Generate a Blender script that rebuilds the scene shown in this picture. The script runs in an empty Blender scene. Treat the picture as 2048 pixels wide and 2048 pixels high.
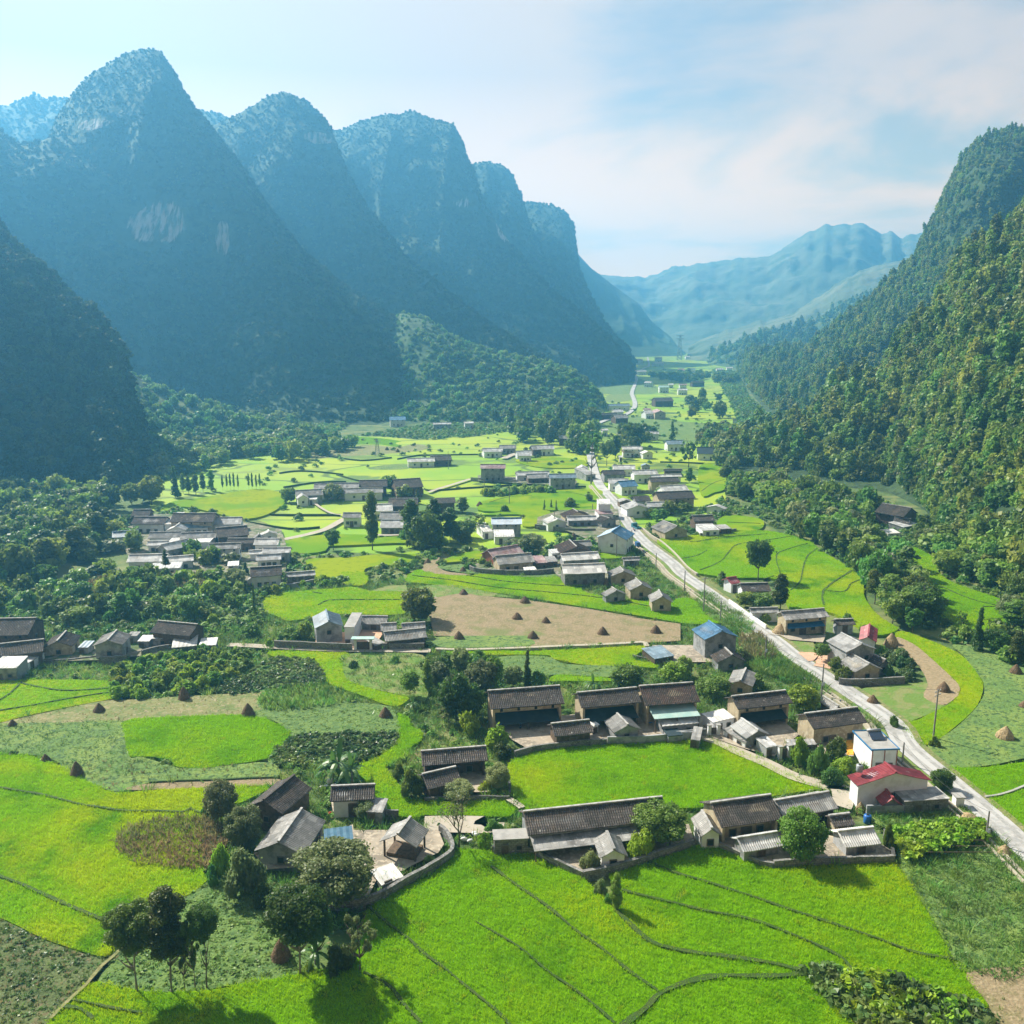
import bpy, math, random
import numpy as np
from mathutils import Vector, noise
from mathutils.geometry import tessellate_polygon
R = math.radians
random.seed(7); rng = np.random.default_rng(7)
scene = bpy.context.scene
col = scene.collection

# ---------------------------------------------------------------- camera, sky, sun, exposure
CAM_H = 70.0; PITCH = R(11.76); F = 1773.0          # focal length in pixels of the 2048 px photograph
cam = bpy.data.cameras.new('camera'); camo = bpy.data.objects.new('camera', cam); col.objects.link(camo)
camo.location = (0, 0, CAM_H); camo.rotation_euler = (R(90) - PITCH, 0, 0)
cam.sensor_width = 36; cam.lens = 36 * F / 2048; cam.clip_start = 1; cam.clip_end = 30000
scene.camera = camo
SUN_AZ, SUN_EL = R(-50), R(41)                        # azimuth measured from +Y, negative = to the left
w = bpy.data.worlds.new('World'); scene.world = w; w.use_nodes = True
nt = w.node_tree; nt.nodes.clear()
def nd(t, ty, **k):
    n = t.nodes.new(ty)
    for a, b in k.items(): setattr(n, a, b)
    return n
sky = nd(nt, 'ShaderNodeTexSky', sky_type='NISHITA', sun_disc=False)
sky.sun_elevation = SUN_EL; sky.sun_rotation = SUN_AZ; sky.air_density = 1.0; sky.dust_density = 2.5; sky.ozone_density = 1.5
bg = nd(nt, 'ShaderNodeBackground'); bg.inputs[1].default_value = 0.055
wo = nd(nt, 'ShaderNodeOutputWorld')
tc = nd(nt, 'ShaderNodeTexCoord')
# clouds: soft layers over the sky, denser to the left where the sun stands
sep = nd(nt, 'ShaderNodeSeparateXYZ'); nt.links.new(tc.outputs['Generated'], sep.inputs[0])
zz = nd(nt, 'ShaderNodeMath', operation='ADD'); zz.inputs[1].default_value = 0.16; nt.links.new(sep.outputs[2], zz.inputs[0])
dv = nd(nt, 'ShaderNodeVectorMath', operation='DIVIDE'); nt.links.new(tc.outputs['Generated'], dv.inputs[0])
cz = nd(nt, 'ShaderNodeCombineXYZ')
for i in range(3): nt.links.new(zz.outputs[0], cz.inputs[i])
nt.links.new(cz.outputs[0], dv.inputs[1])
mp = nd(nt, 'ShaderNodeMapping'); mp.inputs['Scale'].default_value = (0.9, 0.75, 1); mp.inputs['Location'].default_value = (3.1, 1.7, 0.4)
nt.links.new(dv.outputs[0], mp.inputs[0])
nz = nd(nt, 'ShaderNodeTexNoise'); nz.inputs['Scale'].default_value = 1.15; nz.inputs['Detail'].default_value = 7; nz.inputs['Roughness'].default_value = 0.52
nz.inputs['Distortion'].default_value = 0.35
nt.links.new(mp.outputs[0], nz.inputs['Vector'])
grad = nd(nt, 'ShaderNodeMapRange'); grad.inputs[1].default_value = -0.45; grad.inputs[2].default_value = 0.5; grad.inputs[3].default_value = 0.17; grad.inputs[4].default_value = -0.07
nt.links.new(sep.outputs[0], grad.inputs[0])
hz = nd(nt, 'ShaderNodeMapRange'); hz.inputs[1].default_value = 0.0; hz.inputs[2].default_value = 0.30; hz.inputs[3].default_value = 0.16; hz.inputs[4].default_value = 0.0
nt.links.new(sep.outputs[2], hz.inputs[0])
ad = nd(nt, 'ShaderNodeMath', operation='ADD'); nt.links.new(nz.outputs[0], ad.inputs[0]); nt.links.new(grad.outputs[0], ad.inputs[1])
ad2 = nd(nt, 'ShaderNodeMath', operation='ADD'); nt.links.new(ad.outputs[0], ad2.inputs[0]); nt.links.new(hz.outputs[0], ad2.inputs[1])
cr = nd(nt, 'ShaderNodeMapRange', interpolation_type='SMOOTHSTEP'); cr.inputs[1].default_value = 0.44; cr.inputs[2].default_value = 0.63
nt.links.new(ad2.outputs[0], cr.inputs[0])
veil = nd(nt, 'ShaderNodeMix', data_type='RGBA'); veil.inputs[0].default_value = 0.72; veil.inputs[7].default_value = (3.8, 4.2, 4.6, 1)
nt.links.new(sky.outputs[0], veil.inputs[6])
cm = nd(nt, 'ShaderNodeMix', data_type='RGBA'); cm.inputs[7].default_value = (7.4, 5.8, 4.9, 1)
nt.links.new(cr.outputs[0], cm.inputs[0]); nt.links.new(veil.outputs[2], cm.inputs[6])
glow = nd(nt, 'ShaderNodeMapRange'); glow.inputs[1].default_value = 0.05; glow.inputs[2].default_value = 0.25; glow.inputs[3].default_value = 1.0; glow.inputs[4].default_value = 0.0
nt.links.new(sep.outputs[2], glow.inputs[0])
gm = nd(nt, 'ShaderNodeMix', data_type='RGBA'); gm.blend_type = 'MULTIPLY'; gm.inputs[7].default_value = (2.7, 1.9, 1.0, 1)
nt.links.new(glow.outputs[0], gm.inputs[0]); nt.links.new(cm.outputs[2], gm.inputs[6]); back = nd(nt, 'ShaderNodeMapRange', interpolation_type='SMOOTHSTEP'); back.inputs[1].default_value = -0.5; back.inputs[2].default_value = 0.75; back.inputs[3].default_value = 0.42; back.inputs[4].default_value = 1.0  # sky dimming added behind the camera, to cut fill on shaded sides
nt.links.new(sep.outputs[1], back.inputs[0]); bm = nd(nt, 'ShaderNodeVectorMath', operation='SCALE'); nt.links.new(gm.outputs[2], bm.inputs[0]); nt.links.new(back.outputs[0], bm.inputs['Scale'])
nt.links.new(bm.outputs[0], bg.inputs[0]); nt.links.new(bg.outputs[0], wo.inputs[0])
sun = bpy.data.lights.new('sun', 'SUN'); sun.energy = 5.0; sun.angle = R(0.5); sun.color = (1.0, 0.93, 0.80)
suno = bpy.data.objects.new('sun', sun); col.objects.link(suno)
SUN = Vector((math.sin(SUN_AZ)*math.cos(SUN_EL), math.cos(SUN_AZ)*math.cos(SUN_EL), math.sin(SUN_EL)))
suno.rotation_euler = SUN.to_track_quat('Z', 'Y').to_euler(); suno.location = SUN * 500 + Vector((0, 300, 0))
vs = scene.view_settings; vs.view_transform = 'Standard'; vs.look = 'None'; vs.exposure = 1.17; vs.gamma = 1; vs.use_curve_mapping = False
cy = scene.cycles
cy.max_bounces = 5; cy.diffuse_bounces = 3; cy.glossy_bounces = 2; cy.transmission_bounces = 3; cy.volume_bounces = 1; cy.transparent_max_bounces = 6
cy.use_denoising = True; cy.caustics_reflective = False; cy.caustics_refractive = False
cy.sample_clamp_indirect = 4
HAZE_DENSITY, HAZE_COL, HAZE_G = 0.00035, (0.17, 0.58, 1.0, 1), 0.5

# ---------------------------------------------------------------- photograph pixel -> place in the valley
CP = {'A':(0,1500,.2847),'B':(450,1500,.2847),'C':(950,1500,.2847),'D':(1498,1500,.2847),'E':(0,1150,.2588),'F':(450,1150,.2588),
      'G':(900,1300,.2588),'H':(1300,1300,.2588),'I':(1550,1150,.2578),'J':(1150,1150,.2847),'K':(750,1000,.3106),'L':(150,950,.2847),
      'M':(550,780,.2847),'N':(950,840,.2847),'O':(1000,650,.3106),'P':(1400,950,.3354),'Q':(1400,250,.3624),'S':(0,400,.3624),'T':(500,150,.4141),'Z':(0,0,1)}
def cx(c, u, v):
    a = CP[c]; return a[0] + a[2]*u, a[1] + a[2]*v
def ray(px, py):
    a = (px - 1024)/F; b = (1024 - py)/F
    return Vector((a, math.cos(PITCH) + b*math.sin(PITCH), -math.sin(PITCH) + b*math.cos(PITCH)))
def G(px, py, z=0.0):
    r = ray(px, py); t = (z - CAM_H)/min(r.z, -0.004); return Vector((r.x*t, r.y*t, z))
def PY(px, py, Y):
    r = ray(px, py); t = Y/r.y; return Vector((r.x*t, Y, CAM_H + r.z*t))
def proj(p):
    y = p[1]*math.cos(PITCH) - (p[2]-CAM_H)*math.sin(PITCH); u = p[1]*math.sin(PITCH) + (p[2]-CAM_H)*math.cos(PITCH)
    return 1024 + F*p[0]/y, 1024 - F*u/y
def gp(c, u, v, z=0.0): return G(*cx(c, u, v), z)
def pts(s, z=0.0):
    """'C 1,2 3,4 D 5,6' -> ground points"""
    out = []; c = 'Z'
    for w_ in s.split():
        if w_[0].isalpha(): c = w_; continue
        u, v = w_.split(','); out.append(gp(c, float(u), float(v), z))
    return out

# ---------------------------------------------------------------- scene graph helpers
def tag(o, label=None, cat=None, group=None, kind=None):
    if label: o['label'] = label
    if cat: o['category'] = cat
    if group: o['group'] = group
    if kind: o['kind'] = kind
    return o
def empty(name, loc, rz=0.0):
    o = bpy.data.objects.new(name, None); col.objects.link(o); o.location = loc; o.rotation_euler = (0, 0, rz); o.empty_display_size = .5
    return o
def mesh_obj(name, me, parent=None, link=True):
    o = bpy.data.objects.new(name, me)
    if link: col.objects.link(o)
    if parent: o.parent = parent
    return o
def copy_tree(o, parent=None):
    c = o.copy(); col.objects.link(c); c.parent = parent
    for ch in KIDS.get(o.name, []): copy_tree(ch, c)
    return c
KIDS = {}
class MB:
    def __init__(s): s.v = []; s.f = []; s.m = []
    def add(s, vs, fs, mi=0):
        n = len(s.v); s.v += [tuple(p) for p in vs]; s.f += [tuple(n+i for i in f) for f in fs]; s.m += [mi]*len(fs); return s
    def box(s, c, d, rz=0.0, mi=0, M=None):
        x, y, z = c; a, b, h = d[0]/2, d[1]/2, d[2]/2; cs, sn = math.cos(rz), math.sin(rz)
        vs = [(x+i*a*cs-j*b*sn, y+i*a*sn+j*b*cs, z+k*h) for k in (-1, 1) for i, j in ((-1,-1),(1,-1),(1,1),(-1,1))]
        if M: vs = [tuple(M @ Vector(p)) for p in vs]
        return s.add(vs, [(3,2,1,0),(4,5,6,7),(0,1,5,4),(1,2,6,5),(2,3,7,6),(3,0,4,7)], mi)
    def tube(s, path, rad, n=6, mi=0, cap=True):
        path = [Vector(p) for p in path]; rings = []
        for i, p in enumerate(path):
            d = (path[min(i+1, len(path)-1)] - path[max(i-1, 0)]).normalized()
            a = d.cross(Vector((0, 0, 1)));
            if a.length < .05: a = Vector((1, 0, 0))
            a.normalize(); b = d.cross(a).normalized(); r = rad[i] if hasattr(rad, '__len__') else rad
            rings.append([p + (a*math.cos(2*math.pi*k/n) + b*math.sin(2*math.pi*k/n))*r for k in range(n)])
        vs = [q for r_ in rings for q in r_]; fs = []
        for i in range(len(path)-1):
            for k in range(n): fs.append((i*n+k, i*n+(k+1)%n, (i+1)*n+(k+1)%n, (i+1)*n+k))
        if cap: fs += [tuple(range(n-1, -1, -1)), tuple((len(path)-1)*n+k for k in range(n))]
        return s.add(vs, fs, mi)
    def mesh(s, name, mats, smooth=False):
        me = bpy.data.meshes.new(name); me.from_pydata(s.v, [], s.f); me.update()
        for m in (mats if isinstance(mats, (list, tuple)) else [mats]): me.materials.append(m)
        if len(set(s.m)) > 1: me.polygons.foreach_set('material_index', s.m)
        if smooth: me.polygons.foreach_set('use_smooth', [True]*len(me.polygons))
        return me
    def build(s, name, mats, parent=None, smooth=False):
        o = mesh_obj(name, s.mesh(name, mats, smooth), parent)
        if parent is not None: KIDS.setdefault(parent.name, []).append(o)
        return o
def quads_mesh(name, V, mat, smooth=False):
    """V: (N,4,3) quads"""
    n = len(V); me = bpy.data.meshes.new(name); me.vertices.add(4*n); me.vertices.foreach_set('co', np.asarray(V, dtype=np.float32).ravel())
    me.loops.add(4*n); me.loops.foreach_set('vertex_index', np.arange(4*n, dtype=np.int32)); me.polygons.add(n)
    me.polygons.foreach_set('loop_start', np.arange(0, 4*n, 4, dtype=np.int32)); me.polygons.foreach_set('loop_total', np.full(n, 4, dtype=np.int32))
    me.update(calc_edges=True); me.materials.append(mat); return me
def grid_mesh(name, P, mat, smooth=True):
    """P: (n,m,3) grid"""
    n, m, _ = P.shape; idx = np.arange(n*m).reshape(n, m)
    q = np.stack([idx[:-1,:-1], idx[1:,:-1], idx[1:,1:], idx[:-1,1:]], -1).reshape(-1, 4); k = len(q)
    me = bpy.data.meshes.new(name); me.vertices.add(n*m); me.vertices.foreach_set('co', P.astype(np.float32).ravel())
    me.loops.add(4*k); me.loops.foreach_set('vertex_index', q.astype(np.int32).ravel()); me.polygons.add(k)
    me.polygons.foreach_set('loop_start', np.arange(0, 4*k, 4, dtype=np.int32)); me.polygons.foreach_set('loop_total', np.full(k, 4, dtype=np.int32))
    me.polygons.foreach_set('use_smooth', np.full(k, smooth)); me.update(calc_edges=True); me.materials.append(mat); return me

# ---------------------------------------------------------------- materials
def mat(name, base, rough=.8, var=None, vscale=1.0, detail=4, bump=0.0, bscale=None, trans=0.0, spec=.3, objrand=0.0, ramp=None, coords='Object', extra=None, hue=0.0, sheen=0, metal=0.0, vmin=.38, vmax=.66):
    """base colour; var = second colour mixed by noise; trans = share of translucency; objrand = brightness spread between instances"""
    m = bpy.data.materials.new(name); m.use_nodes = True; t = m.node_tree; t.nodes.clear(); L = t.links.new
    out = nd(t, 'ShaderNodeOutputMaterial'); p = nd(t, 'ShaderNodeBsdfPrincipled'); p.inputs['Roughness'].default_value = rough
    p.inputs['Specular IOR Level'].default_value = spec; p.inputs['Metallic'].default_value = metal
    c = nd(t, 'ShaderNodeTexCoord'); geo = nd(t, 'ShaderNodeNewGeometry')
    vec = geo.outputs['Position'] if coords == 'World' else c.outputs['Object']
    cur = nd(t, 'ShaderNodeRGB'); cur.outputs[0].default_value = (*base, 1); cur = cur.outputs[0]
    if var is not None:
        vs_ = var if isinstance(var, list) else [(var, vscale, vmin, vmax)]
        for (vc, sc, a, b) in vs_:
            n = nd(t, 'ShaderNodeTexNoise'); n.inputs['Scale'].default_value = sc; n.inputs['Detail'].default_value = detail; n.inputs['Roughness'].default_value = .6
            L(vec, n.inputs['Vector']); r = nd(t, 'ShaderNodeMapRange', interpolation_type='SMOOTHSTEP'); r.inputs[1].default_value = a; r.inputs[2].default_value = b
            L(n.outputs[0], r.inputs[0]); x = nd(t, 'ShaderNodeMix', data_type='RGBA'); x.inputs[7].default_value = (*vc, 1)
            L(r.outputs[0], x.inputs[0]); L(cur, x.inputs[6]); cur = x.outputs[2]
    if extra: cur = extra(t, L, vec, cur, p)
    if objrand or hue:
        oi = nd(t, 'ShaderNodeObjectInfo'); hs = nd(t, 'ShaderNodeHueSaturation')
        r = nd(t, 'ShaderNodeMapRange'); r.inputs[3].default_value = 1-objrand; r.inputs[4].default_value = 1+objrand; L(oi.outputs['Random'], r.inputs[0]); L(r.outputs[0], hs.inputs['Value'])
        if hue:
            mm = nd(t, 'ShaderNodeMath', operation='MULTIPLY'); mm.inputs[1].default_value = 7.31; L(oi.outputs['Random'], mm.inputs[0])
            fr = nd(t, 'ShaderNodeMath', operation='FRACT'); L(mm.outputs[0], fr.inputs[0])
            r2 = nd(t, 'ShaderNodeMapRange'); r2.inputs[3].default_value = .5-hue; r2.inputs[4].default_value = .5+hue*.6; L(fr.outputs[0], r2.inputs[0]); L(r2.outputs[0], hs.inputs['Hue'])
        L(cur, hs.inputs['Color']); cur = hs.outputs[0]
    L(cur, p.inputs['Base Color'])
    if bump:
        n = nd(t, 'ShaderNodeTexNoise'); n.inputs['Scale'].default_value = bscale or vscale*4; n.inputs['Detail'].default_value = 5; L(vec, n.inputs['Vector'])
        b = nd(t, 'ShaderNodeBump'); b.inputs['Strength'].default_value = 1; b.inputs['Distance'].default_value = bump; L(n.outputs[0], b.inputs['Height']); L(b.outputs[0], p.inputs['Normal'])
    if trans:
        tr = nd(t, 'ShaderNodeBsdfTranslucent'); L(cur, tr.inputs[0]); mx = nd(t, 'ShaderNodeMixShader'); mx.inputs[0].default_value = trans
        L(p.outputs[0], mx.inputs[1]); L(tr.outputs[0], mx.inputs[2]); L(mx.outputs[0], out.inputs[0])
    else: L(p.outputs[0], out.inputs[0])
    return m
M = {}

# ---------------------------------------------------------------- base materials of the land
def rowlines(scale, dark, rot=0.0, amt=.5):
    def ex(t, L, vec, cur, p):
        mp_ = nd(t, 'ShaderNodeMapping'); mp_.inputs['Rotation'].default_value = (0, 0, rot); L(vec, mp_.inputs[0])
        wv = nd(t, 'ShaderNodeTexWave'); wv.inputs['Scale'].default_value = scale; wv.inputs['Distortion'].default_value = 2.5; wv.inputs['Detail Scale'].default_value = .4; L(mp_.outputs[0], wv.inputs['Vector'])
        x = nd(t, 'ShaderNodeMix', data_type='RGBA'); x.inputs[7].default_value = (*dark, 1)
        q = nd(t, 'ShaderNodeMath', operation='MULTIPLY'); q.inputs[1].default_value = amt; L(wv.outputs[0], q.inputs[0]); L(q.outputs[0], x.inputs[0]); L(cur, x.inputs[6]); return x.outputs[2]
    return ex
def terrace(dark):
    def ex(t, L, vec, cur, p):
        mp_ = nd(t, 'ShaderNodeMapping'); mp_.inputs['Scale'].default_value = (.012, .026, .01); L(vec, mp_.inputs[0])
        n = nd(t, 'ShaderNodeTexNoise'); n.inputs['Scale'].default_value = 1.2; L(mp_.outputs[0], n.inputs['Vector'])
        a = nd(t, 'ShaderNodeMix', data_type='RGBA'); a.blend_type = 'LINEAR_LIGHT'; a.inputs[0].default_value = .35; L(mp_.outputs[0], a.inputs[6]); L(n.outputs[1], a.inputs[7])
        v = nd(t, 'ShaderNodeTexVoronoi', feature='DISTANCE_TO_EDGE'); v.inputs['Scale'].default_value = 1.0; L(a.outputs[2], v.inputs['Vector'])
        v2 = nd(t, 'ShaderNodeTexVoronoi'); v2.inputs['Scale'].default_value = 1.0; L(a.outputs[2], v2.inputs['Vector'])
        hs = nd(t, 'ShaderNodeSeparateColor'); L(v2.outputs['Color'], hs.inputs[0])
        y = nd(t, 'ShaderNodeMix', data_type='RGBA'); y.inputs[7].default_value = (.30, .36, .03, 1); q = nd(t, 'ShaderNodeMath', operation='MULTIPLY'); q.inputs[1].default_value = .6
        L(hs.outputs[0], q.inputs[0]); L(q.outputs[0], y.inputs[0]); L(cur, y.inputs[6])
        r = nd(t, 'ShaderNodeMapRange'); r.inputs[1].default_value = .012; r.inputs[2].default_value = .03; r.inputs[3].default_value = .8; r.inputs[4].default_value = 0; L(v.outputs[0], r.inputs[0])
        x = nd(t, 'ShaderNodeMix', data_type='RGBA'); x.inputs[7].default_value = (*dark, 1); L(r.outputs[0], x.inputs[0]); L(y.outputs[2], x.inputs[6]); return x.outputs[2]
    return ex
W = 'World'
M['ground'] = mat('scrub_ground', (.085, .14, .035), .95, [((.17, .19, .06), .05, .45, .6), ((.05, .09, .025), .12, .5, .62), ((.22, .19, .09), .9, .58, .7)], bump=.25, bscale=1.2, coords=W)
RICE = (.165, .33, .004); RICEY = (.30, .38, .004); RICED = (.075, .215, .004)
M['rice'] = mat('rice', RICE, .75, [(RICEY, .03, .42, .62), (RICED, .09, .50, .70), ((.15, .36, .006), 3.2, .5, .7)], bump=.16, bscale=3.5, coords=W, spec=.05, trans=.25, detail=5)
M['rice_y'] = mat('ripe_rice', RICEY, .75, [((.17, .33, .004), .05, .42, .62), ((.21, .29, .004), .5, .5, .7)], bump=.15, bscale=3.5, coords=W, spec=.05, trans=.25)
M['rice_g'] = mat('green_rice', (.135, .30, .004), .75, [((.14, .31, .004), .06, .42, .62), ((.055, .17, .004), .5, .52, .7)], bump=.16, bscale=3.5, coords=W, spec=.05, trans=.25)
M['rice_far'] = mat('valley_rice', RICE, .8, [(RICEY, .012, .42, .62), ((.06, .14, .02), .02, .55, .62)], bump=.2, bscale=1.5, coords=W, extra=terrace((.04, .09, .01)))
M['rice_leaf'] = mat('rice_blades', (.30, .57, .006), .7, [((.48, .60, .008), .03, .45, .66), ((.20, .44, .006), .09, .50, .68), ((.42, .52, .02), .5, .58, .72)], trans=.5, spec=.08, objrand=.12, coords=W)
M['bund'] = mat('grassy_bund', (.035, .075, .01), .9, (.05, .08, .015), .6, bump=.1, coords=W)  # green darkened to stand in for each bund's shaded side
M['soil'] = mat('bare_soil', (.25, .19, .11), .95, [((.17, .15, .065), .35, .45, .62), ((.32, .25, .15), 1.6, .5, .65), ((.14, .17, .05), .08, .56, .68)], bump=.2, bscale=2.5, coords=W, extra=rowlines(.55, (.2, .17, .09), .25, .35))
M['soil_row'] = mat('furrowed_soil', (.36, .28, .17), .95, [((.27, .21, .12), 1.2, .45, .62)], bump=.2, bscale=2.5, coords=W, extra=rowlines(.45, (.17, .13, .07), -.95, .7))
M['dry'] = mat('dry_stubble', (.20, .20, .08), .95, [((.13, .17, .05), .25, .42, .6), ((.28, .24, .13), 1.2, .52, .66)], bump=.25, bscale=2, coords=W)
M['veg'] = mat('vegetable_bed', (.11, .19, .045), .95, [((.16, .23, .05), .15, .42, .6), ((.05, .10, .03), 1.1, .5, .64)], bump=.25, bscale=2, coords=W)
M['dry_d'] = mat('dark_bean_bed', (.10, .13, .045), .95, [((.06, .09, .03), .3, .42, .6), ((.14, .12, .06), 1.2, .52, .66)], bump=.25, bscale=2, coords=W)
M['cabb'] = mat('cabbage_bed', (.125, .20, .045), .95, [((.08, .15, .04), .8, .45, .6)], bump=.25, bscale=2, coords=W, extra=rowlines(.35, (.05, .10, .04), .9, .2))
M['grass'] = mat('short_grass', (.12, .20, .035), .95, [((.19, .21, .07), .3, .45, .6)], bump=.15, bscale=2, coords=W)
M['road'] = mat('pale_concrete_road', (.43, .425, .41), .9, [((.29, .285, .275), .25, .45, .62), ((.42, .41, .395), 1.3, .5, .66), ((.30, .29, .27), 3.0, .62, .72)], bump=.02, coords=W)
M['kerb'] = mat('kerb_concrete', (.40, .36, .28), .9, (.38, .34, .26), .8, bump=.03, coords=W)
M['path'] = mat('pale_path', (.40, .355, .29), .95, (.36, .32, .25), .4, bump=.05, coords=W)
M['road_worn'] = mat('worn_wheel_track', (.30, .295, .28), .9, [((.36, .355, .34), .35, .45, .6), ((.24, .235, .22), 2.2, .5, .66)], coords=W)
M['yard_d'] = mat('trodden_yard', (.17, .16, .10), .95, [((.07, .11, .035), .18, .45, .58), ((.26, .24, .19), .5, .5, .62)], bump=.05, coords=W)
M['yard'] = mat('concrete_yard', (.34, .29, .225), .9, [((.22, .19, .15), .35, .45, .6), ((.44, .38, .29), 1.5, .5, .66)], bump=.02, coords=W)
M['yard_o'] = mat('terracotta_yard', (.58, .36, .24), .9, (.46, .30, .2), .6, coords=W)
def rockspots(t, L, vec, cur, p):
    tot = None
    for (c, r) in ROCKS:
        s = nd(t, 'ShaderNodeVectorMath', operation='SUBTRACT'); s.inputs[1].default_value = c; L(vec, s.inputs[0])
        d = nd(t, 'ShaderNodeVectorMath', operation='DIVIDE'); d.inputs[1].default_value = r; L(s.outputs[0], d.inputs[0])
        l = nd(t, 'ShaderNodeVectorMath', operation='LENGTH'); L(d.outputs[0], l.inputs[0])
        m_ = nd(t, 'ShaderNodeMapRange'); m_.inputs[1].default_value = .6; m_.inputs[2].default_value = 1.1; m_.inputs[3].default_value = .36; m_.inputs[4].default_value = -.6; L(l.outputs['Value'], m_.inputs[0])
        if tot is None: tot = m_.outputs[0]
        else:
            q = nd(t, 'ShaderNodeMath', operation='MAXIMUM'); L(tot, q.inputs[0]); L(m_.outputs[0], q.inputs[1]); tot = q.outputs[0]
    mp_ = nd(t, 'ShaderNodeMapping'); mp_.inputs['Scale'].default_value = (.30, .02, .07); L(vec, mp_.inputs[0])
    n = nd(t, 'ShaderNodeTexNoise'); n.inputs['Scale'].default_value = 1.0; n.inputs['Detail'].default_value = 6; L(mp_.outputs[0], n.inputs['Vector'])
    a = nd(t, 'ShaderNodeMath', operation='ADD'); L(n.outputs[0], a.inputs[0]); L(tot, a.inputs[1])
    r = nd(t, 'ShaderNodeMapRange', interpolation_type='SMOOTHSTEP'); r.inputs[1].default_value = .74; r.inputs[2].default_value = 1.0; L(a.outputs[0], r.inputs[0])
    x = nd(t, 'ShaderNodeMix', data_type='RGBA'); x.inputs[7].default_value = (.38, .35, .32, 1); L(r.outputs[0], x.inputs[0]); L(cur, x.inputs[6]); return x.outputs[2]
ROCKS = [(tuple(PY(330, 450, 850)), (38, 200, 30)), (tuple(PY(455, 480, 850)), (11, 200, 26)), (tuple(PY(190, 250, 900)), (30, 200, 9)),
         (tuple(PY(920, 380, 1200)), (30, 200, 20)), (tuple(PY(640, 278, 1100)), (22, 200, 12)), (tuple(PY(1010, 460, 1400)), (20, 200, 40))]
M['slope'] = mat('wooded_slope', (.03, .06, .02), .95, [((.045, .08, .025), .02, .45, .6), ((.02, .042, .015), .12, .5, .62)], bump=3.0, bscale=.12, coords=W, detail=6, extra=rockspots)
M['slope_far'] = mat('pale_far_slope', (.11, .135, .07), .95, [((.17, .18, .10), .006, .45, .6), ((.07, .10, .045), .02, .5, .62)], bump=1.5, bscale=.05, coords=W)  # pale terraced scrub, lightened further to stand in for distant haze
M['slope_l'] = mat('scrub_slope', (.06, .11, .03), .95, [((.10, .14, .045), .01, .45, .6), ((.035, .07, .02), .05, .5, .62)], bump=1.5, bscale=.15, coords=W)

# ---------------------------------------------------------------- land surfaces
def struct(name, o): o['kind'] = 'structure'; return o
gm = MB(); xs = np.linspace(-3200, 3200, 60); ys = np.concatenate([np.linspace(-60, 900, 50), np.linspace(950, 4280, 24)])
P_ = np.zeros((len(xs), len(ys), 3)); P_[..., 0] = xs[:, None]; P_[..., 1] = ys[None, :]; P_[..., 2] = 0
tag(mesh_obj('ground', grid_mesh('ground', P_, M['ground'])), kind='structure')

def resample(k, n):
    k = np.array(k, float); d = np.r_[0, np.cumsum(np.linalg.norm(np.diff(k[:, :2], axis=0), axis=1))]; t = np.linspace(0, d[-1], n)
    return np.stack([np.interp(t, d, k[:, i]) for i in range(k.shape[1])], 1)
SURF = {}
def fnoise(p, s, o=5): return noise.fractal(Vector((p[0]*s, p[1]*s, p[2]*s)), 1.0, 2.0, o)
def loft(name, ridge, foot, back=260, nu=170, nt_=70, amp=16, gul=14, steep=1.25, base=.38, material='slope', seed=0.0, jag=3.0, label=None):
    rd = resample(ridge, nu); ft = resample(foot, nu); P = np.zeros((nu, nt_+30, 3))
    for i in range(nu):
        r = PY(*rd[i]); f = G(ft[i][0], ft[i][1])
        if r.z < 1: r.z = 1
        r.z += .55*jag*(noise.fractal(Vector((r.x*.03, r.y*.01+seed, 9)), 1.0, 2.0, 5))
        dr = Vector((r.x-f.x, r.y-f.y, 0)); ln = max(dr.length, 1); dn = dr/ln
        for j in range(nt_):
            h = j/(nt_-1); s = h*h*(3-2*h); g = base*h + (1-base)*s**steep
            x, y, z = f.x + dr.x*h, f.y + dr.y*h, r.z*g
            wgt = min(1, h*3.0)*(1 - .8*max(0, (h-.7)/.3)); q = (x + seed*91, y, z*1.3)
            d1 = fnoise(q, .0075, 6)*amp
            gu = -abs(noise.noise(Vector((i/nu*ln*.0 + x*.021 + seed, y*.004, h*1.1))))*gul + .3*gul
            d = (d1 + gu)*wgt
            P[i, j] = (x - dn.x*d*.9, y - dn.y*d*.9, max(z + d*.45*min(1, h*2), -2 if j == 0 else .05*j))
        for j in range(30):
            h = (j+1)/30; s = 1 - (h*h*(3-2*h))
            v = Vector((r.x, r.y, 0)).normalized()
            P[i, nt_+j] = (r.x + v.x*back*h, r.y + v.y*back*h, r.z*s**1.1 - (3 if j == 29 else 0))
    o = mesh_obj(name, grid_mesh(name, P, M[material])); tag(o, label, kind='structure'); SURF[name if name not in SURF else name+'2'] = P
    return o, P
lo = {}
lo['near_left'] = loft('hill', [(-420,330,520),(-150,350,520),(0,447,520),(14,469,515),(47,505,510),(80,527,505),(120,570,500),(152,607,495),(192,632,490),(225,675,485),(243,700,480),(242,725,475),(254,760,470),(262,800,465),(276,860,455),(290,920,450)],
    [(-500,1150),(-200,1060),(0,1000),(100,992),(200,990),(240,985),(275,965),(292,940)], back=180, amp=12, gul=12, seed=1, jag=3, label='dark wooded hill at the near left side of the valley')
lo['far_left'] = loft('mountain', [(-500,300,1500),(-200,230,1450),(0,210,1400),(20,212,1400),(45,198,1400),(70,188,1400),(95,200,1400),(115,193,1400),(140,196,1400),(300,210,1400),(400,222,1400),(440,226,1400),(520,260,1400)],
    [(-500,800),(0,800),(520,800)], back=300, nu=100, amp=18, seed=2)
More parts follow.
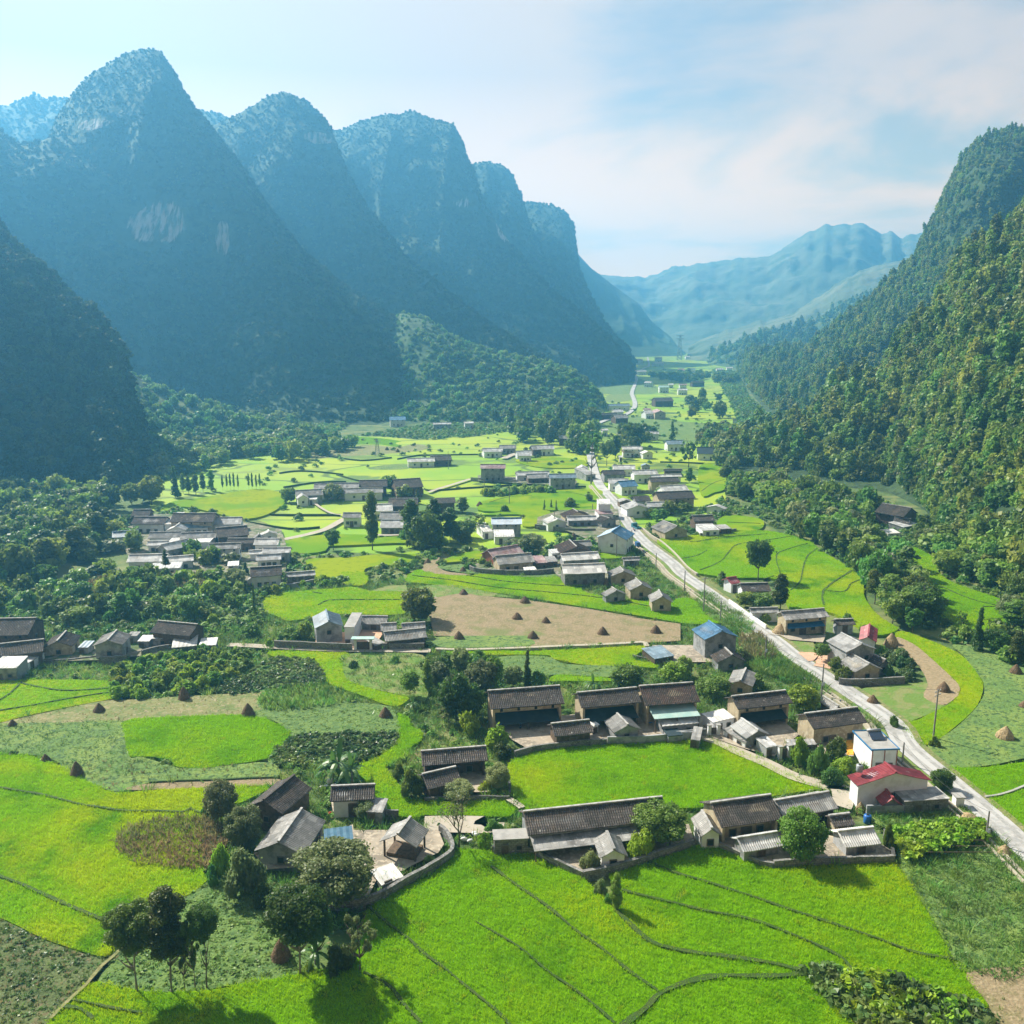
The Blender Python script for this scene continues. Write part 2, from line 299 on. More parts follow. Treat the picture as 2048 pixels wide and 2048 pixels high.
lo['low_left'] = loft('mountain', [(-600,150,900),(-300,240,900),(-100,270,900),(0,262,900),(30,285,900),(60,290,900),(100,275,900),(200,330,880),(330,420,860),(420,560,840)],
    [(-600,960),(-200,900),(100,850),(420,840)], back=200, nu=120, amp=14, seed=3)
lo['peak_a'] = loft('mountain', [(60,420,960),(92,300,960),(100,270,960),(112,235,960),(140,195,960),(165,168,960),(200,140,960),(235,118,960),(268,100,960),(300,96,960),(322,103,960),(345,135,955),(370,185,950),(395,222,945),(430,262,935),(480,330,920),(540,420,905),(600,500,890),(680,565,870),(760,620,850),(850,680,830),(940,750,800),(985,800,770)],
    [(100,850),(200,845),(320,835),(450,840),(600,850),(750,850),(880,845),(990,838)], back=300, nu=230, nt_=100, amp=20, gul=22, seed=4, jag=5)
lo['peak_b'] = loft('mountain', [(400,260,1160),(440,245,1150),(480,225,1150),(520,200,1150),(545,190,1150),(571,184,1150),(590,195,1150),(615,203,1150),(640,225,1145),(660,250,1140),(675,285,1130),(695,350,1110),(740,420,1080),(820,520,1040),(900,590,1000),(980,650,960),(1060,700,930),(1150,760,900),(1180,800,880)],
    [(520,800),(700,805),(850,810),(980,815),(1100,815),(1185,812)], back=300, nu=200, nt_=90, amp=20, gul=18, seed=5, jag=5)
lo['peak_c'] = loft('mountain', [(560,300,1500),(640,272,1480),(680,262,1480),(720,245,1480),(770,230,1480),(820,223,1480),(850,232,1480),(880,243,1475),(905,250,1470),(922,275,1465),(932,305,1450),(945,335,1440),(970,420,1400),(1030,500,1350),(1100,580,1300),(1180,640,1250),(1240,700,1180),(1268,735,1120)],
    [(700,780),(900,785),(1050,785),(1150,780),(1230,772),(1270,762)], back=320, nu=190, nt_=90, amp=22, gul=22, seed=6, jag=5)
lo['peak_d'] = loft('mountain', [(900,360,1750),(950,328,1750),(975,325,1750),(1005,330,1750),(1025,352,1740),(1042,390,1730),(1055,440,1700),(1090,520,1650),(1150,600,1600),(1220,680,1500),(1262,722,1420)],
    [(950,760),(1100,760),(1200,755),(1265,748)], back=300, nu=120, nt_=80, amp=20, gul=22, seed=7, jag=4)
lo['peak_e'] = loft('mountain', [(1000,398,1950),(1045,402,1950),(1075,408,1950),(1110,412,1950),(1135,428,1945),(1148,450,1940),(1152,490,1930),(1156,530,1900),(1170,570,1850),(1190,615,1800),(1215,655,1740),(1250,695,1650),(1272,728,1560)],
    [(1050,748),(1150,746),(1230,744),(1274,741)], back=300, nu=110, nt_=80, amp=20, gul=26, base=.25, seed=8, jag=4)
lo['peak_f'] = loft('mountain', [(1080,470,2700),(1152,503,2700),(1185,540,2700),(1230,572,2680),(1275,605,2650),(1305,645,2600),(1340,672,2500),(1355,694,2400)],
    [(1100,715),(1250,715),(1356,712)], back=500, nu=90, nt_=60, amp=30, gul=25, seed=9)
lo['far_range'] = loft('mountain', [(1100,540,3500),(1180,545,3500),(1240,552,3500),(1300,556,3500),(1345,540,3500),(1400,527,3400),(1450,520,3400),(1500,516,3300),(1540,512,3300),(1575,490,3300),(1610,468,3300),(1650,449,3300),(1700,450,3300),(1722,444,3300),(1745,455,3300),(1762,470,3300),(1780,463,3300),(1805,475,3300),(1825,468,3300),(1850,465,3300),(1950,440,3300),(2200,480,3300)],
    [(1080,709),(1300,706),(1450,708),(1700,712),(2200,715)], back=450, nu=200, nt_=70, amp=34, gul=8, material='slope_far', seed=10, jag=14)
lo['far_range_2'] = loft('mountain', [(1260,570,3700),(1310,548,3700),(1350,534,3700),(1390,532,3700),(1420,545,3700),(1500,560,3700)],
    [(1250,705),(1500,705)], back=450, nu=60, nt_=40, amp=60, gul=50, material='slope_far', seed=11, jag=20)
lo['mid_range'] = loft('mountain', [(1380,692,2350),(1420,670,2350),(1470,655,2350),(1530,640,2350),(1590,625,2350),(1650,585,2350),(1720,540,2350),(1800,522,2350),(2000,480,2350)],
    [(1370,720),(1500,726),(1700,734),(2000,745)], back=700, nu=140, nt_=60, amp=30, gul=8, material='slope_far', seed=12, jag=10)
lo['mid_knoll'] = loft('hill', [(1420,712,1900),(1470,690,1900),(1530,668,1900),(1590,660,1900),(1640,640,1900),(1700,600,1900),(1800,560,1900)],
    [(1415,728),(1500,742),(1600,752),(1800,775)], back=300, nu=110, nt_=50, amp=22, gul=20, material='slope_l', seed=13)
lo['spur'] = loft('hill', [(672,842,845),(700,790,850),(730,720,855),(762,660,858),(800,628,856),(850,640,850),(900,670,845),(950,694,840),(1000,708,840),(1060,722,835),(1110,735,830),(1150,748,820),(1180,775,800),(1205,805,780)],
    [(668,846),(740,850),(850,852),(960,850),(1050,845),(1130,838),(1208,826)], back=220, nu=130, nt_=60, amp=10, gul=10, material='slope_l', seed=14)
lo['right_far'] = loft('mountain', [(1478,722,1350),(1508,697,1300),(1563,697,1220),(1603,700,1180),(1654,668,1120),(1690,636,1080),(1744,603,1020),(1791,549,980),(1820,525,960),(1835,504,950),(1849,467,945),(1871,431,940),(1893,377,935),(1915,333,930),(1936,304,930),(1965,279,930),(1990,265,930),(2016,257,930),(2048,262,930),(2150,310,930),(2400,420,930)],
    [(1482,752),(1505,790),(1540,830),(1600,858),(1680,868),(1800,880),(2000,900),(2400,940)], back=320, nu=240, nt_=110, amp=26, gul=30, seed=15, jag=6, label='steep wooded mountain on the right side of the valley')
lo['right_near'] = loft('hill', [(1462,912,520),(1509,880,520),(1560,868,520),(1617,852,515),(1654,808,510),(1708,780,505),(1762,755,500),(1790,715,495),(1800,685,490),(1853,649,485),(1882,612,480),(1900,576,480),(1907,540,480),(1933,507,480),(1965,486,480),(2016,453,480),(2048,417,480),(2150,330,480),(2400,250,480)],
    [(1462,945),(1530,958),(1620,968),(1700,975),(1780,985),(1850,1020),(1900,1085),(1960,1150),(2040,1225),(2120,1300),(2400,1560)], back=200, nu=230, nt_=110, amp=14, gul=16, seed=16, jag=3, label='near wooded hill on the right side of the valley')
lo['left_low_spur'] = loft('hill', [(225,725,610),(262,745,610),(300,772,610),(335,790,610),(370,800,610),(420,815,600),(470,840,590),(540,862,570)],
    [(230,905),(300,908),(360,902),(420,895),(480,888),(550,880)], back=160, nu=80, nt_=40, amp=5, gul=5, material='slope_l', seed=17, jag=2)

# ---------------------------------------------------------------- haze
hb = MB().box((0, 2110, 229.5), (6600, 4420, 461)); ho = hb.build('haze', [])
hm = bpy.data.materials.new('haze'); hm.use_nodes = True; t = hm.node_tree; t.nodes.clear()
pv = nd(t, 'ShaderNodeVolumePrincipled'); pv.inputs['Color'].default_value = HAZE_COL; pv.inputs['Density'].default_value = HAZE_DENSITY; pv.inputs['Anisotropy'].default_value = HAZE_G
oo = nd(t, 'ShaderNodeOutputMaterial'); t.links.new(pv.outputs[0], oo.inputs['Volume']); ho.data.materials.append(hm); ho['kind'] = 'stuff'
hm.cycles.homogeneous_volume = True

# ---------------------------------------------------------------- sheets, slabs, ribbons
def smooth_poly(p, k=4, closed=True):
    n = len(p); out = []
    rngi = range(n) if closed else range(n-1)
    for i in rngi:
        p0, p1, p2, p3 = (p[(i-1) % n], p[i], p[(i+1) % n], p[(i+2) % n]) if closed else (p[max(i-1,0)], p[i], p[i+1], p[min(i+2,n-1)])
        for j in range(k):
            t_ = j/k; out.append(.5*((2*p1) + (p2-p0)*t_ + (2*p0-5*p1+4*p2-p3)*t_*t_ + (3*p1-3*p2+p3-p0)*t_**3)*1.0)
    if not closed: out.append(p[-1])
    return [Vector((q.x, q.y, 0)) for q in out]
LAYER = [0.02]
def sheet(name, poly, material, h=None, sm=True, label=None, kind='structure', sub=False):
    if sm: poly = smooth_poly(poly)
    LAYER[0] += .006
    z = (h or 0) + LAYER[0]; n = len(poly)
    tris = tessellate_polygon([[Vector((q.x, q.y, 0)) for q in poly]])
    mb = MB(); mb.v = [(q.x, q.y, z) for q in poly]; mb.f = []
    for a, b, c in tris:
        A, B, C = poly[a], poly[b], poly[c]
        if (B-A).cross(C-A).z < 0: b, c = c, b
        mb.f.append((a, b, c))
    if h:
        mb.v += [(q.x, q.y, 0) for q in poly]
        area = sum(poly[i].x*poly[(i+1) % n].y - poly[(i+1) % n].x*poly[i].y for i in range(n))
        for i in range(n):
            j = (i+1) % n; f_ = (i, j, n+j, n+i); mb.f.append(f_[::-1] if area > 0 else f_)
    mb.m = [0]*len(mb.f)
    o = mb.build(name, M[material] if isinstance(material, str) else material); tag(o, label, kind=kind); return o, poly
def ribbon(name, path, width, material, z=None, h=0.0, off=0.0, label=None, kind='structure', k=4, parent=None):
    path = smooth_poly(path, k, False); LAYER[0] += .006; z = LAYER[0] if z is None else z
    L_, R_ = [], []
    for i, p in enumerate(path):
        d = path[min(i+1, len(path)-1)] - path[max(i-1, 0)]; d.normalize(); nrm = Vector((-d.y, d.x, 0))
        wd = width(i/(len(path)-1)) if callable(width) else width
        if name == 'field_bund': wd *= 1 + .7*noise.noise(p*.35); p = p + nrm*.25*noise.noise(p*.2)
        L_.append(p + nrm*(off+wd/2)); R_.append(p + nrm*(off-wd/2))
    mb = MB(); n = len(path)
    mb.v = [(q.x, q.y, z+h) for q in L_] + [(q.x, q.y, z+h) for q in R_]
    for i in range(n-1): mb.f.append((i, n+i, n+i+1, i+1))
    if h:
        mb.v += [(q.x, q.y, 0) for q in L_] + [(q.x, q.y, 0) for q in R_]
        for i in range(n-1): mb.f += [(2*n+i, i, i+1, 2*n+i+1), (n+i, 3*n+i, 3*n+i+1, n+i+1)]
        mb.f += [(0, 2*n, 3*n, n), (n-1, 2*n-1, 4*n-1, 3*n-1)]
    mb.m = [0]*len(mb.f); o = mb.build(name, M[material], parent); 
    if parent is None: tag(o, label, kind=kind)
    return o

# ---------------------------------------------------------------- instanced plants (uncountable)
def make_gn(coll):
    g = bpy.data.node_groups.new('plant_scatter', 'GeometryNodeTree')
    g.interface.new_socket('Geometry', in_out='INPUT', socket_type='NodeSocketGeometry'); g.interface.new_socket('Geometry', in_out='OUTPUT', socket_type='NodeSocketGeometry')
    gi = g.nodes.new('NodeGroupInput'); go = g.nodes.new('NodeGroupOutput'); ip = g.nodes.new('GeometryNodeInstanceOnPoints')
    ci = g.nodes.new('GeometryNodeCollectionInfo'); ci.inputs['Collection'].default_value = coll; ci.inputs['Separate Children'].default_value = True; ci.inputs['Reset Children'].default_value = True
    def na(n_, ty):
        a = g.nodes.new('GeometryNodeInputNamedAttribute'); a.data_type = ty; a.inputs['Name'].default_value = n_; return a.outputs['Attribute']
    L = g.links.new
    L(gi.outputs[0], ip.inputs['Points']); L(ci.outputs[0], ip.inputs['Instance']); ip.inputs['Pick Instance'].default_value = True
    L(na('idx', 'INT'), ip.inputs['Instance Index']); L(na('rot', 'FLOAT_VECTOR'), ip.inputs['Rotation']); L(na('scl', 'FLOAT_VECTOR'), ip.inputs['Scale']); L(ip.outputs[0], go.inputs[0])
    return g
GN = {}
def proto_coll(key, meshes):
    c = bpy.data.collections.new(key)
    for i, me in enumerate(meshes): c.objects.link(bpy.data.objects.new('%s_%02d' % (key, i), me))
    GN[key] = (make_gn(c), len(meshes)); return c
def scatter(name, P, scl, key, label=None, kind='stuff', pick=None, tilt=.12):
    g, k = GN[key]; n = len(P)
    if n == 0: return None
    me = bpy.data.meshes.new(name); me.vertices.add(n); me.vertices.foreach_set('co', np.asarray(P, np.float32).ravel())
    rot = np.zeros((n, 3), np.float32); rot[:, 2] = rng.uniform(0, 6.283, n); rot[:, :2] = rng.normal(0, tilt, (n, 2))
    scl = np.asarray(scl, np.float32); scl = np.repeat(scl[:, None], 3, 1) if scl.ndim == 1 else scl
    for nm, ty, dat in (('rot', 'FLOAT_VECTOR', rot), ('scl', 'FLOAT_VECTOR', scl)):
        a = me.attributes.new(nm, ty, 'POINT'); a.data.foreach_set('vector', np.ascontiguousarray(dat, np.float32).ravel())
    a = me.attributes.new('idx', 'INT', 'POINT'); a.data.foreach_set('value', (rng.integers(0, k, n) if pick is None else np.asarray(pick)).astype(np.int32))
    o = mesh_obj(name, me); md = o.modifiers.new('plants', 'NODES'); md.node_group = g; tag(o, label, kind=kind); return o
def inside(poly, X, Y):
    px = np.array([q.x for q in poly]); py = np.array([q.y for q in poly]); r = np.zeros(len(X), bool); j = len(px)-1
    for i in range(len(px)):
        c = ((py[i] > Y) != (py[j] > Y)) & (X < (px[j]-px[i])*(Y-py[i])/(py[j]-py[i]+1e-12) + px[i]); r ^= c; j = i
    return r
def fill(poly, step, jit=.5, z=0.0, holes=()):
    xs_ = [q.x for q in poly]; ys_ = [q.y for q in poly]
    X, Y = np.meshgrid(np.arange(min(xs_), max(xs_), step), np.arange(min(ys_), max(ys_), step)); X = X.ravel(); Y = Y.ravel()
    X = X + rng.uniform(-jit, jit, len(X))*step; Y = Y + rng.uniform(-jit, jit, len(Y))*step
    k = inside(poly, X, Y)
    for hpoly in holes: k &= ~inside(hpoly, X, Y)
    k &= (np.abs(X) < Y*.62 + 14)                # keep to what the valley view can show
    return np.stack([X[k], Y[k], np.full(k.sum(), z)], 1)

def leafquads(C, size, nrm=None, spread=1.0, asp=1.6, rs=None):
    """leaf-shaped quads (kites) centred at C, facing roughly nrm"""
    rs = rs or rng; n = len(C); d = rs.normal(0, 1, (n, 3))*spread
    if nrm is not None: d = d + nrm
    d /= np.linalg.norm(d, axis=1, keepdims=True) + 1e-9
    a = rs.normal(0, 1, (n, 3)); a -= (a*d).sum(1, keepdims=True)*d; a /= np.linalg.norm(a, axis=1, keepdims=True) + 1e-9
    b = np.cross(d, a); s = (size*rs.uniform(.6, 1.3, n))[:, None]
    return np.stack([C - a*s*asp, C + b*s - a*s*.15, C + a*s*asp, C - b*s - a*s*.15], 1)*1.0
def crown_pts(kind, n, seed):
    """points + outward normals filling an uneven crown of radius 1, its base at z=0"""
    rs = np.random.default_rng(seed); cl = []
    if kind == 'round':
        cl.append((0, 0, .9, .62))
        for k in range(26):
            a = k*2.4 + rs.uniform(-.5, .5); zz_ = -.85+1.8*k/26 + rs.uniform(-.1, .1); rr = math.sqrt(max(0, 1-min(1, zz_*zz_)))*rs.uniform(.6, .82)
            cl.append((rr*math.cos(a), rr*math.sin(a), .97+zz_*.70, rs.uniform(.2, .38)))
    elif kind == 'tall':
        for k in range(26):
            a = k*2.4; z_ = .1+2.9*k/26+rs.uniform(-.15, .15); wd = .8*math.sin(min(1, (z_+.35)/3.2)*math.pi)**.6; rr = wd*rs.uniform(.3, .8)
            cl.append((rr*math.cos(a), rr*math.sin(a), z_+.2, rs.uniform(.24, .42)))
    elif kind == 'cone':
        for k in range(34):
            z_ = 4.6*k/34; wd = .95*(1-z_/4.9)*(.7+.3*((k*5) % 3)/2); a = rs.uniform(0, 6.28)
            cl.append((wd*.55*math.cos(a), wd*.55*math.sin(a), z_+.15, .18+.34*wd))
    elif kind == 'flat':
        for k in range(12):
            a = rs.uniform(0, 6.28); rr = rs.uniform(.1, .9); cl.append((rr*math.cos(a), rr*math.sin(a), .55+.25*(1-rr)+rs.uniform(-.1, .12), rs.uniform(.2, .36)))
    elif kind == 'plume':
        for k in range(22):
            a = rs.uniform(0, 6.28); t_ = rs.uniform(.15, 1); rr = .25+.75*t_**1.5; rr *= rs.uniform(.4, 1)
            cl.append((rr*math.cos(a), rr*math.sin(a), 2.2*t_*(1-.25*rr)+.1, rs.uniform(.16, .32)))
    elif kind == 'bush':
        for k in range(16):
            a = rs.uniform(0, 6.28); rr = rs.uniform(0, .8); cl.append((rr*math.cos(a), rr*math.sin(a), .26+.5*(1-rr)*rs.uniform(.4, 1.25), rs.uniform(.16, .38)))
    elif kind == 'sparse':
        for k in range(26):
            a = rs.uniform(0, 6.28); t_ = rs.uniform(0, 1); rr = rs.uniform(.3, 1.0); cl.append((rr*math.cos(a), rr*math.sin(a), .3+1.5*t_*(1-.3*rr), rs.uniform(.10, .2)))
    cl = np.array(cl); wgt = cl[:, 3]**2; k = rs.choice(len(cl), n, p=wgt/wgt.sum()); d = rs.normal(0, 1, (n, 3)); d /= np.linalg.norm(d, axis=1, keepdims=True)
    r = cl[k, 3]*rs.uniform(.45, 1.12, n)**.6*np.where(rs.uniform(0, 1, n) < .14, rs.uniform(1.1, 1.55, n), 1.0); sq = np.array([1, 1, .75]); C = cl[k, :3] + d*r[:, None]*sq
    C[:, 2] = np.maximum(C[:, 2], .02)
    return C, d, rs, cl
def crown_mesh(name, kind, n, size, seed, material):
    C, d, rs, cl = crown_pts(kind, n, seed); return quads_mesh(name, leafquads(C, size, d*1.1 + np.array([0, 0, .5]), .8, 1.25, rs), M[material])
def tuft_quads(n, h, spread, wd, seed, lean=.35, z0=0.0):
    rs = np.random.default_rng(seed); a = rs.uniform(0, 6.28, n); r = spread*np.sqrt(rs.uniform(0, 1, n)); b = np.stack([r*np.cos(a), r*np.sin(a), np.full(n, z0)], 1)
    h_ = h*rs.uniform(.6, 1.2, n); ln = rs.normal(0, lean, (n, 2)); tip = b + np.stack([ln[:, 0]*h_, ln[:, 1]*h_, h_], 1)
    f = rs.uniform(0, 6.28, n); s = np.stack([np.cos(f), np.sin(f), np.zeros(n)], 1)*wd; md = (b+tip)/2 + np.array([0, 0, .12])*h_[:, None]
    return np.stack([b, md+s, tip, md-s], 1)

# ---------------------------------------------------------------- foliage materials and scatter kinds
def leafm(k, base, var, rnd=.3, hue=.03, tr=.45, sc=.05, spec=.35, rough=.5):
    M[k] = mat(k, base, rough, [(var, sc, .42, .62), (tuple(c*.6 for c in base), sc*6, .5, .7)], trans=tr, objrand=rnd, hue=hue, coords=W, spec=spec)
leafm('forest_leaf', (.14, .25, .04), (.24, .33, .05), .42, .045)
leafm('tree_leaf', (.15, .28, .04), (.23, .35, .05), .35, .04, tr=.5)
leafm('dark_leaf', (.085, .16, .025), (.14, .21, .03), .3, .03, tr=.5)
leafm('olive_leaf', (.21, .27, .10), (.28, .33, .13), .3, .02, tr=.5)
leafm('lime_leaf', (.24, .42, .03), (.34, .46, .03), .25, .02)
leafm('bush_leaf', (.14, .28, .05), (.20, .36, .07), .35, .04)
leafm('crop_leaf', (.13, .25, .07), (.20, .32, .08), .35, .03, spec=.6, rough=.35)
leafm('cabbage_leaf', (.22, .35, .09), (.16, .28, .07), .3, .02, spec=.35, rough=.5)
leafm('glossy_leaf', (.10, .18, .05), (.16, .25, .06), .4, .04, spec=.45, rough=.42)
leafm('dry_leaf', (.30, .23, .11), (.20, .23, .08), .35, .03)
leafm('straw_leaf', (.33, .25, .13), (.24, .18, .09), .25, .01)
proto_coll('forest_tree', [crown_mesh('forest_crown', k, n, s, i+10, 'forest_leaf') for i, (k, n, s) in enumerate([('round', 420, .15), ('round', 380, .17), ('tall', 480, .16), ('bush', 260, .17), ('round', 420, .14)])])
leafm('forest_dark_leaf', (.042, .085, .024), (.075, .12, .03), .3, .03, tr=.12, spec=.05)  # darker leaf copy: shade of the left slopes put into the colour
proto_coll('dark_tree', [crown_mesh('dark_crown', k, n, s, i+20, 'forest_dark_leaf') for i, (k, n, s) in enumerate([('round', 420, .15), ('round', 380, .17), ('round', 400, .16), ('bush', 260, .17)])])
proto_coll('light_tree', [crown_mesh('light_crown', k, n, s, i+30, 'bush_leaf') for i, (k, n, s) in enumerate([('round', 420, .15), ('round', 400, .16), ('bush', 260, .17)])])  # lighter leaf colour stands in for sunlight on the low spurs
proto_coll('crop_plant', [quads_mesh('crop', tuft_quads(16, .9, .35, .07, 40+i, .7), M['crop_leaf']) for i in range(4)])
proto_coll('cabbage_plant', [crown_mesh('cabbage', 'bush', 26, .20, 60+i, 'cabbage_leaf') for i in range(3)])
proto_coll('leafy_plant', [crown_mesh('leafy', 'bush', 90, .15, 70+i, 'glossy_leaf') for i in range(4)])
proto_coll('bush_plant', [crown_mesh('shrub', 'bush', 120, .16, 75+i, 'bush_leaf') for i in range(3)])
proto_coll('maize_plant', [quads_mesh('maize', tuft_quads(9, 1.0, .12, .045, 80+i, .3), M['bush_leaf']) for i in range(3)])
proto_coll('dry_maize', [quads_mesh('dry_maize', tuft_quads(12, 1.0, .18, .05, 90+i, .35), M['dry_leaf']) for i in range(3)])
proto_coll('stubble', [quads_mesh('stubble', tuft_quads(8, .5, .3, .035, 100+i, .5), M['straw_leaf']) for i in range(3)])
proto_coll('rice_tuft', [quads_mesh('rice_tuft', tuft_quads(22, .55, .42, .028, 110+i, .35), M['rice_leaf']) for i in range(4)])
proto_coll('grass_tuft', [quads_mesh('grass_tuft', tuft_quads(14, .6, .4, .05, 120+i, .5), M['bush_leaf']) for i in range(3)])

def surf_points(P, spacing, jmax=None, rockskip=True, zmin=1.5, ybound=None):
    Q = P[:, :jmax] if jmax else P; A = Q[:-1, :-1]; B = Q[1:, :-1]; C = Q[1:, 1:]; D = Q[:-1, 1:]
    ar = .5*np.linalg.norm(np.cross(C-A, D-B), axis=2).ravel(); tot = ar.sum(); n = int(tot/spacing**2); k = rng.choice(len(ar), n, p=ar/tot)
    A, B, C, D = (q.reshape(-1, 3)[k] for q in (A, B, C, D)); u = rng.uniform(0, 1, (n, 1)); v = rng.uniform(0, 1, (n, 1))
    X = A*(1-u)*(1-v) + B*u*(1-v) + C*u*v + D*(1-u)*v; X = X[X[:, 2] > zmin]
    if rockskip:
        for c, r in ROCKS: X = X[np.linalg.norm((X-np.array(c))/np.array(r), axis=1) > .95]
    pr = np.array([X[:, 0]/np.maximum(X[:, 1], 1)]).T[:, 0]; X = X[np.abs(pr) < .72]
    return X
def forest(name, key, spacing, s0, s1, jmax, label, kindk=None):
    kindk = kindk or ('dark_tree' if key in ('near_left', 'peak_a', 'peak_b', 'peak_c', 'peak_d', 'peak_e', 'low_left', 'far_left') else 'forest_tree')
    P = lo[key][1]; X = surf_points(P, spacing, jmax)
    hh = np.clip(1.25 - X[:, 2]/max(P[..., 2].max(), 1), .45, 1)
    s = rng.uniform(s0, s1, len(X))*rng.choice([1, 1, 1, 1.35, .7], len(X))*hh**.6; X[:, 2] -= s*.35
    sc = np.stack([s, s, s*rng.uniform(.85, 1.35, len(X))], 1); return scatter(name, X, sc, kindk, label)
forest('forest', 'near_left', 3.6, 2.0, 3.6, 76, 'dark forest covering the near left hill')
forest('forest', 'right_near', 3.3, 1.9, 3.6, 116, 'dense mixed forest covering the near right hillside')
forest('forest', 'right_far', 4.2, 1.7, 3.3, 116, 'forest covering the steep right mountain')
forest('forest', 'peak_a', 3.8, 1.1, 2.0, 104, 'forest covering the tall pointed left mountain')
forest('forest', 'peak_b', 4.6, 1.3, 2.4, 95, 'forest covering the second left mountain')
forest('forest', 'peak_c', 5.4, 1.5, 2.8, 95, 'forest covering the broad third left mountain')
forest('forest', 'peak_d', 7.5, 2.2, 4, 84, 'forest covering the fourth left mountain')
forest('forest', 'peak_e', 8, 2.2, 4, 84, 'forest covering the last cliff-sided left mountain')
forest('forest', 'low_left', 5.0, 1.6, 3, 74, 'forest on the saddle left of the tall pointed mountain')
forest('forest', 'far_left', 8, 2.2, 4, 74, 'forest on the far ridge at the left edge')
forest('forest', 'left_low_spur', 5.2, 1.8, 3.6, 44, 'scrub forest on the low spur beside the near left hill', 'light_tree')
forest('forest', 'spur', 4.6, 1.4, 3.0, 64, 'trees coloured as sunlit on the low spur in the middle of the valley', 'light_tree')
forest('forest', 'mid_knoll', 12, 3, 6, 54, 'trees on the hazy knoll beyond the valley')

# ---------------------------------------------------------------- fields
def field(kind, s, name='field', label=None, sm=True, h=None):
    return sheet(name, pts(s), kind, h=h, sm=sm, label=label)
RH = .5
# the wide valley floor of rice, in the middle and far distance
field('rice_far', "Z 300,1010 330,960 440,925 560,905 640,880 740,872 860,880 960,872 1000,860 1150,840 1200,800 1215,775 1245,748 1262,728 1275,712 1300,706 1400,707 1440,716 1470,745 1478,790 1500,835 1560,852 1600,850 1602,862 1480,880 1440,900 1445,960 1452,1000 1440,1030 1400,1040 1340,1052 1230,1060 1150,1080 1060,1090 960,1100 900,1085 820,1110 700,1105 590,1112 565,1080 540,1050 480,1035 340,1030", 'rice_field', 'pale green rice fields across the middle of the valley')
field('rice_g', "M 290,350 480,330 700,335 900,365 860,400 700,380 380,382", 'rice_field')
field('rice_far', "M 850,370 1150,335 1530,330 1570,365 1450,400 1000,400", 'rice_field')
field('dry', "M 200,455 380,420 640,390 860,400 980,380 1090,400 1000,430 700,455 480,468 260,485", 'field')
field('grass', "O 700,450 860,450 860,480 700,500", 'field')
field('veg', "O 600,380 850,375 880,340 1000,390 1000,440 850,445 640,440", 'field')
field('veg', "O 640,620 900,590 1150,620 1460,650 1500,740 1330,760 900,720 640,680", 'field')
field('veg', "M 660,545 800,525 930,520 930,555 700,560", 'field')
field('rice_y', "N 285,285 500,262 760,290 780,330 600,345 400,330", 'rice_field', h=.4)
RICEP = []
def rice(s, kind='rice', label=None, tufts=True, sm=True):
    o, p = field(kind, s, 'rice_field', label, sm, RH); RICEP.append((p, tufts)); return p
R1 = rice("A -700,20 -300,35 0,50 150,60 280,80 420,130 520,180 620,240 720,295 800,320 950,315 1200,298 1440,290 1900,270 1700,390 1640,400 1440,470 1430,880 1470,920 1320,1050 1020,1090 870,1220 790,1400 790,1440 720,1478 560,1440 300,1350 0,1205 -400,1080 -800,1000", 'rice', 'large bright rice field at the left edge above the dry plot')
R2 = rice("A 300,2100 360,1925 600,1695 690,1655 900,1710 1080,1735 1400,1725 1700,1690 B 0,1690 400,1630 650,1575 880,1560 960,1300 1000,1140 1250,1000 1450,900 1600,780 1650,720 C 0,722 150,748 390,752 520,820 760,925 900,1060 980,1150 1000,1050 940,900 1060,860 1250,800 1540,700 1660,680 1932,800 D 0,805 170,855 700,830 1010,818 1060,860 1150,1000 1290,1230 1440,1510 1520,1580 1680,1830 1560,1900 1400,2050 1400,2300 Z 1400,2300 600,2300 0,2300 -200,2200 A 0,2050", 'rice_g', 'great green rice field in front of the stone-walled farms', sm=False)
R3 = rice("G 450,900 560,850 700,800 1000,765 1250,752 1500,748 1830,715 H 0,740 300,722 500,722 560,742 800,852 1000,955 1200,1050 1330,1095 C 1560,430 1250,440 900,470 350,445 250,300 230,130", 'rice', 'rounded rice field enclosed between the two rows of farmhouses', sm=False)
R4 = rice("F 380,605 940,618 910,700 920,780 960,840 1100,890 1300,940 1415,965 1400,1000 1330,1035 1230,1020 1080,960 850,880 770,820 740,740 640,670 380,650", 'rice_y', 'S-shaped yellow-green rice strip below the concrete path')
R5 = rice("F 1335,1090 1420,1120 1440,1190 1530,1240 1520,1300 1440,1350 1400,1430 1230,1500 1300,1600 1430,1739 B 1330,380 1500,385 1932,385 C 0,370 200,380 290,440 250,490 0,500 B 1932,490 1400,480 1350,500 1130,485 1100,400 1030,290 1000,240 930,190 F 1040,1540 1060,1480 1180,1440 1300,1360 1345,1290 1340,1200", 'rice_g', 'narrow rice strip winding between the tile-roofed farms', sm=False)
R6 = rice("E 970,1150 1300,1120 1932,1100 F 150,1103 300,1130 380,1165 460,1205 525,1262 480,1310 390,1380 330,1440 200,1470 0,1495 E 1600,1515 1380,1510 1300,1450 1100,1425 1000,1420 965,1250", 'rice_g', 'oval rice plot among vegetable beds on the left')
R7 = rice("E -500,850 160,840 250,830 860,840 895,900 885,970 700,1010 400,1070 130,1130 0,1165 -400,1230", 'rice_y', 'striped rice terrace at the left edge below the walled houses')
R8 = rice("F 320,190 500,150 850,120 1000,110 1130,140 1415,150 1390,240 1370,320 900,320 750,330 500,372 400,335 310,290", 'rice_y', 'yellow rice field behind the blue-roofed farm')
R9 = rice("Z 617,1122 700,1118 760,1112 840,1113 812,1130 740,1138 728,1150 732,1172 700,1174 640,1162 622,1140", 'rice_y', None)
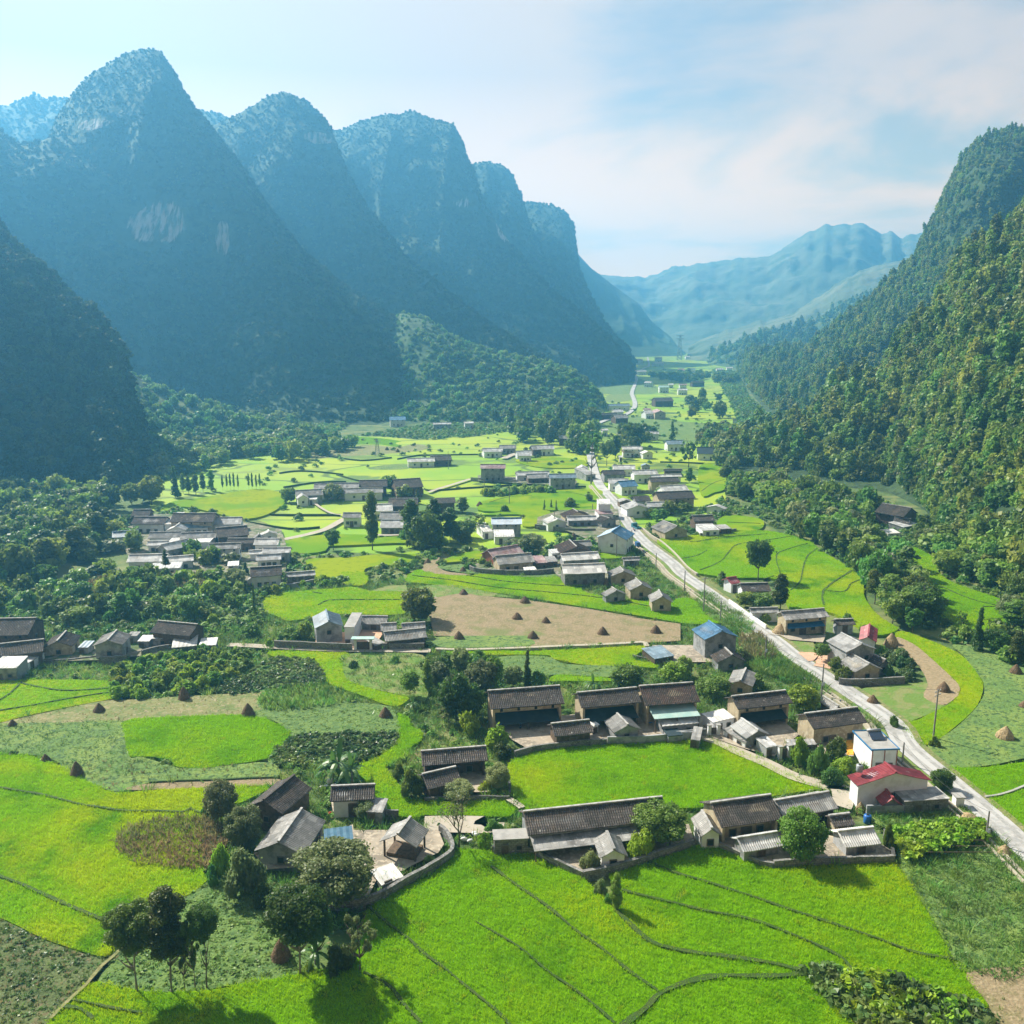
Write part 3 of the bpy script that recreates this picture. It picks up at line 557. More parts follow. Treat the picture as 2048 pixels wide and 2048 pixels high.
R10 = rice("K 205,512 230,485 290,460 400,488 600,500 700,490 1000,512 1190,505 1240,540 1330,560 1340,600 1500,640 1770,670 1932,710 J 900,290 1015,352 790,358 500,310 0,230 K 1350,705 1000,645 700,600 300,550 205,540", 'rice', 'long stepped rice terraces above the ploughed field')
R11 = rice("J 690,250 700,190 800,178 900,240 930,292", 'rice_g', None)
R12 = rice("K 430,405 600,340 705,348 700,385 500,412", 'rice_y', None)
R13 = rice("K 500,985 1000,990 1100,985 1350,975 1720,955 1740,975 1660,1040 1820,1070 1800,1100 1640,1085 1480,1088 1300,1072 1150,1040 1090,1015 700,1015 500,1012", 'rice_y', 'rice strip below the thin white path in the middle')
R14 = rice("G 770,262 825,212 1000,225 1230,240 1240,262 920,262", 'rice', None)
R15 = rice("N 1280,855 1500,825 1932,792 P 0,368 340,340 540,370 650,400 720,460 900,570 960,620 975,660 980,740 1040,830 1100,880 1180,935 1040,970 900,890 760,830 530,800 470,640 200,625 0,600 N 1480,1050 1380,950", 'rice', 'fan of curved rice terraces right of the road')
R16 = rice("P 160,250 360,272 365,330 240,342 100,310", 'rice', None)
R17 = rice("P 1110,420 1200,422 1300,450 1410,520 1420,590 1500,650 1650,705 1800,760 1775,810 1812,860 1750,960 1500,920 1400,800 1350,640 1200,540 1110,500", 'rice_g', 'rice terrace between the tree belt and the right hillside')
R17b = rice("I 1350,330 1500,360 1780,345 1700,470 1500,470 1400,440", 'rice_g', None)
R18 = rice("I 930,470 1000,458 1150,510 1300,570 1450,650 1560,780 1610,870 1600,960 1540,1070 1400,1200 1270,1300 1200,1340 1110,1335 1030,1260 950,1180 1100,1150 1200,1100 1350,1025 1430,940 1420,870 1300,750 1180,640 1080,560 980,510", 'rice_y', 'yellow crescent-shaped rice field curving right of the road')
R19 = rice("D 1400,155 1640,150 1932,110 2100,90 2100,260 1932,280 1830,320 1700,345 1640,350 1500,230", 'rice_g', 'small deep green rice plot right of the road')
R20 = rice("D 1680,380 1932,300 2200,250 2200,700 1932,580", 'rice_g', 'rice plot at the right edge below the low retaining wall')
R21 = rice("M 60,1072 200,1050 350,1030 640,1030 640,1055 920,1040 920,1080 700,1095 350,1110 60,1112", 'rice', None)
R22 = rice("L 1470,480 1740,440 1760,545 1500,560", 'rice', None)
R23 = rice("F 905,0 1085,0 1090,88 960,90", 'rice_y', None)
R24 = rice("K 1450,340 1600,335 1680,360 1590,385 1465,388", 'rice', None)
R25 = rice("M 1470,885 1700,860 1932,862 1850,960 1740,965 1740,890 1520,890", 'rice', None)
R26 = rice("N 100,570 400,520 560,505 870,500 885,560 860,640 500,645 60,652 40,600", 'rice', 'rice field behind the houses left of the road')
R27 = rice("N 1580,330 1740,320 1760,480 1680,520 1590,532", 'rice', None)
R28 = rice("K 205,248 0,262 0,290 205,290", 'rice', None, sm=False)
R29 = rice("L 600,250 700,195 900,170 1250,112 1430,130 1480,200 1350,290 1170,320 950,270 760,235 650,270", 'rice_y', 'bright rice field beyond the left hamlet')
BAY = [("A 0,290 300,345 520,400 700,430 900,455 1290,462", 1), ("A 1290,462 1345,435", 1), ("A 1345,440 1440,480", 1), ("A -200,840 0,920 200,1000 400,1080 560,1160 720,1225 740,1245", 1.2), ("A 440,1840 560,1860 660,1930", 1), ("A 520,1790 700,1830 950,1880 1000,1885", .8),
 ("C 120,850 200,910 300,990 500,1130 700,1290 900,1440 1100,1600 1300,1745", .9), ("C 1000,2000 1200,1850 1300,1755 1500,1670 1700,1635 1932,1625 D 290,1620 320,1600", 1.6),
 ("C 0,1240 200,1350 400,1500 600,1660 800,1800 980,1960", .7), ("B 1000,1130 1130,1240 1300,1380 1500,1540 1700,1700 1932,1900 2000,1990", .9), ("B 980,1600 1150,1700 1280,1850 1380,1960", .9),
 ("C 990,1160 1100,1260 1250,1390 1500,1450 1932,1510 D 250,1560 470,1620", 1.6), ("C 1030,1020 1300,1090 1600,1160 1932,1230 D 300,1330 500,1420 650,1500 750,1610", 1.0), ("C 1210,810 1400,890 1650,970 1932,1060 D 300,1160 600,1260 900,1360 1200,1470 1450,1515", 1.0),
 ("E 170,860 350,900 560,918 890,895", .8), ("E -200,1120 0,1075 300,1025 600,970 885,925", .8), ("E -100,1030 0,990 90,930 170,850", .8),
 ("F 720,250 780,220 900,210 1400,210", .8), ("F 680,150 750,163", .7), ("K 240,500 500,532 800,580 1150,612 1500,650 1785,705", .9), ("K 590,500 900,545 1340,575", .8),
 ("P -60,410 0,405 200,380 400,362", .8), ("P 0,580 120,530 180,460 230,425 400,400 545,375", .9), ("P 475,600 455,490 520,455 640,420", .8), ("P 540,700 600,640 630,510 700,450", .9), ("P 735,790 730,720 770,670 900,585", 1.3), ("P 760,705 860,710 900,660 970,635", .9), ("P 380,635 440,615", .7), ("N 1440,990 1550,970 1630,930", .8), ("N 1560,870 1700,840 1932,820", .7),
 ("P 1400,660 1600,750 1760,790", 1.0), ("P 1780,800 1690,800", .8), ("P 1690,880 1812,870", .9), ("P 160,292 360,300", .6), ("P 1110,500 1350,600 1420,600", .8),
 ("M 30,590 150,575 300,580 480,600", .7), ("M 860,490 1000,465 1100,462 1640,455", .8), ("M 60,690 300,655 500,650", .6), ("L 1370,285 1500,290 1860,290", .7), ("L 1170,330 1500,385 1720,375", .8), ("M 0,885 250,885 460,885", .7),
 ("M 1050,700 1100,712 1350,695 1700,672", .9), ("M 380,470 600,500 820,480", .6), ("M 430,600 620,650 740,640", .6), ("N 280,470 450,440 600,470 780,475", .7), ("N 640,515 760,540 840,580", .7), ("N 100,590 250,550 400,545", .8), ("N 1590,510 1680,450 1750,430", .8), ("N 1300,300 1600,310 1740,330", .8), ("A 1050,255 1500,235 1932,222", .7)]
for s, wd in BAY:
    ribbon('field_bund', pts(s), wd*.36, 'bund', z=RH, h=.32)
# dry, vegetable and bare plots
PLOT = {}
def plot(key, kind, s, name='field', label=None, sm=True): PLOT[key] = field(kind, s, name, label, sm)[1]
plot('dryfront', 'dry_d', "A -400,1130 0,1215 300,1360 560,1450 700,1488 770,1480 690,1600 640,1650 520,1770 360,1920 250,2100 -500,2000", label='dry brown bean plot in the bottom left corner')
plot('vegfront', 'cabb', "A 690,1655 900,1400 1030,1110 1320,1055 1480,950 1932,1000 B 300,1000 500,1300 650,1570 400,1630 0,1690 A 1400,1725 1080,1735 900,1705", label='blue-green vegetable plot under the tall trees')
plot('circle', 'dry_d', "A 820,640 870,580 960,540 1130,510 1380,490 1500,530 1600,620 1530,780 1440,870 1200,855 980,825 870,760 822,710", label='round plot of dry maize inside the rice field')
plot('E_dry', 'dry', "E 0,1170 130,1135 400,1075 700,1012 890,985 1000,985 1400,960 1932,930 F 150,935 300,900 300,1060 150,1105 0,1103 E 970,1150 500,1180 0,1220")
plot('E_veg', 'veg', "E -200,1190 500,1165 960,1160 1000,1420 1100,1430 1380,1515 1500,1530 1200,1560 900,1584 620,1560 350,1430 0,1400 -200,1390")
plot('A_mix', 'veg', "A 420,125 900,90 1230,150 1500,140 1900,110 1932,222 1500,235 1050,255 850,315 700,280")
plot('A_soil', 'soil', "A 870,305 1050,260 1500,240 1932,225 1932,268 1500,285 1200,298", label='strip of bare soil behind the gable-roofed farm')
plot('taro1', 'veg', "F 380,660 640,670 740,740 765,850 600,880 450,900 100,940 0,930 E 1640,910 1800,830 F 200,780 300,700")
plot('taro2', 'veg', "F 335,1470 390,1370 520,1275 900,1240 1200,1240 1340,1240 1345,1290 1280,1370 1080,1440 900,1490 500,1490")
plot('cabb1', 'cabb', "F 150,1100 300,1060 960,1010 1280,1040 1320,1100 1330,1240 900,1240 560,1280 450,1195 350,1140", label='blue-green cabbage plot in the middle left')
plot('maize1', 'veg', "F 300,930 760,870 960,950 960,1010 330,1075")
plot('weeds', 'grass', "F 945,630 1530,640 1560,980 1410,960 1100,890 960,840 915,770 912,700")
plot('soil1', 'soil', "K 380,640 560,612 700,632 1000,662 1350,712 1700,772 J 300,300 740,360 740,480 480,495 0,520 K 1100,962 1000,965 990,900 380,890 350,760", label='wide ploughed field dotted with haystacks', sm=False)
plot('K_strip', 'grass', "K 290,570 500,560 700,600 900,640 700,632 560,615 380,640 320,600")
plot('K_veg', 'veg', "K 380,900 940,890 985,900 990,955 400,965")
plot('K_path', 'soil', "K 330,420 420,380 400,420 450,470 600,490 590,500 400,490 300,462")
plot('K_cab', 'cabb', "K 405,440 600,430 700,485 900,500 1150,490 1200,510 1000,510 700,490 600,485 470,465")
plot('G_cab', 'cabb', "G 380,75 740,70 900,130 1300,150 1250,230 930,215 800,215 650,235 560,230 400,160")
plot('F_grass', 'grass', "F 1130,140 1250,100 1400,95 1415,148", sm=False)
plot('furrow', 'soil_row', "I 940,510 980,512 1080,562 1180,642 1300,752 1420,872 1425,940 1400,975 1300,1033 1130,970 1180,860 1090,700 960,590", label='furrowed tan plot inside the yellow crescent')
plot('I_veg', 'grass', "I 600,955 700,900 1000,870 1180,862 1150,970 1290,1035 1350,1022 1200,1100 1050,1160 950,1182 850,1150 700,1040")
plot('I_right', 'veg', "I 1380,560 1700,620 2000,760 2100,1000 2100,1420 1932,1450 1700,1500 1480,1525 1380,1535 1180,1375 1270,1300 1400,1210 1540,1075 1615,960 1612,860 1560,780 1460,650", label='sloping vegetable field on the right beyond the crescent')
plot('garden', 'veg', "D 870,465 1100,470 1400,455 1520,450 1700,620 1932,830 2050,1000 2050,1592 1520,1592 1440,1515 1290,1230 1150,1000 1060,850 1010,620 880,540", label='leafy vegetable garden below the pale house by the road')
plot('soil2', 'soil', "D 1525,1600 2050,1600 2050,2050 1720,2050 1680,1830", label='dug soil plot in the bottom right corner')
plot('J_lawn', 'grass', "J 1400,440 1640,470 1700,560 1700,590 1600,590 1450,480", label='small lawn in front of the long pale farmhouse')
plot('J_maize', 'veg', "J 1150,470 1250,455 1330,440 1420,600 1230,615 1180,560")
plot('J_scrub', 'veg', "J 850,160 950,130 1060,230 1230,350 1235,440 1150,430 1010,350 920,290")
plot('L_dry', 'dry', "L 100,760 450,740 700,720 1000,720 1080,800 850,820 450,830 130,860")
plot('L_green', 'veg', "L 1000,940 1150,900 1250,930 1300,1000 1150,1050 1000,1054")

# ---------------------------------------------------------------- road, lanes, yards
ROAD = pts("Z 2130,1782 2048,1703 1980,1640 1900,1572 1815,1500 1782,1450 1700,1392 1640,1352 1594,1322 1555,1290 1520,1264 1457,1218 1406,1181 1366,1153 1343,1129 1292,1090 1263,1059 1246,1034 1235,1014 1215,991 1200,974 1192,955 1186,935 1180,905 1182,880 1192,851 1230,836 1256,828 1270,812 1266,795 1264,785 1273,759 1270,748 1290,736 1298,731 1295,715")
ribbon('road', ROAD, 4.3, 'road', label='pale concrete road running up the valley')
for s_ in (-.95, .95): ribbon('wheel_track', ROAD[:20], .75, 'road_worn', off=s_)
ribbon('road_verge', ROAD[:20], 1.5, 'grass', off=3.0)
ribbon('road_verge', ROAD[:20], 1.1, 'dry', off=-2.6)
ribbon('drain_kerb', ROAD[:21], .5, 'kerb', h=.18, off=3.9, label='pale concrete drain kerb along the road')
ribbon('drain_kerb', ROAD[:21], .4, 'kerb', h=.18, off=4.9)
ribbon('lane', pts("H 380,692 470,720 560,752 700,822 900,905 1100,1005 1300,1065 1400,1090 1500,1100 D 600,305 680,320"), 2.6, 'path', label='dusty lane along the enclosed rice field')
ribbon('lane', pts("D 640,310 655,350 655,400 640,430"), 3.0, 'path')
ribbon('path', pts("F 30,562 200,570 380,580 600,592 900,603 1250,607 1590,610"), 2.2, 'path', label='white concrete path in front of the walled blue-roofed farm')
ribbon('path', pts("K 390,980 600,985 990,972 1200,962 1400,955 1600,945 1725,938 1752,965"), 1.0, 'kerb', h=.12, label='thin white field path below the ploughed field')
ribbon('path', pts("L 1465,468 1560,448 1660,425 1760,395 1860,340 1900,320"), 3.0, 'path')
ribbon('path', pts("M 1375,635 1280,665 1150,705 1080,730"), 2.2, 'path')
ribbon('path', pts("M 270,800 330,845 400,880 470,890"), 1.2, 'path')
ribbon('path', pts("M 700,1032 800,1035 920,1030"), 2.0, 'path')
ribbon('path', pts("A 960,1380 880,1415 800,1490 700,1580 610,1690 500,1790 360,1930"), .4, 'dry', label='narrow earth path beside the tall trees')
ribbon('path', pts("B 1400,560 1600,555 1830,560 C 100,548"), 4.4, 'path', label='pale lane between the farm walls')
ribbon('path', pts("C 235,375 300,415 330,440"), 1.1, 'path')
ribbon('path', pts("N 1175,775 1250,835 1310,870 1400,950 1490,1050 1560,1100"), .6, 'kerb', h=.15)
ribbon('path', pts("N 200,280 260,255 320,235"), 4, 'path')
ribbon('path', pts("J 1600,600 1700,600 1780,640 1760,680"), 5, 'yard_o', label='sunlit terracotta forecourt by the roadside')
YARDS = []
def yard(s, m='yard', label=None): o = field(m, s, 'yard', label, sm=False); YARDS.append(o[1]); return o
yard("B 905,600 1110,600 1500,600 1540,700 1500,760 1300,860 1250,890 1090,900 1000,1090 800,1080 700,900 640,850 560,830 700,640 900,560", label='dusty yard inside the curved stone wall')
yard("B 200,760 560,740 560,860 300,880")
yard("B 740,360 1060,400 1060,480 760,470")
yard("B 1390,200 1850,160 1850,330 1400,340")
yard("C 400,640 700,600 1150,560 1500,560 1540,680 1250,780 1040,850 900,890 760,910 520,810 390,750")
yard("C 1660,660 1932,640 D 250,600 560,640 1000,720 1010,790 700,800 170,830 0,800 C 1932,790")
yard("G 380,620 880,540 1080,520 1500,520 1932,520 1932,680 1500,720 1200,745 750,780 600,800 480,730")
yard("H 0,560 430,520 560,560 900,700 1060,760 960,860 700,790 500,720 430,690 0,720")
yard("H 560,520 1000,560 1150,690 1060,760 900,720 800,620")
yard("H 1280,700 1560,640 1570,860 1300,850", 'yard')
yard("J 1290,430 1480,450 1760,450 1740,500 1500,480 1440,450")
yard("F 700,470 990,470 1200,400 1215,490 1150,590 980,590 700,560", 'yard_o')
yard("J 540,520 960,520 960,640 600,640")
yard("L 400,300 900,280 1450,400 1500,560 1480,700 1100,790 800,690 420,680 330,500", "yard_d")
yard("E -200,560 700,560 760,600 1650,520 1660,590 1150,650 760,690 300,700 -200,700", "yard_d")
yard("K 780,390 1200,400 1500,460 1500,540 1200,530 1150,480 640,480 620,440", "yard_d")
yard("N 20,400 720,440 700,480 20,440", "yard_d")
yard("N 600,650 1000,640 1020,760 1060,860 900,900 600,780 430,770 440,700", "yard_d")
# orange grain spread to dry
g = sheet('drying_maize', pts("H 1490,740 1565,735 1570,850 1520,852"), mat('maize_grain', (.72, .30, .03), .8, (.80, .42, .05), 3), sm=False)[0]
tag(g, 'orange sheet of maize drying beside the flat-roofed white house', 'drying maize', kind='stuff')

# ---------------------------------------------------------------- building materials
def tilex(pitch, dark=.5):
    def ex(t, L, vec, cur, p):
        c = nd(t, 'ShaderNodeTexCoord'); br = nd(t, 'ShaderNodeTexBrick'); br.inputs['Scale'].default_value = 1; br.inputs['Brick Width'].default_value = pitch; br.inputs['Row Height'].default_value = pitch*1.1
        br.inputs['Mortar Size'].default_value = .03; br.inputs['Color1'].default_value = (1, 1, 1, 1); br.inputs['Color2'].default_value = (.55, .55, .55, 1); br.inputs['Mortar'].default_value = (dark*.4,)*3 + (1,)
        L(c.outputs['Object'], br.inputs['Vector']); x = nd(t, 'ShaderNodeMix', data_type='RGBA'); x.blend_type = 'MULTIPLY'; x.inputs[0].default_value = 1; L(cur, x.inputs[6]); L(br.outputs[0], x.inputs[7]); return x.outputs[2]
    return ex
def blocks(wd, h, mort, amt=.6):
    def ex(t, L, vec, cur, p):
        c = nd(t, 'ShaderNodeTexCoord'); s = nd(t, 'ShaderNodeSeparateXYZ'); L(c.outputs['Object'], s.inputs[0]); a = nd(t, 'ShaderNodeMath', operation='ADD'); L(s.outputs[0], a.inputs[0]); L(s.outputs[1], a.inputs[1])
        k = nd(t, 'ShaderNodeCombineXYZ'); L(a.outputs[0], k.inputs[0]); L(s.outputs[2], k.inputs[1])
        br = nd(t, 'ShaderNodeTexBrick'); br.inputs['Scale'].default_value = 1; br.inputs['Brick Width'].default_value = wd; br.inputs['Row Height'].default_value = h; br.inputs['Mortar Size'].default_value = .02
        br.inputs['Color1'].default_value = (1, 1, 1, 1); br.inputs['Color2'].default_value = (.72, .72, .74, 1); br.inputs['Mortar'].default_value = (*mort, 1); L(k.outputs[0], br.inputs['Vector'])
        x = nd(t, 'ShaderNodeMix', data_type='RGBA'); x.blend_type = 'MULTIPLY'; x.inputs[0].default_value = amt; L(cur, x.inputs[6]); L(br.outputs[0], x.inputs[7]); return x.outputs[2]
    return ex
M['tile'] = mat('old_roof_tile', (.115, .10, .09), .85, [((.065, .06, .055), .5, .45, .62), ((.36, .35, .33), 1.3, .60, .70), ((.16, .125, .10), .25, .5, .65)], extra=tilex(.33), objrand=.2, bump=.04, bscale=5)
M['tile_b'] = mat('reddish_roof_tile', (.10, .065, .052), .85, [((.05, .045, .04), .6, .45, .62), ((.24, .15, .11), 2.2, .58, .68)], extra=tilex(.33), objrand=.2, bump=.04, bscale=5)
M['fibro'] = mat('grey_fibre_cement', (.34, .335, .32), .85, [((.22, .215, .21), .4, .45, .62), ((.46, .45, .43), 1.6, .52, .66)], extra=tilex(1.1, 1.4), objrand=.15, bump=.02)
M['ltgray'] = mat('light_grey_sheet', (.55, .55, .54), .7, [((.42, .42, .41), .4, .45, .62)], extra=tilex(1.1, 1.6), objrand=.12)
M['white'] = mat('whitened_sheet', (.70, .69, .66), .7, [((.52, .50, .47), .35, .5, .68)], objrand=.08, extra=tilex(1.4, 2.0))
M['blue'] = mat('blue_metal_sheet', (.09, .24, .42), .45, (.14, .30, .47), .5, objrand=.1, extra=tilex(.9, 1.4), spec=.5)
M['blueg'] = mat('blue_grey_sheet', (.20, .29, .36), .5, (.27, .35, .41), .5, objrand=.1, extra=tilex(.9, 1.6), spec=.5)
M['red'] = mat('red_metal_sheet', (.30, .045, .06), .5, (.36, .08, .09), .5, extra=tilex(.9, 1.5), spec=.4)
M['pink'] = mat('faded_red_sheet', (.38, .24, .24), .7, (.46, .36, .35), .4, extra=tilex(.9, 1.5))
M['rust'] = mat('rusty_sheet', (.34, .12, .07), .8, (.22, .10, .07), .6)
M['teal'] = mat('teal_sheet', (.30, .46, .42), .6, (.40, .52, .47), .6)
M['mud'] = mat('yellow_mud_wall', (.43, .36, .24), .95, [((.30, .245, .165), .5, .45, .62), ((.52, .46, .33), 1.8, .52, .66)], bump=.04, objrand=.12)
M['block'] = mat('grey_block_wall', (.37, .38, .385), .95, [((.22, .23, .23), .6, .45, .62)], extra=blocks(.45, .22, (.5, .5, .5)), bump=.02, objrand=.15)
M['stone'] = mat('dry_stone_wall', (.24, .235, .22), .95, [((.15, .15, .14), .9, .45, .6), ((.33, .32, .30), 3, .52, .64)], extra=blocks(.55, .3, (.25, .25, .25), .8), bump=.08, bscale=3)
M['plaster'] = mat('pale_plaster', (.72, .735, .75), .9, [((.60, .61, .61), .5, .48, .66)], objrand=.06)
M['wood'] = mat('weathered_wood', (.15, .105, .07), .9, [((.09, .065, .045), 1.5, .45, .6)], extra=blocks(.25, 4, (.4, .4, .4)), objrand=.15)
M['timber'] = mat('dark_timber', (.09, .065, .045), .9, (.14, .10, .07), 2)
M['dark'] = mat('dark_opening', (.018, .018, .02), .6)  # near-black; on window panels it paints the unlit room behind
M['glass'] = mat('window_glass', (.03, .04, .05), .15, spec=.6)
M['frame'] = mat('window_frame', (.15, .13, .11), .7)
M['bluecloth'] = mat('blue_tarpaulin', (.03, .14, .30), .6, (.05, .20, .38), 1.5)
M['bluedark'] = mat('dull_blue_sheet', (.035, .10, .16), .7, (.06, .15, .22), .8)
M['darkawn'] = mat('dark_blue_awning', (.018, .035, .045), .85, (.03, .05, .06), .8)
M['concrete'] = mat('raw_concrete', (.36, .35, .33), .9, (.27, .265, .25), .7, bump=.02)
M['ridge'] = mat('lime_ridge', (.42, .41, .39), .9, (.24, .235, .22), 1.2)

# ---------------------------------------------------------------- house builder
def solve(f, lo_, hi_):
    a, b = f(lo_), f(hi_)
    if a*b > 0: return lo_ if abs(a) < abs(b) else hi_
    for _ in range(40):
        m = (lo_+hi_)/2
        if f(m)*a > 0: lo_ = m
        else: hi_ = m
    return (lo_+hi_)/2
def line_y(a, b, x):
    pa, pb = proj(a), proj(b)
    if abs(pb[0]-pa[0]) < 1: return (pa[1]+pb[1])/2
    return pa[1] + (pb[1]-pa[1])*(x-pa[0])/(pb[0]-pa[0])
def roof_mesh(L, D, h, hr, near, thick=.14, sag=.0, pitch=.33):
    n = max(2, int(L/(pitch/2))) if near else 2; n = min(n, 160); xs_ = np.linspace(-L/2, L/2, n+1); mb = MB(); prof = [(-D/2, h), (-D/4, (h+hr)/2 - (.05 if near else 0)), (0, hr), (D/4, (h+hr)/2 - (.05 if near else 0)), (D/2, h)]
    amp = .045 if near else 0
    for lay in (0, 1):
        for i, x in enumerate(xs_):
            dz = (amp if i % 2 else -amp) if lay == 0 else -thick
            sg = -sag*(1-(2*x/L)**2) + (.06*noise.noise(Vector((x*.35, L, h))) if near else 0)
            for (y, z) in prof: mb.v.append((x, y, z+dz+sg))
    k = n+1
    for i in range(n):
        for j in range(4):
            a = i*5+j; mb.f.append((a, a+5, a+6, a+1)); b = k*5 + a; mb.f.append((b, b+1, b+6, b+5))
        mb.f.append((i*5, k*5+i*5, k*5+i*5+5, i*5+5)); mb.f.append((i*5+4, i*5+9, k*5+i*5+9, k*5+i*5+4))
    for i in (0, n):
        for j in range(4):
            a = i*5+j; b = k*5+a; mb.f.append((a, a+1, b+1, b) if i == 0 else (a+1, a, b, b+1))
    mb.m = [0]*len(mb.f); return mb
HOUSES = []
def opening(root, kind, c, nx, ny, wd, ht, m='dark', frame=True):
    """c = centre on the wall face, (nx, ny) outward"""
    rz = math.atan2(ny, nx) + math.pi/2
    t = .10; mb = MB().box((c[0]+nx*.02, c[1]+ny*.02, c[2]), (wd, t, ht), rz); o = mb.build(kind, M[m], root)
    if frame:
        fb = MB()
        for s in (-1, 1): fb.box((c[0]+nx*.05 - ny*s*(wd/2+.05), c[1]+ny*.05 + nx*s*(wd/2+.05), c[2]), (.10, .16, ht+.2), rz)
        fb.box((c[0]+nx*.05, c[1]+ny*.05, c[2]+ht/2+.055), (wd-.005, .16, .11), rz)
        if kind == 'window': fb.box((c[0]+nx*.07, c[1]+ny*.07, c[2]-ht/2-.045), (wd-.005, .24, .09), rz)
        fb.build('frame' if kind == 'window' else 'door_frame', M['frame'] if m != 'dark' or kind == 'window' else M['timber'], o)
    return o
def house(root, L, D, h, hr, roof, wall, o, dist):
    near = dist < 330; s = (hr-h)/(D/2); og, of = o.get('og', .45), o.get('of', .55)
    wx, wy = L/2-og, D/2-of; por = o.get('porch', 0); tz = lambda y: hr - s*abs(y) - .13
    mb = MB(); yf = -wy + por
    prof = [(yf, 0), (wy, 0), (wy, tz(wy)), (0, tz(0)), (yf, tz(yf))]
    if not o.get('open'):
        mb.add([(x, y, z) for x in (-wx, wx) for y, z in prof], [(4,3,2,1,0), (5,6,7,8,9)] + [(i, (i+1) % 5, 5+(i+1) % 5, 5+i) for i in range(5)])
        if por:
            for sx in (-1, 1): mb.box((sx*(wx-.2), -wy+por/2-.002, tz(wy)/2), (.4, por, tz(wy)-.02))
            if o.get('band'): mb.box((0, -wy+.15, tz(wy)-.55), (2*wx-.82, .3, 1.05))
        mb.build('wall', M[wall], root)
    else:
        for sx in (-1, 1):
            for sy in (-1, 1): MB().box((sx*(wx-.1), sy*(wy-.1), tz(wy)/2), (.22, .22, tz(wy))).build('post', M['timber'], root)
        MB().box((0, 0, .9), (2*wx-.5, 2*wy-.5, .9)).build('wall', M[wall], root)
    r = roof_mesh(L, D, h, hr, near and not o.get('plain'), sag=o.get('sag', .05 if near else 0)).build('roof', [M[roof]], root)
    if near or L > 8:
        MB().box((0, 0, hr+.09), (L+.02, .34, .2)).build('ridge_cap', M['ridge' if roof in ('tile', 'fibro', 'tile_b') and o.get('lime', True) else roof], r)
    # openings on the front and on the gable ends
    if not o.get('open'):
        fl = 2*wx; n = o.get('win', max(0, min(5, int(fl/3.6))))
        top = tz(yf) if not o.get('gable') else tz(wy)
        storeys = 2 if h > 4.3 else 1
        nxy = (0, -1)
        if not o.get('nodoor'):
            opening(root, 'door', (o.get('doorx', 0), yf, 1.05), 0, -1, 1.5 if por else 1.1, 2.05, 'timber' if roof != 'dark' else 'dark', near)
        for k in range(n):
            x = -fl/2 + fl*(k+.5)/n
            if abs(x - o.get('doorx', 0)) < 1.3: continue
            opening(root, 'window', (x, yf, 1.55), 0, -1, .9, .95, 'glass' if wall in ('plaster', 'block') else 'dark', near)
        if storeys == 2 and (o.get('band') or not por):
            yb = -wy if o.get('band') else yf; m_ = n+1
            for k in range(m_):
                x = -fl/2 + fl*(k+.5)/m_; opening(root, 'window', (x, yb, tz(wy)-.75), 0, -1, .5, .6, 'dark', False)
        for k in range(o.get('gw', 1 if near else 0)):
            yy = 0 if o.get('gw', 1) == 1 else (-wy*.5 + k*wy*1.0)
            sx = -1 if root.rotation_euler.z <= .0 or o.get('gable') else 1
            opening(root, 'window', (sx*wx, yy, min(h*.55, 2.0) if storeys == 1 else 3.2), sx, 0, .8, .8, 'dark', near)
    if o.get('awn'):
        aw, az, am = o['awn']; y0 = yf
        y1 = -wy - aw; ma = MB(); z0 = az; z1 = az - .35*(y0-y1)*o.get('asl', 1); lx = wx - (.45 if por else 0.0)
        ma.add([(-lx, y0, z0), (lx, y0, z0), (lx, y1, z1), (-lx, y1, z1), (-lx, y0, z0-.08), (lx, y0, z0-.08), (lx, y1, z1-.08), (-lx, y1, z1-.08)], [(3,2,1,0), (4,5,6,7), (0,1,5,4), (1,2,6,5), (2,3,7,6), (3,0,4,7)])
        a_ = ma.build('lean_to_roof', M[am], root)
        if aw > 1.0:
            for k in range(3): MB().box((-lx+.2 + (2*lx-.4)*k/2, y1+.15, z1/2-.05), (.14, .14, z1-.1)).build('post', M['timber'], a_)
def place(ctr, rz, name='farmhouse'):
    return empty(name, (ctr.x, ctr.y, 0), rz)
def parse(c, s): return [cx(c, *map(float, a.split(','))) for a in s.split()]
def register(root, label, cat, ham, roof, wall, px): HOUSES.append((root, label, cat, ham, roof, wall, px))
def HA(c, s, h, roof, wall, label=None, ham=None, name='farmhouse', slope=.5, **o):
    """eave left, eave right, one ridge point; ridge parallel to the front"""
    a, b, r = parse(c, s); A = G(*a, h); B = G(*b, h); u = (B-A); L = u.length; u.normalize(); v = Vector((-u.y, u.x, 0)); 
    def f(D): k = v*(D/2); zz_ = Vector((0, 0, slope*D/2)); return line_y(A+k+zz_, B+k+zz_, r[0]) - r[1]
    D = min(solve(f, 1.5, 24), o.get('maxd', 13), max(3.2, L*1.3)); ctr = (A+B)/2 + v*(D/2); root = place(ctr, math.atan2(u.y, u.x), name)
    house(root, L, D, h, h+slope*D/2, roof, wall, o, ctr.y); register(root, label, o.get('cat', 'house'), ham or c, roof, wall, (a[0]+b[0])/2); return root, L, D
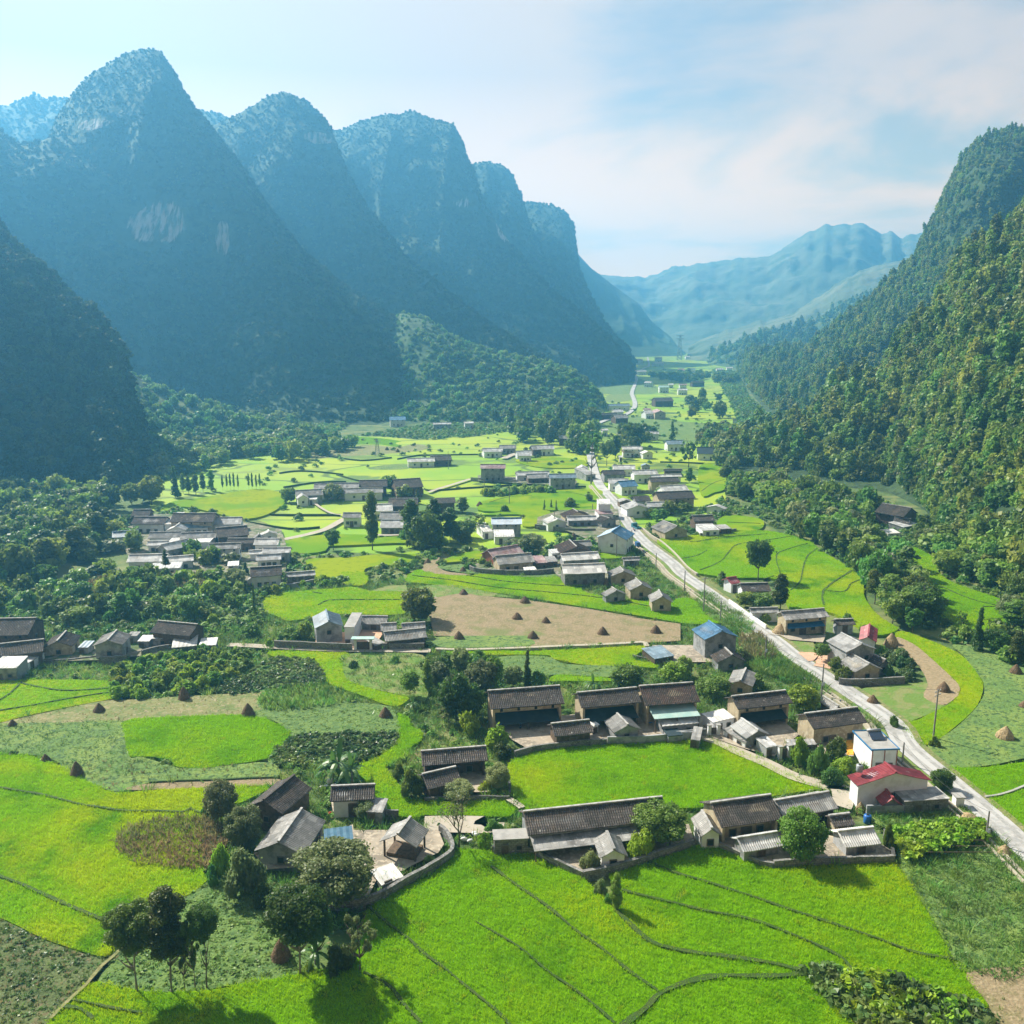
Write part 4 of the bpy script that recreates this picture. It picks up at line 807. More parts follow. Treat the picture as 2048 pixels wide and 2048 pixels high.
def HG(c, s, h, roof, wall, label=None, ham=None, name='farmhouse', **o):
    """front gable: eave left, eave right, apex, far end of the ridge"""
    a, b, ap, bk = parse(c, s); A = G(*a, h); B = G(*b, h); u = B-A; W_ = min(u.length, 12); u.normalize(); v = Vector((-u.y, u.x, 0)); mid = (A+B)/2
    rise = min(max(solve(lambda q: proj(mid+Vector((0, 0, q)))[1] - ap[1], .4, 5), W_*.14), W_*.36)
    L = min(max(solve(lambda q: proj(mid+v*q+Vector((0, 0, rise)))[1] - bk[1], 2, 26), 3), 18); ctr = mid + v*(L/2)
    root = place(ctr, math.atan2(v.y, v.x), name); o.setdefault('gable', 1); o.setdefault('of', .35); o.setdefault('gw', 1)
    house(root, L, W_, h, h+rise, roof, wall, o, ctr.y); register(root, label, o.get('cat', 'house'), ham or c, roof, wall, (a[0]+b[0])/2); return root, L, W_
def HF(c, s, h, roof, wall, label=None, ham=None, name='shed', tilt=.12, **o):
    """flat or barely tilted roof: front left, front right, back y"""
    q = s.split(); a, b = parse(c, ' '.join(q[:2])); by = cx(c, 0, float(q[2]))[1]; A = G(*a, h); B = G(*b, h); u = B-A; L = u.length; u.normalize(); v = Vector((-u.y, u.x, 0))
    D = min(max(solve(lambda d: line_y(A+v*d, B+v*d, (a[0]+b[0])/2) - by, 1, 16), 1.5), 13); ctr = (A+B)/2 + v*(D/2); root = place(ctr, math.atan2(u.y, u.x), name)
    near = ctr.y < 330; wx, wy = L/2-.15, D/2-.15; zb = h + tilt*D; mb = MB()
    mb.add([(-wx,-wy,0),(wx,-wy,0),(wx,wy,0),(-wx,wy,0),(-wx,-wy,h-.14),(wx,-wy,h-.14),(wx,wy,zb-.16),(-wx,wy,zb-.16)], [(3,2,1,0),(4,5,6,7),(0,1,5,4),(1,2,6,5),(2,3,7,6),(3,0,4,7)]).build('wall', M[wall], root)
    rb = MB(); n = max(1, int(L/.4)) if near and tilt else 1; am = .03 if near and tilt else 0
    for i in range(n+1):
        x = -L/2 + L*i/n; d = am if i % 2 else -am; rb.v += [(x, -D/2, h+d), (x, D/2, zb+d), (x, -D/2, h-.12), (x, D/2, zb-.12)]
        if i < n: k = i*4; rb.f += [(k, k+4, k+5, k+1), (k+2, k+3, k+7, k+6), (k, k+2, k+6, k+4), (k+1, k+5, k+7, k+3)]
    rb.f += [(0, 1, 3, 2), (n*4, n*4+2, n*4+3, n*4+1)]; rb.m = [0]*len(rb.f); rb.build('roof', M[roof], root)
    if not o.get('blank'):
        opening(root, 'door', (-L*.18, -wy, .95), 0, -1, .9, 1.9 if h > 2.1 else h*.7, 'timber', near)
        if L > 3.5: opening(root, 'window', (L*.22, -wy, min(1.5, h*.6)), 0, -1, .7, .6, 'dark', near)
    register(root, label, o.get('cat', 'shed'), ham or c, roof, wall, (a[0]+b[0])/2); return root, L, D

# ---- the farms nearest to the viewer
HG('B', '150,395 400,450 245,352 545,175', 3.6, 'tile', 'wood', 'big dark-tiled farmhouse with deep open gable, beside the soil strip', 'near', lime=False)
HG('B', '205,705 555,735 390,645 670,410', 3.0, 'fibro', 'block', 'grey block farmhouse with grey roof edged in white, next to the round maize plot', 'near')
HF('B', '700,668 905,640 545', 2.6, 'bluedark', 'wood', 'shed under a blue sheet roof against the grey block farmhouse', 'near', tilt=.02)
HA('B', '735,360 1050,345 880,250', 3.0, 'tile', 'plaster', 'small tile-roofed house with white front beside the banana plants', 'near')
HF('B', '990,432 1105,440 350', 2.2, 'fibro', 'block', 'low grey-roofed shed at the right end of the small white-fronted tile house', 'near')
HG('B', '1085,640 1345,685 1200,592 1275,470', 3.3, 'fibro', 'wood', 'open timber barn with steep grey roof in the dusty yard', 'near', name='barn', cat='barn', open=1)
HF('B', '1100,950 1255,888 805', 1.2, 'white', 'stone', 'low pen roofed in white sheets inside the curved stone wall', 'near')
HA('B', '1385,110 1850,72 1600,-8', 3.6, 'tile', 'wood', 'brown farmhouse with half tile half grey roof, alone above the lane', 'near', porch=1.2)
HA('B', '1425,275 1665,218 1530,138', 2.5, 'tile', 'wood', 'small dark-tiled outbuilding in front of the brown farmhouse', 'near', name='outbuilding', cat='outbuilding')
HA('C', '372,597 1370,485 800,385', 3.6, 'tile', 'block', 'very long dark-tiled farmhouse behind the great rice field', 'near', awn=(2.6, 2.9, 'fibro'), asl=.55)
HG('C', '880,757 1075,742 975,700 795,572', 2.6, 'fibro', 'plaster', 'grey-roofed annex with blue sheet on its gable, in front of the very long farmhouse', 'near', name='outbuilding', cat='outbuilding', lime=False)
HF('C', '130,632 380,620 552', 2.9, 'concrete', 'stone', 'square stone shed with cluttered flat top left of the very long farmhouse', 'near', tilt=0)
HG('C', '1585,608 1740,600 1690,550 1545,425', 2.7, 'fibro', 'plaster', 'small grey-roofed house with a red door between the two long farmhouses', 'near')
HA('Z', '1443,1655 1566,1637 1480,1598', 3.6, 'tile', 'mud', 'mud-walled farmhouse with black-brown tile roof right of the very long one', 'near', porch=1.0)
HA('D', '245,475 632,408 370,325', 3.0, 'fibro', 'wood', 'farmhouse with patched grey sheet roof behind the round tree', 'near')
HA('D', '600,540 748,522 650,452', 2.2, 'tile', 'mud', 'little mud hut with tiled roof behind the white-roofed barn', 'near', name='hut', cat='hut')
HA('Z', '1487,1704 1568,1691 1520,1669', 2.4, 'ltgray', 'block', 'low stable with pale patched roof at the bend of the stone wall', 'near', name='stable', cat='stable')
HA('D', '680,685 935,655 720,560', 2.5, 'white', 'block', 'pale barn with a white roof behind the straight stone wall', 'near', name='barn', cat='barn')
HG('D', '765,250 1285,212 1025,172 915,88', 4.3, 'red', 'plaster', 'white house with a dark red metal roof at the lane junction', 'near', nodoor=1)
HF('D', '1095,362 1415,340 258', 2.7, 'fibro', 'stone', 'stone annex with flat grey roof beside the red-roofed house', 'near', tilt=0)
HG('D', '935,388 1080,388 1000,330 990,318', 2.0, 'red', 'block', 'tiny dark red roofed store in front of the red-roofed house', 'near', name='store', cat='shed')
HF('D', '1455,335 1527,335 322', 2.3, 'concrete', 'plaster', 'small pale roadside kiosk beside the stone annex', 'near', name='kiosk', tilt=0, blank=1, cat='kiosk')
# ---- the long row behind the enclosed field
HA('G', '315,456 885,412 560,297', 5.0, 'tile', 'mud', 'tall mud farmhouse with dark open porch, leftmost of the long row', 'row', porch=1.6, band=1, awn=(1.2, 3.2, 'darkawn'))
HA('G', '1015,446 1485,402 1200,312', 5.0, 'tile', 'mud', 'mud farmhouse with long blue-black awning, second in the long row', 'row', porch=1.6, awn=(1.4, 3.6, 'darkawn'))
HA('Z', '1291,1411 1401,1403 1330,1369', 5.0, 'tile_b', 'mud', 'farmhouse with reddish mottled tiles and pale green awning in the long row', 'row', porch=1.0, awn=(3.0, 4.2, 'teal'), asl=.5)
HA('G', '810,668 1110,635 950,553', 2.9, 'tile', 'wood', 'wooden granary with dark tiled roof at the wall of the enclosed field', 'row', name='granary', cat='granary')
HG('G', '1270,637 1478,608 1368,578 1230,490', 2.8, 'fibro', 'block', 'grey block house with ribbed grey roof right of the wooden granary', 'row')
HF('G', '1110,590 1155,575 545', 2.4, 'white', 'plaster', 'narrow white shed between the granary and the grey block house', 'row')
HF('G', '1632,522 1822,500 452', 3.0, 'white', 'plaster', 'white box house with flat pale roof in front of the reddish-tiled farmhouse', 'row', tilt=.03)
HF('G', '1645,590 1925,562 505', 2.6, 'white', 'block', 'patched white-roofed shed directly below the white box house', 'row')
HF('G', '1685,665 1800,655 590', 2.0, 'darkawn', 'block', 'roofless dark pen against the wall of the enclosed field', 'row', blank=1, tilt=0)
HF('G', '1860,690 1932,700 610', 2.2, 'fibro', 'block', 'small grey shed left of the gate pillars', 'row')
HA('H', '680,457 1105,408 850,335', 4.8, 'tile', 'mud', 'yellow mud farmhouse with shadowed porch behind the pale long shed', 'row', porch=1.5, band=1, awn=(.8, 2.9, 'darkawn'))
HA('H', '1265,610 1680,557 1400,468', 4.0, 'tile', 'mud', 'yellow-walled farmhouse left of the flat-roofed white house', 'row', doorx=-1)
HG('H', '745,682 925,650 848,622 660,528', 2.8, 'ltgray', 'block', 'long pale grey shed beside the dusty lane', 'row', name='shed', cat='shed', lime=False)
HF('H', '560,612 735,715 545', 1.9, 'fibro', 'plaster', 'low lean-to of weathered sheets along the long pale shed', 'row')
HF('H', '900,755 985,738 668', 2.4, 'ltgray', 'block', 'small pale-roofed stone store at the end of the long pale shed', 'row')
HF('H', '490,560 660,520 465', 2.6, 'white', 'plaster', 'shed with patched white sheets left of the yellow mud farmhouse', 'row')
HF('H', '1075,735 1290,730 695', 1.8, 'fibro', 'stone', 'low ruined stone store behind the climbing vines', 'row')
r_, L_, D_ = HF('H', '1715,772 1925,765 620', 4.3, 'concrete', 'plaster', 'white two-storey house with a flat roof and blue edge beside the road', 'row', name='white_house', tilt=0, cat='house')
SOLAR = (r_, L_, D_)
HG('H', '597,252 795,282 672,238 708,140', 3.0, 'fibro', 'mud', 'grey-roofed mud house among bushes behind the yellow mud farmhouse', 'row')
HG('J', '1000,615 1205,605 1115,562 1050,510', 2.4, 'tile', 'block', 'small dark-roofed hut with a white patch behind the blue-roofed two-storey house', 'row', name='hut', cat='hut')
HG('J', '912,452 1150,432 1070,392 885,322', 5.2, 'blue', 'block', 'two-storey house with a bright blue roof beside the ploughed field', 'road')
HF('J', '560,590 700,565 505', 1.9, 'blueg', 'wood', 'low tarpaulin-covered pen left of the bright blue roof', 'road')
HA('J', '1480,316 1790,290 1580,248', 4.6, 'fibro', 'mud', 'long yellow farmhouse with a blue awning right of the road', 'road', porch=1.2, band=1, awn=(.5, 3.0, 'bluecloth'))
HA('J', '1240,268 1440,262 1330,231', 2.6, 'fibro', 'plaster', 'low pale roadside building left of the long yellow farmhouse', 'road')
HA('J', '1180,117 1380,112 1280,57', 3.0, 'tile', 'plaster', 'dark-tiled house hidden in trees beside the rice terraces', 'road')
HA('J', '1098,62 1168,52 1135,5', 2.8, 'red', 'plaster', 'small dark red roofed shrine-like hut behind the roadside trees', 'road', name='hut', cat='hut')
HG('J', '385,107 552,100 460,66 447,22', 3.0, 'fibro', 'mud', 'mud barn with a grey roof, upper one of the pair above the rice terrace', 'road', name='barn', cat='barn')
HG('J', '535,190 688,190 612,150 590,103', 3.2, 'fibro', 'mud', 'mud barn with a grey roof standing in the rice, nearest to the road', 'road', name='barn', cat='barn')
HG('J', '215,150 368,135 265,108 340,85', 2.5, 'fibro', 'block', 'low blue-grey barn left of the two mud barns', 'road', name='barn', cat='barn')
HG('I', '650,502 790,520 700,478 520,380', 3.4, 'red', 'plaster', 'white-walled house with a bright red roof behind the grey two-storey house', 'road', lime=False)
HG('I', '555,597 788,572 668,535 490,448', 5.0, 'ltgray', 'block', 'two-storey grey block house with a wide pale roof', 'road', gw=2)
HG('I', '625,752 835,727 725,690 580,612', 3.0, 'fibro', 'mud', 'grey-roofed mud house directly below the two-storey grey block house', 'road')
HG('I', '810,707 900,690 855,655 790,600', 2.4, 'tile', 'block', 'small dark-roofed shed right of the two-storey grey block house', 'road', name='shed', cat='shed')
HA('I', '480,388 630,382 540,343', 2.6, 'tile', 'block', 'low tiled shed behind the bright red roof', 'road', name='shed', cat='shed')
HG('I', '455,1052 530,1042 490,1012 390,938', 2.4, 'fibro', 'wood', 'narrow grey-roofed shed behind the yellow-walled farmhouse', 'road', name='shed', cat='shed')
HG('F', '692,412 915,392 820,355 862,268', 4.6, 'blueg', 'block', 'two-storey grey house with a blue-grey roof behind the long stone wall', 'mid')
HF('F', '917,403 1000,403 290', 4.9, 'concrete', 'plaster', 'concrete stair tower with a red frame beside the blue-grey roof', 'mid', name='stair_tower', tilt=0, cat='tower')
HA('F', '1040,378 1245,382 1150,318', 2.5, 'fibro', 'block', 'low grey shed behind the terracotta yard', 'mid', name='shed', cat='shed')
HA('F', '1240,512 1565,480 1400,425', 2.8, 'fibro', 'wood', 'dark wooden farmhouse with grey roof at the right end of the concrete path', 'mid')
HA('F', '1370,428 1555,415 1450,372', 2.9, 'fibro', 'wood', 'second grey roof tucked behind the dark wooden farmhouse', 'mid')
HA('F', '1205,432 1330,425 1290,372', 2.6, 'fibro', 'block', 'grey-roofed lean shed left of the second grey roof', 'mid', name='shed', cat='shed')
HF('F', '1165,545 1240,520 480', 2.0, 'fibro', 'wood', 'tiny grey shed at the gate of the blue-grey roofed farm', 'mid')
# ---- left edge
for s, h, rf, wl, k, lb in [('-150,470 215,462 50,337', 5, 'tile', 'wood', 'A', 'tall dark-tiled farmhouse cut by the left edge'), ('-150,645 332,590 150,518', 3.4, 'tile', 'wood', 'A', 'long brown-tiled farmhouse in front of the tall one at the left edge'),
        ('325,562 560,548 445,512 460,432', 3.0, 'tile', 'mud', 'G', 'small mud house with brown tiled roof behind the bushes at the left'), ('715,547 950,537 840,505 862,425', 4.0, 'fibro', 'block', 'G', 'grey block house with mottled grey roof behind the curved wall at the left'),
        ('1155,442 1465,472 1350,366', 4.0, 'tile', 'wood', 'A', 'dark-tiled farmhouse behind the white roofs at the left'), ('1325,562 1520,545 490', 2.4, 'white', 'stone', 'F', 'larger of the two bright white shed roofs at the left'),
        ('1535,548 1668,540 500', 2.4, 'white', 'stone', 'F', 'smaller bright white shed roof at the start of the concrete path'), ('1060,512 1152,512 475', 2.4, 'white', 'block', 'F', 'little white shed right of the mottled grey roof'),
        ('-80,722 125,718 650', 3.2, 'white', 'block', 'F', 'white-roofed block shed beside the rice at the left edge'), ('1170,492 1440,487 447', 2.6, 'ltgray', 'block', 'F', 'long pale lean-to below the dark-tiled farmhouse at the left'),
        ('200,690 350,600 585', 2.2, 'ltgray', 'plaster', 'F', 'pale lean-to along the long brown-tiled farmhouse'), ('980,470 1060,470 445', 2.6, 'fibro', 'block', 'F', 'grey shed joined to the right of the mottled grey roof'),
        ('600,560 680,560 520', 2.4, 'blueg', 'block', 'F', 'shed with pale blue roof between the mud house and the block house')]:
    {'A': HA, 'G': HG, 'F': HF}[k]('E', s, h, rf, wl, lb, 'left', **({'name': 'shed', 'cat': 'shed'} if 'shed' in lb or 'lean-to' in lb else {}))
# ---- hamlets farther away: (crop, kind, geometry, eave height, roof, wall)
FAR = """L A 660,330 965,330 800,268 5 tile mud|L A 960,350 1165,345 1060,298 3.5 fibro mud|L A 390,345 625,345 500,293 4 tile wood|L A 735,450 990,440 860,402 3.5 fibro block|L A 510,445 735,440 620,400 3.5 tile wood
L G 640,390 775,388 705,360 725,336 3.2 white plaster|L A 1000,440 1225,420 1110,362 4 tile wood|L A 1250,490 1425,490 1340,447 3.4 tile wood|L A 1060,480 1255,480 1160,445 3.4 tile wood|L A 930,522 1160,515 1040,480 4.6 fibro plaster
L A 650,532 830,490 740,460 3.6 ltgray block|L A 360,612 640,605 500,558 3.4 white plaster|L A 620,617 835,600 730,570 3.2 white plaster|L F 525,662 740,652 628 2.6 ltgray plaster|L A 1220,557 1360,547 1290,527 3 white plaster
L A 1310,547 1510,545 1400,510 3.6 ltgray block|L A 1270,602 1450,592 1360,557 3 fibro wood|L A 1230,717 1455,702 1330,645 4 tile wood|L G 1195,747 1290,747 1235,718 1240,710 2.4 white plaster|L G 1305,422 1425,412 1365,398 1355,388 3 white plaster
L G 1250,447 1330,442 1290,422 1290,412 3 fibro block|L A 1480,717 1690,702 1590,680 2.4 ltgray block|L A 500,497 650,492 570,465 3 tile wood|L F 650,472 945,472 448 3 white plaster|L A 390,290 520,288 450,243 4 tile wood|L F 625,345 680,345 290 4 white plaster|L A 770,372 960,365 870,345 3.2 blueg plaster
L F 1070,640 1150,635 615 2 white block|L G 180,335 240,335 210,315 210,305 3 white plaster|L A 260,440 400,430 330,395 3.4 blueg plaster|L F 1510,700 1530,700 690 2 white block
M A 270,697 590,690 430,655 4.5 tile wood|M A 590,682 790,677 700,632 4.5 tile wood|M A 850,692 1045,680 950,622 4.5 tile wood|M A 480,727 760,720 600,690 3.2 tile wood|M A 145,747 340,737 250,700 3.5 fibro block|M G 155,767 240,762 198,738 200,722 3.2 fibro plaster
M F 235,768 290,768 752 2.4 white plaster|M A 790,817 1000,817 900,762 4 tile wood|M A 1130,797 1270,792 1200,755 4 tile wood|M A 690,852 830,847 760,800 3.6 white plaster|M A 730,907 900,907 820,858 3 fibro wood|M A 470,897 600,897 530,862 3.6 fibro plaster|M A 735,967 905,967 820,912 2.8 fibro block
M A 930,507 1125,502 1030,478 3 white plaster|M A 1100,497 1245,492 1170,460 3.2 tile wood|M A 1440,552 1620,552 1530,522 6.5 pink block|M A 1520,944 1735,942 1630,898 4.6 blue block|M F 1540,1032 1685,1030 997 2.6 white plaster|M F 1465,997 1535,992 950 2.6 white plaster
M A 1460,432 1600,432 1530,408 3 white plaster|M A 1585,412 1697,410 1640,388 3 ltgray plaster|M A 1700,447 1810,442 1760,425 3 ltgray plaster|M A 1810,422 1932,417 1870,388 3.4 fibro wood|M A 805,212 920,210 862,185 5 blue plaster|M A 1110,242 1240,240 1170,228 4 white block|M A 1330,235 1400,233 1365,222 4 white plaster|M A 1040,700 1048,698 1044,690 2 fibro wood
N A 290,392 530,387 400,362 3.2 fibro plaster|N A 370,412 520,407 440,378 3 fibro wood|N A 525,410 715,407 620,378 5 blueg block|N G 715,347 800,347 757,326 760,312 3.4 fibro block|N A 970,347 1130,347 1050,317 3.4 white plaster|N G 1170,322 1235,322 1200,310 1200,303 5 blueg block|N A 1115,387 1290,382 1200,352 4 white plaster
N A 905,387 1060,382 980,352 3.6 tile block|N A 940,447 1085,447 1010,413 3.6 white plaster|N A 1030,472 1150,464 1090,425 3.8 blue plaster|N A 1240,402 1455,397 1350,382 3 white plaster|N A 1235,437 1440,432 1340,402 4 tile mud|N A 1320,502 1505,492 1400,457 3.6 white plaster|N A 1290,557 1550,547 1420,500 4.6 tile mud
N G 1065,627 1232,620 1170,598 1120,570 3.6 ltgray block|N A 1215,612 1410,607 1300,575 3 fibro block|N A 1130,572 1240,567 1180,532 3.4 tile block|N G 1015,577 1110,574 1065,560 1070,545 2.8 fibro wood|N F 865,592 955,592 568 6 white plaster|N F 870,662 975,657 637 3 pink plaster|N G 630,682 815,672 735,645 740,622 3.2 tile_b mud|N A 650,707 860,702 760,675 3 fibro block
N G 510,727 650,717 580,697 520,672 3 white plaster|N G 890,717 1000,702 945,690 920,672 3 tile block|N G 855,822 1065,842 960,785 905,742 5.6 blue block|N A 1540,712 1690,707 1610,668 4 tile wood|N G 1335,792 1500,777 1410,745 1470,705 3 fibro mud|N F 1600,777 1720,772 742 2.6 fibro wood|N F 1725,767 1805,762 742 2.4 fibro wood
N G 1620,612 1755,627 1700,605 1660,590 2.8 ltgray block|N A 1035,207 1180,207 1110,186 4.5 white plaster|N A 1040,227 1175,224 1110,209 3 pink plaster|N A 1350,172 1480,170 1410,142 4 blueg plaster|N A 1560,237 1760,242 1650,192 3.6 darkawn wood|N G 1180,237 1255,234 1220,220 1220,212 3 white plaster|N A 305,252 400,252 350,230 3.4 ltgray plaster
N A 410,207 560,205 480,178 3.6 fibro plaster|N A 590,132 740,132 660,108 4 fibro wood|N A 1165,99 1295,99 1230,80 4 ltgray plaster|N A 60,227 190,222 125,198 3.2 white plaster|N A 175,202 290,200 230,176 3.2 fibro block|N F 780,385 850,380 350 3 fibro block|N A 1010,262 1040,262 1025,250 2.6 white plaster|N A 1330,358 1460,356 1400,345 3 tile wood
K A 770,382 970,347 870,297 3 pink rust|K A 795,417 1030,397 900,350 3.2 fibro mud|K G 1195,342 1400,332 1280,300 1250,255 3 tile_b wood|K A 1210,392 1455,377 1330,340 3.2 white block|K A 1215,477 1495,467 1350,412 4 white stone|K F 1035,407 1112,402 370 2.6 pink wood|K G 1515,492 1685,487 1600,458 1590,428 3 fibro mud|K A 1600,392 1712,387 1650,370 2.4 fibro block
K F 965,452 1042,447 435 2 white block|K F 1100,400 1180,395 372 2.4 fibro wood|K A 1290,300 1400,295 1340,262 3 fibro block|K F 1140,345 1200,340 322 2.6 ltgray plaster
O A 700,522 840,520 770,508 4 blueg plaster|O A 735,562 800,560 765,543 4 white plaster|O A 640,582 760,577 700,565 4 tile wood|O A 940,572 990,570 965,550 4 white plaster|O G 995,567 1070,567 1030,552 1040,530 5 pink mud|O A 925,547 975,547 950,535 4 pink plaster|O A 745,602 830,599 790,575 4 fibro wood
O A 1025,402 1090,402 1057,388 6 teal plaster|O A 1145,420 1210,420 1175,410 5 white plaster|O A 1000,492 1120,490 1060,468 5 tile wood|O A 885,302 950,299 915,290 5 white plaster|O A 1155,387 1205,387 1180,378 5 pink plaster|O A 1150,292 1190,292 1170,280 6 pink plaster|O A 1395,287 1440,287 1415,278 5 white plaster
O A 1460,277 1500,277 1480,270 5 white plaster|O A 1000,217 1045,217 1020,208 6 pink plaster|O A 1000,249 1060,247 1030,238 5 white plaster|O A 1195,207 1225,207 1210,198 5 white plaster|O A 925,372 970,374 945,362 5 ltgray plaster|O A 1085,385 1120,385 1100,377 4 white plaster|O A 1215,287 1260,287 1240,280 5 blueg plaster|O A 1060,318 1110,316 1085,308 5 pink plaster
O A 1240,372 1320,370 1280,360 5 tile wood|O A 870,232 925,228 900,215 7 pink plaster|O A 660,680 700,678 680,668 4 white plaster
P A 1038,220 1215,250 1160,180 5 tile wood|P A 1150,282 1250,292 1200,256 3 tile wood|P F 1215,312 1312,292 265 2.6 ltgray block|P F 1120,350 1200,345 328 2.4 white plaster
S A 385,2078 480,2078 430,2068 3 tile wood|S A 1060,1185 1180,1182 1120,1165 4 tile wood|S A 1160,1225 1250,1225 1200,1212 3 white plaster|S A 1040,1170 1110,1168 1080,1155 4 tile wood"""
for fi, ln in enumerate(FAR.replace('\n', '|').split('|')):
    q = ln.split()
    if q[0] in 'LNM' and fi % 3 == 1: q = [{'tile': 'fibro', 'fibro': 'ltgray', 'wood': 'plaster', 'mud': 'plaster'}.get(w_, w_) for w_ in q]
    if q[0] in 'LN' and fi % 5 == 2: q = [{'fibro': 'white', 'block': 'plaster', 'wood': 'plaster'}.get(w_, w_) for w_ in q]
    c, k = q[0], q[1]; n_ = {'A': 3, 'G': 4, 'F': 3}[k]; s = ' '.join(q[2:2+n_]); h, rf, wl = float(q[2+n_]), q[3+n_], q[4+n_]
    if c == 'S' and s.startswith('385'): continue
    {'A': HA, 'G': HG, 'F': HF}[k](c, s, h, rf, wl, ham=c, win=2 if k != 'F' else None) if k != 'F' else HF(c, s, h, rf, wl, ham=c)
HAM = {'L': 'the left foothill hamlet', 'M': 'the mid-plain farms', 'N': 'the roadside hamlet', 'K': 'the terrace-side cluster', 'O': 'the far valley end', 'P': 'the right forest clearing', 'S': 'the shaded left hamlet'}
RN = {'tile': 'dark-tiled', 'tile_b': 'brown-tiled', 'fibro': 'grey-roofed', 'ltgray': 'pale grey-roofed', 'white': 'white-roofed', 'blue': 'blue-roofed', 'blueg': 'blue-grey-roofed', 'red': 'red-roofed', 'pink': 'faded pink-roofed', 'teal': 'teal-roofed', 'darkawn': 'blackish-roofed'}
ORD = ['first', 'second', 'third', 'fourth', 'fifth', 'sixth', 'seventh', 'eighth', 'ninth', 'tenth', 'eleventh', 'twelfth', 'thirteenth', 'fourteenth', 'fifteenth']
byk = {}
for h_ in HOUSES: byk.setdefault((h_[3], h_[4], h_[2]), []).append(h_)
for (ham, rf, cat), lst in byk.items():
    lst.sort(key=lambda q: q[6]); auto = [q for q in lst if not q[1]]
    for i, (root, label, ct, _, _, wl, _) in enumerate(lst):
        if label: tag(root, label, ct); continue
        k = auto.index(lst[i]); base = '%s %s' % (RN.get(rf, 'grey-roofed'), cat)
        lb = ('only %s in %s' % (base, HAM[ham])) if len(auto) == 1 else ('%s %s from the left in %s' % (ORD[k], base, HAM[ham]))
        tag(root, lb, ct, 'houses of ' + HAM[ham].replace('the ', '', 1))

# ---------------------------------------------------------------- walls
def wall_line(s, h, th=.45, m='stone', label=None, name='stone_wall', cap=False):
    p = smooth_poly(pts(s), 3, False); mb = MB(); L_, R_ = [], []
    for i, q in enumerate(p):
        d = (p[min(i+1, len(p)-1)] - p[max(i-1, 0)]).normalized(); n_ = Vector((-d.y, d.x, 0)); hh = h*(1+.05*noise.noise(q*.4)); L_.append((q+n_*th/2, hh)); R_.append((q-n_*th/2, hh))
    n = len(p)
    for q, hh in L_: mb.v.append((q.x, q.y, hh))
    for q, hh in R_: mb.v.append((q.x, q.y, hh))
    for q, hh in L_ + R_: mb.v.append((q.x, q.y, -.1))
    for i in range(n-1): mb.f += [(i, n+i, n+i+1, i+1), (2*n+i, i, i+1, 2*n+i+1), (n+i, 3*n+i, 3*n+i+1, n+i+1)]
    mb.f += [(0, 2*n, 3*n, n), (n-1, 2*n-1, 4*n-1, 3*n-1)]; mb.m = [0]*len(mb.f)
    o = mb.build(name, M[m]); tag(o, label, 'wall', 'walls round the farms'); return o
wall_line('B 700,1130 850,1140 1000,1115 1130,1060 1260,980 1400,905 1520,830 1595,770 1590,700 1550,630 1510,600', 1.7, .5, label='curved dry-stone wall round the dusty yard')
wall_line('C 120,745 250,750 390,750 460,780 520,815 640,870 760,925', 1.5, .4, label='dark wall from the square stone shed to the wall corner')
wall_line('C 760,925 900,900 1040,862 1150,830 1250,795 1400,745 1540,695', 1.6, .5, label='rough stone wall below the tree with vines')
wall_line('C 1660,682 1750,725 1850,770 1932,805 D 80,835 170,852', 1.3, .4, label='low stone wall running down to the stable')
wall_line('D 170,852 350,838 520,830 760,822 1012,815', 1.6, .4, label='straight stone wall in front of the white-roofed barn')
wall_line('D 1012,815 990,700 950,620', 1.5, .4, label='side wall between the white-roofed barn and the garden')
wall_line('G 500,850 620,815 750,792 980,768 1210,752', 1.6, .4, label='dark stone wall before the wooden granary')
wall_line('G 1215,750 1500,742 1800,715', 1.9, .3, 'block', label='grey block wall before the ribbed grey roof', name='block_wall')
wall_line('G 1800,715 1932,712 H 200,712 430,690', 2.0, .3, 'block', label='block wall left of the gate pillars', name='block_wall')
wall_line('F 385,578 540,585 700,592 850,600 985,602', 2.2, .4, label='long grey stone wall beside the concrete path')
wall_line('F 1150,592 1350,594 1540,592', 2.0, .4, label='dark stone wall below the dark wooden farmhouse')
wall_line('I 492,872 640,880 800,872 1000,862', 2.0, .4, label='tall dark wall below the grey-roofed mud house')
wall_line('D 820,470 950,472 1085,470', 1.9, .3, 'block', label='grey wall in front of the red-roofed house', name='block_wall')
wall_line('K 600,450 640,475 760,488 900,492 1040,492 1150,480', 1.9, .5, label='curved dark stone wall of the cluster above the rice terraces')
wall_line('J 1080,215 1150,265 1210,310 1270,350 1340,398', 1.7, .3, 'plaster', label='pale roadside wall left of the long yellow farmhouse', name='garden_wall')
wall_line('L 1280,800 1400,808 1520,800 1600,785 1690,765', 1.5, .4, 'block', label='light grey wall at the lower end of the left hamlet', name='block_wall')
wall_line('E 180,700 350,698 520,690 640,675 760,662', 1.2, .3, label='low wall behind the dark bushes at the left')
wall_line('E 770,700 850,695 920,690 985,680', 1.9, .4, label='curved wall in front of the mottled grey roof')
wall_line('E 1100,650 1200,620 1350,600 1530,600 1655,598', 2.0, .4, label='grey wall below the white roofs at the left')
wall_line('B 1400,385 1500,380 1700,372 1900,372 C 150,375 240,372', 1.2, .3, label='low wall below the brown farmhouse above the lane')
wall_line('C 240,372 245,300 240,250', .9, .3, label='thin edging wall at the corner of the enclosed field')
wall_line('D 1655,362 1740,350 1830,325 1932,285 2050,240', .9, .35, 'concrete', label='low retaining wall curving between two green plots', name='retaining_wall')
wall_line('K 1030,185 1150,200 1300,215 1420,212', 1.7, .4, label='dark wall of the house beside the white-roofed one by the road')
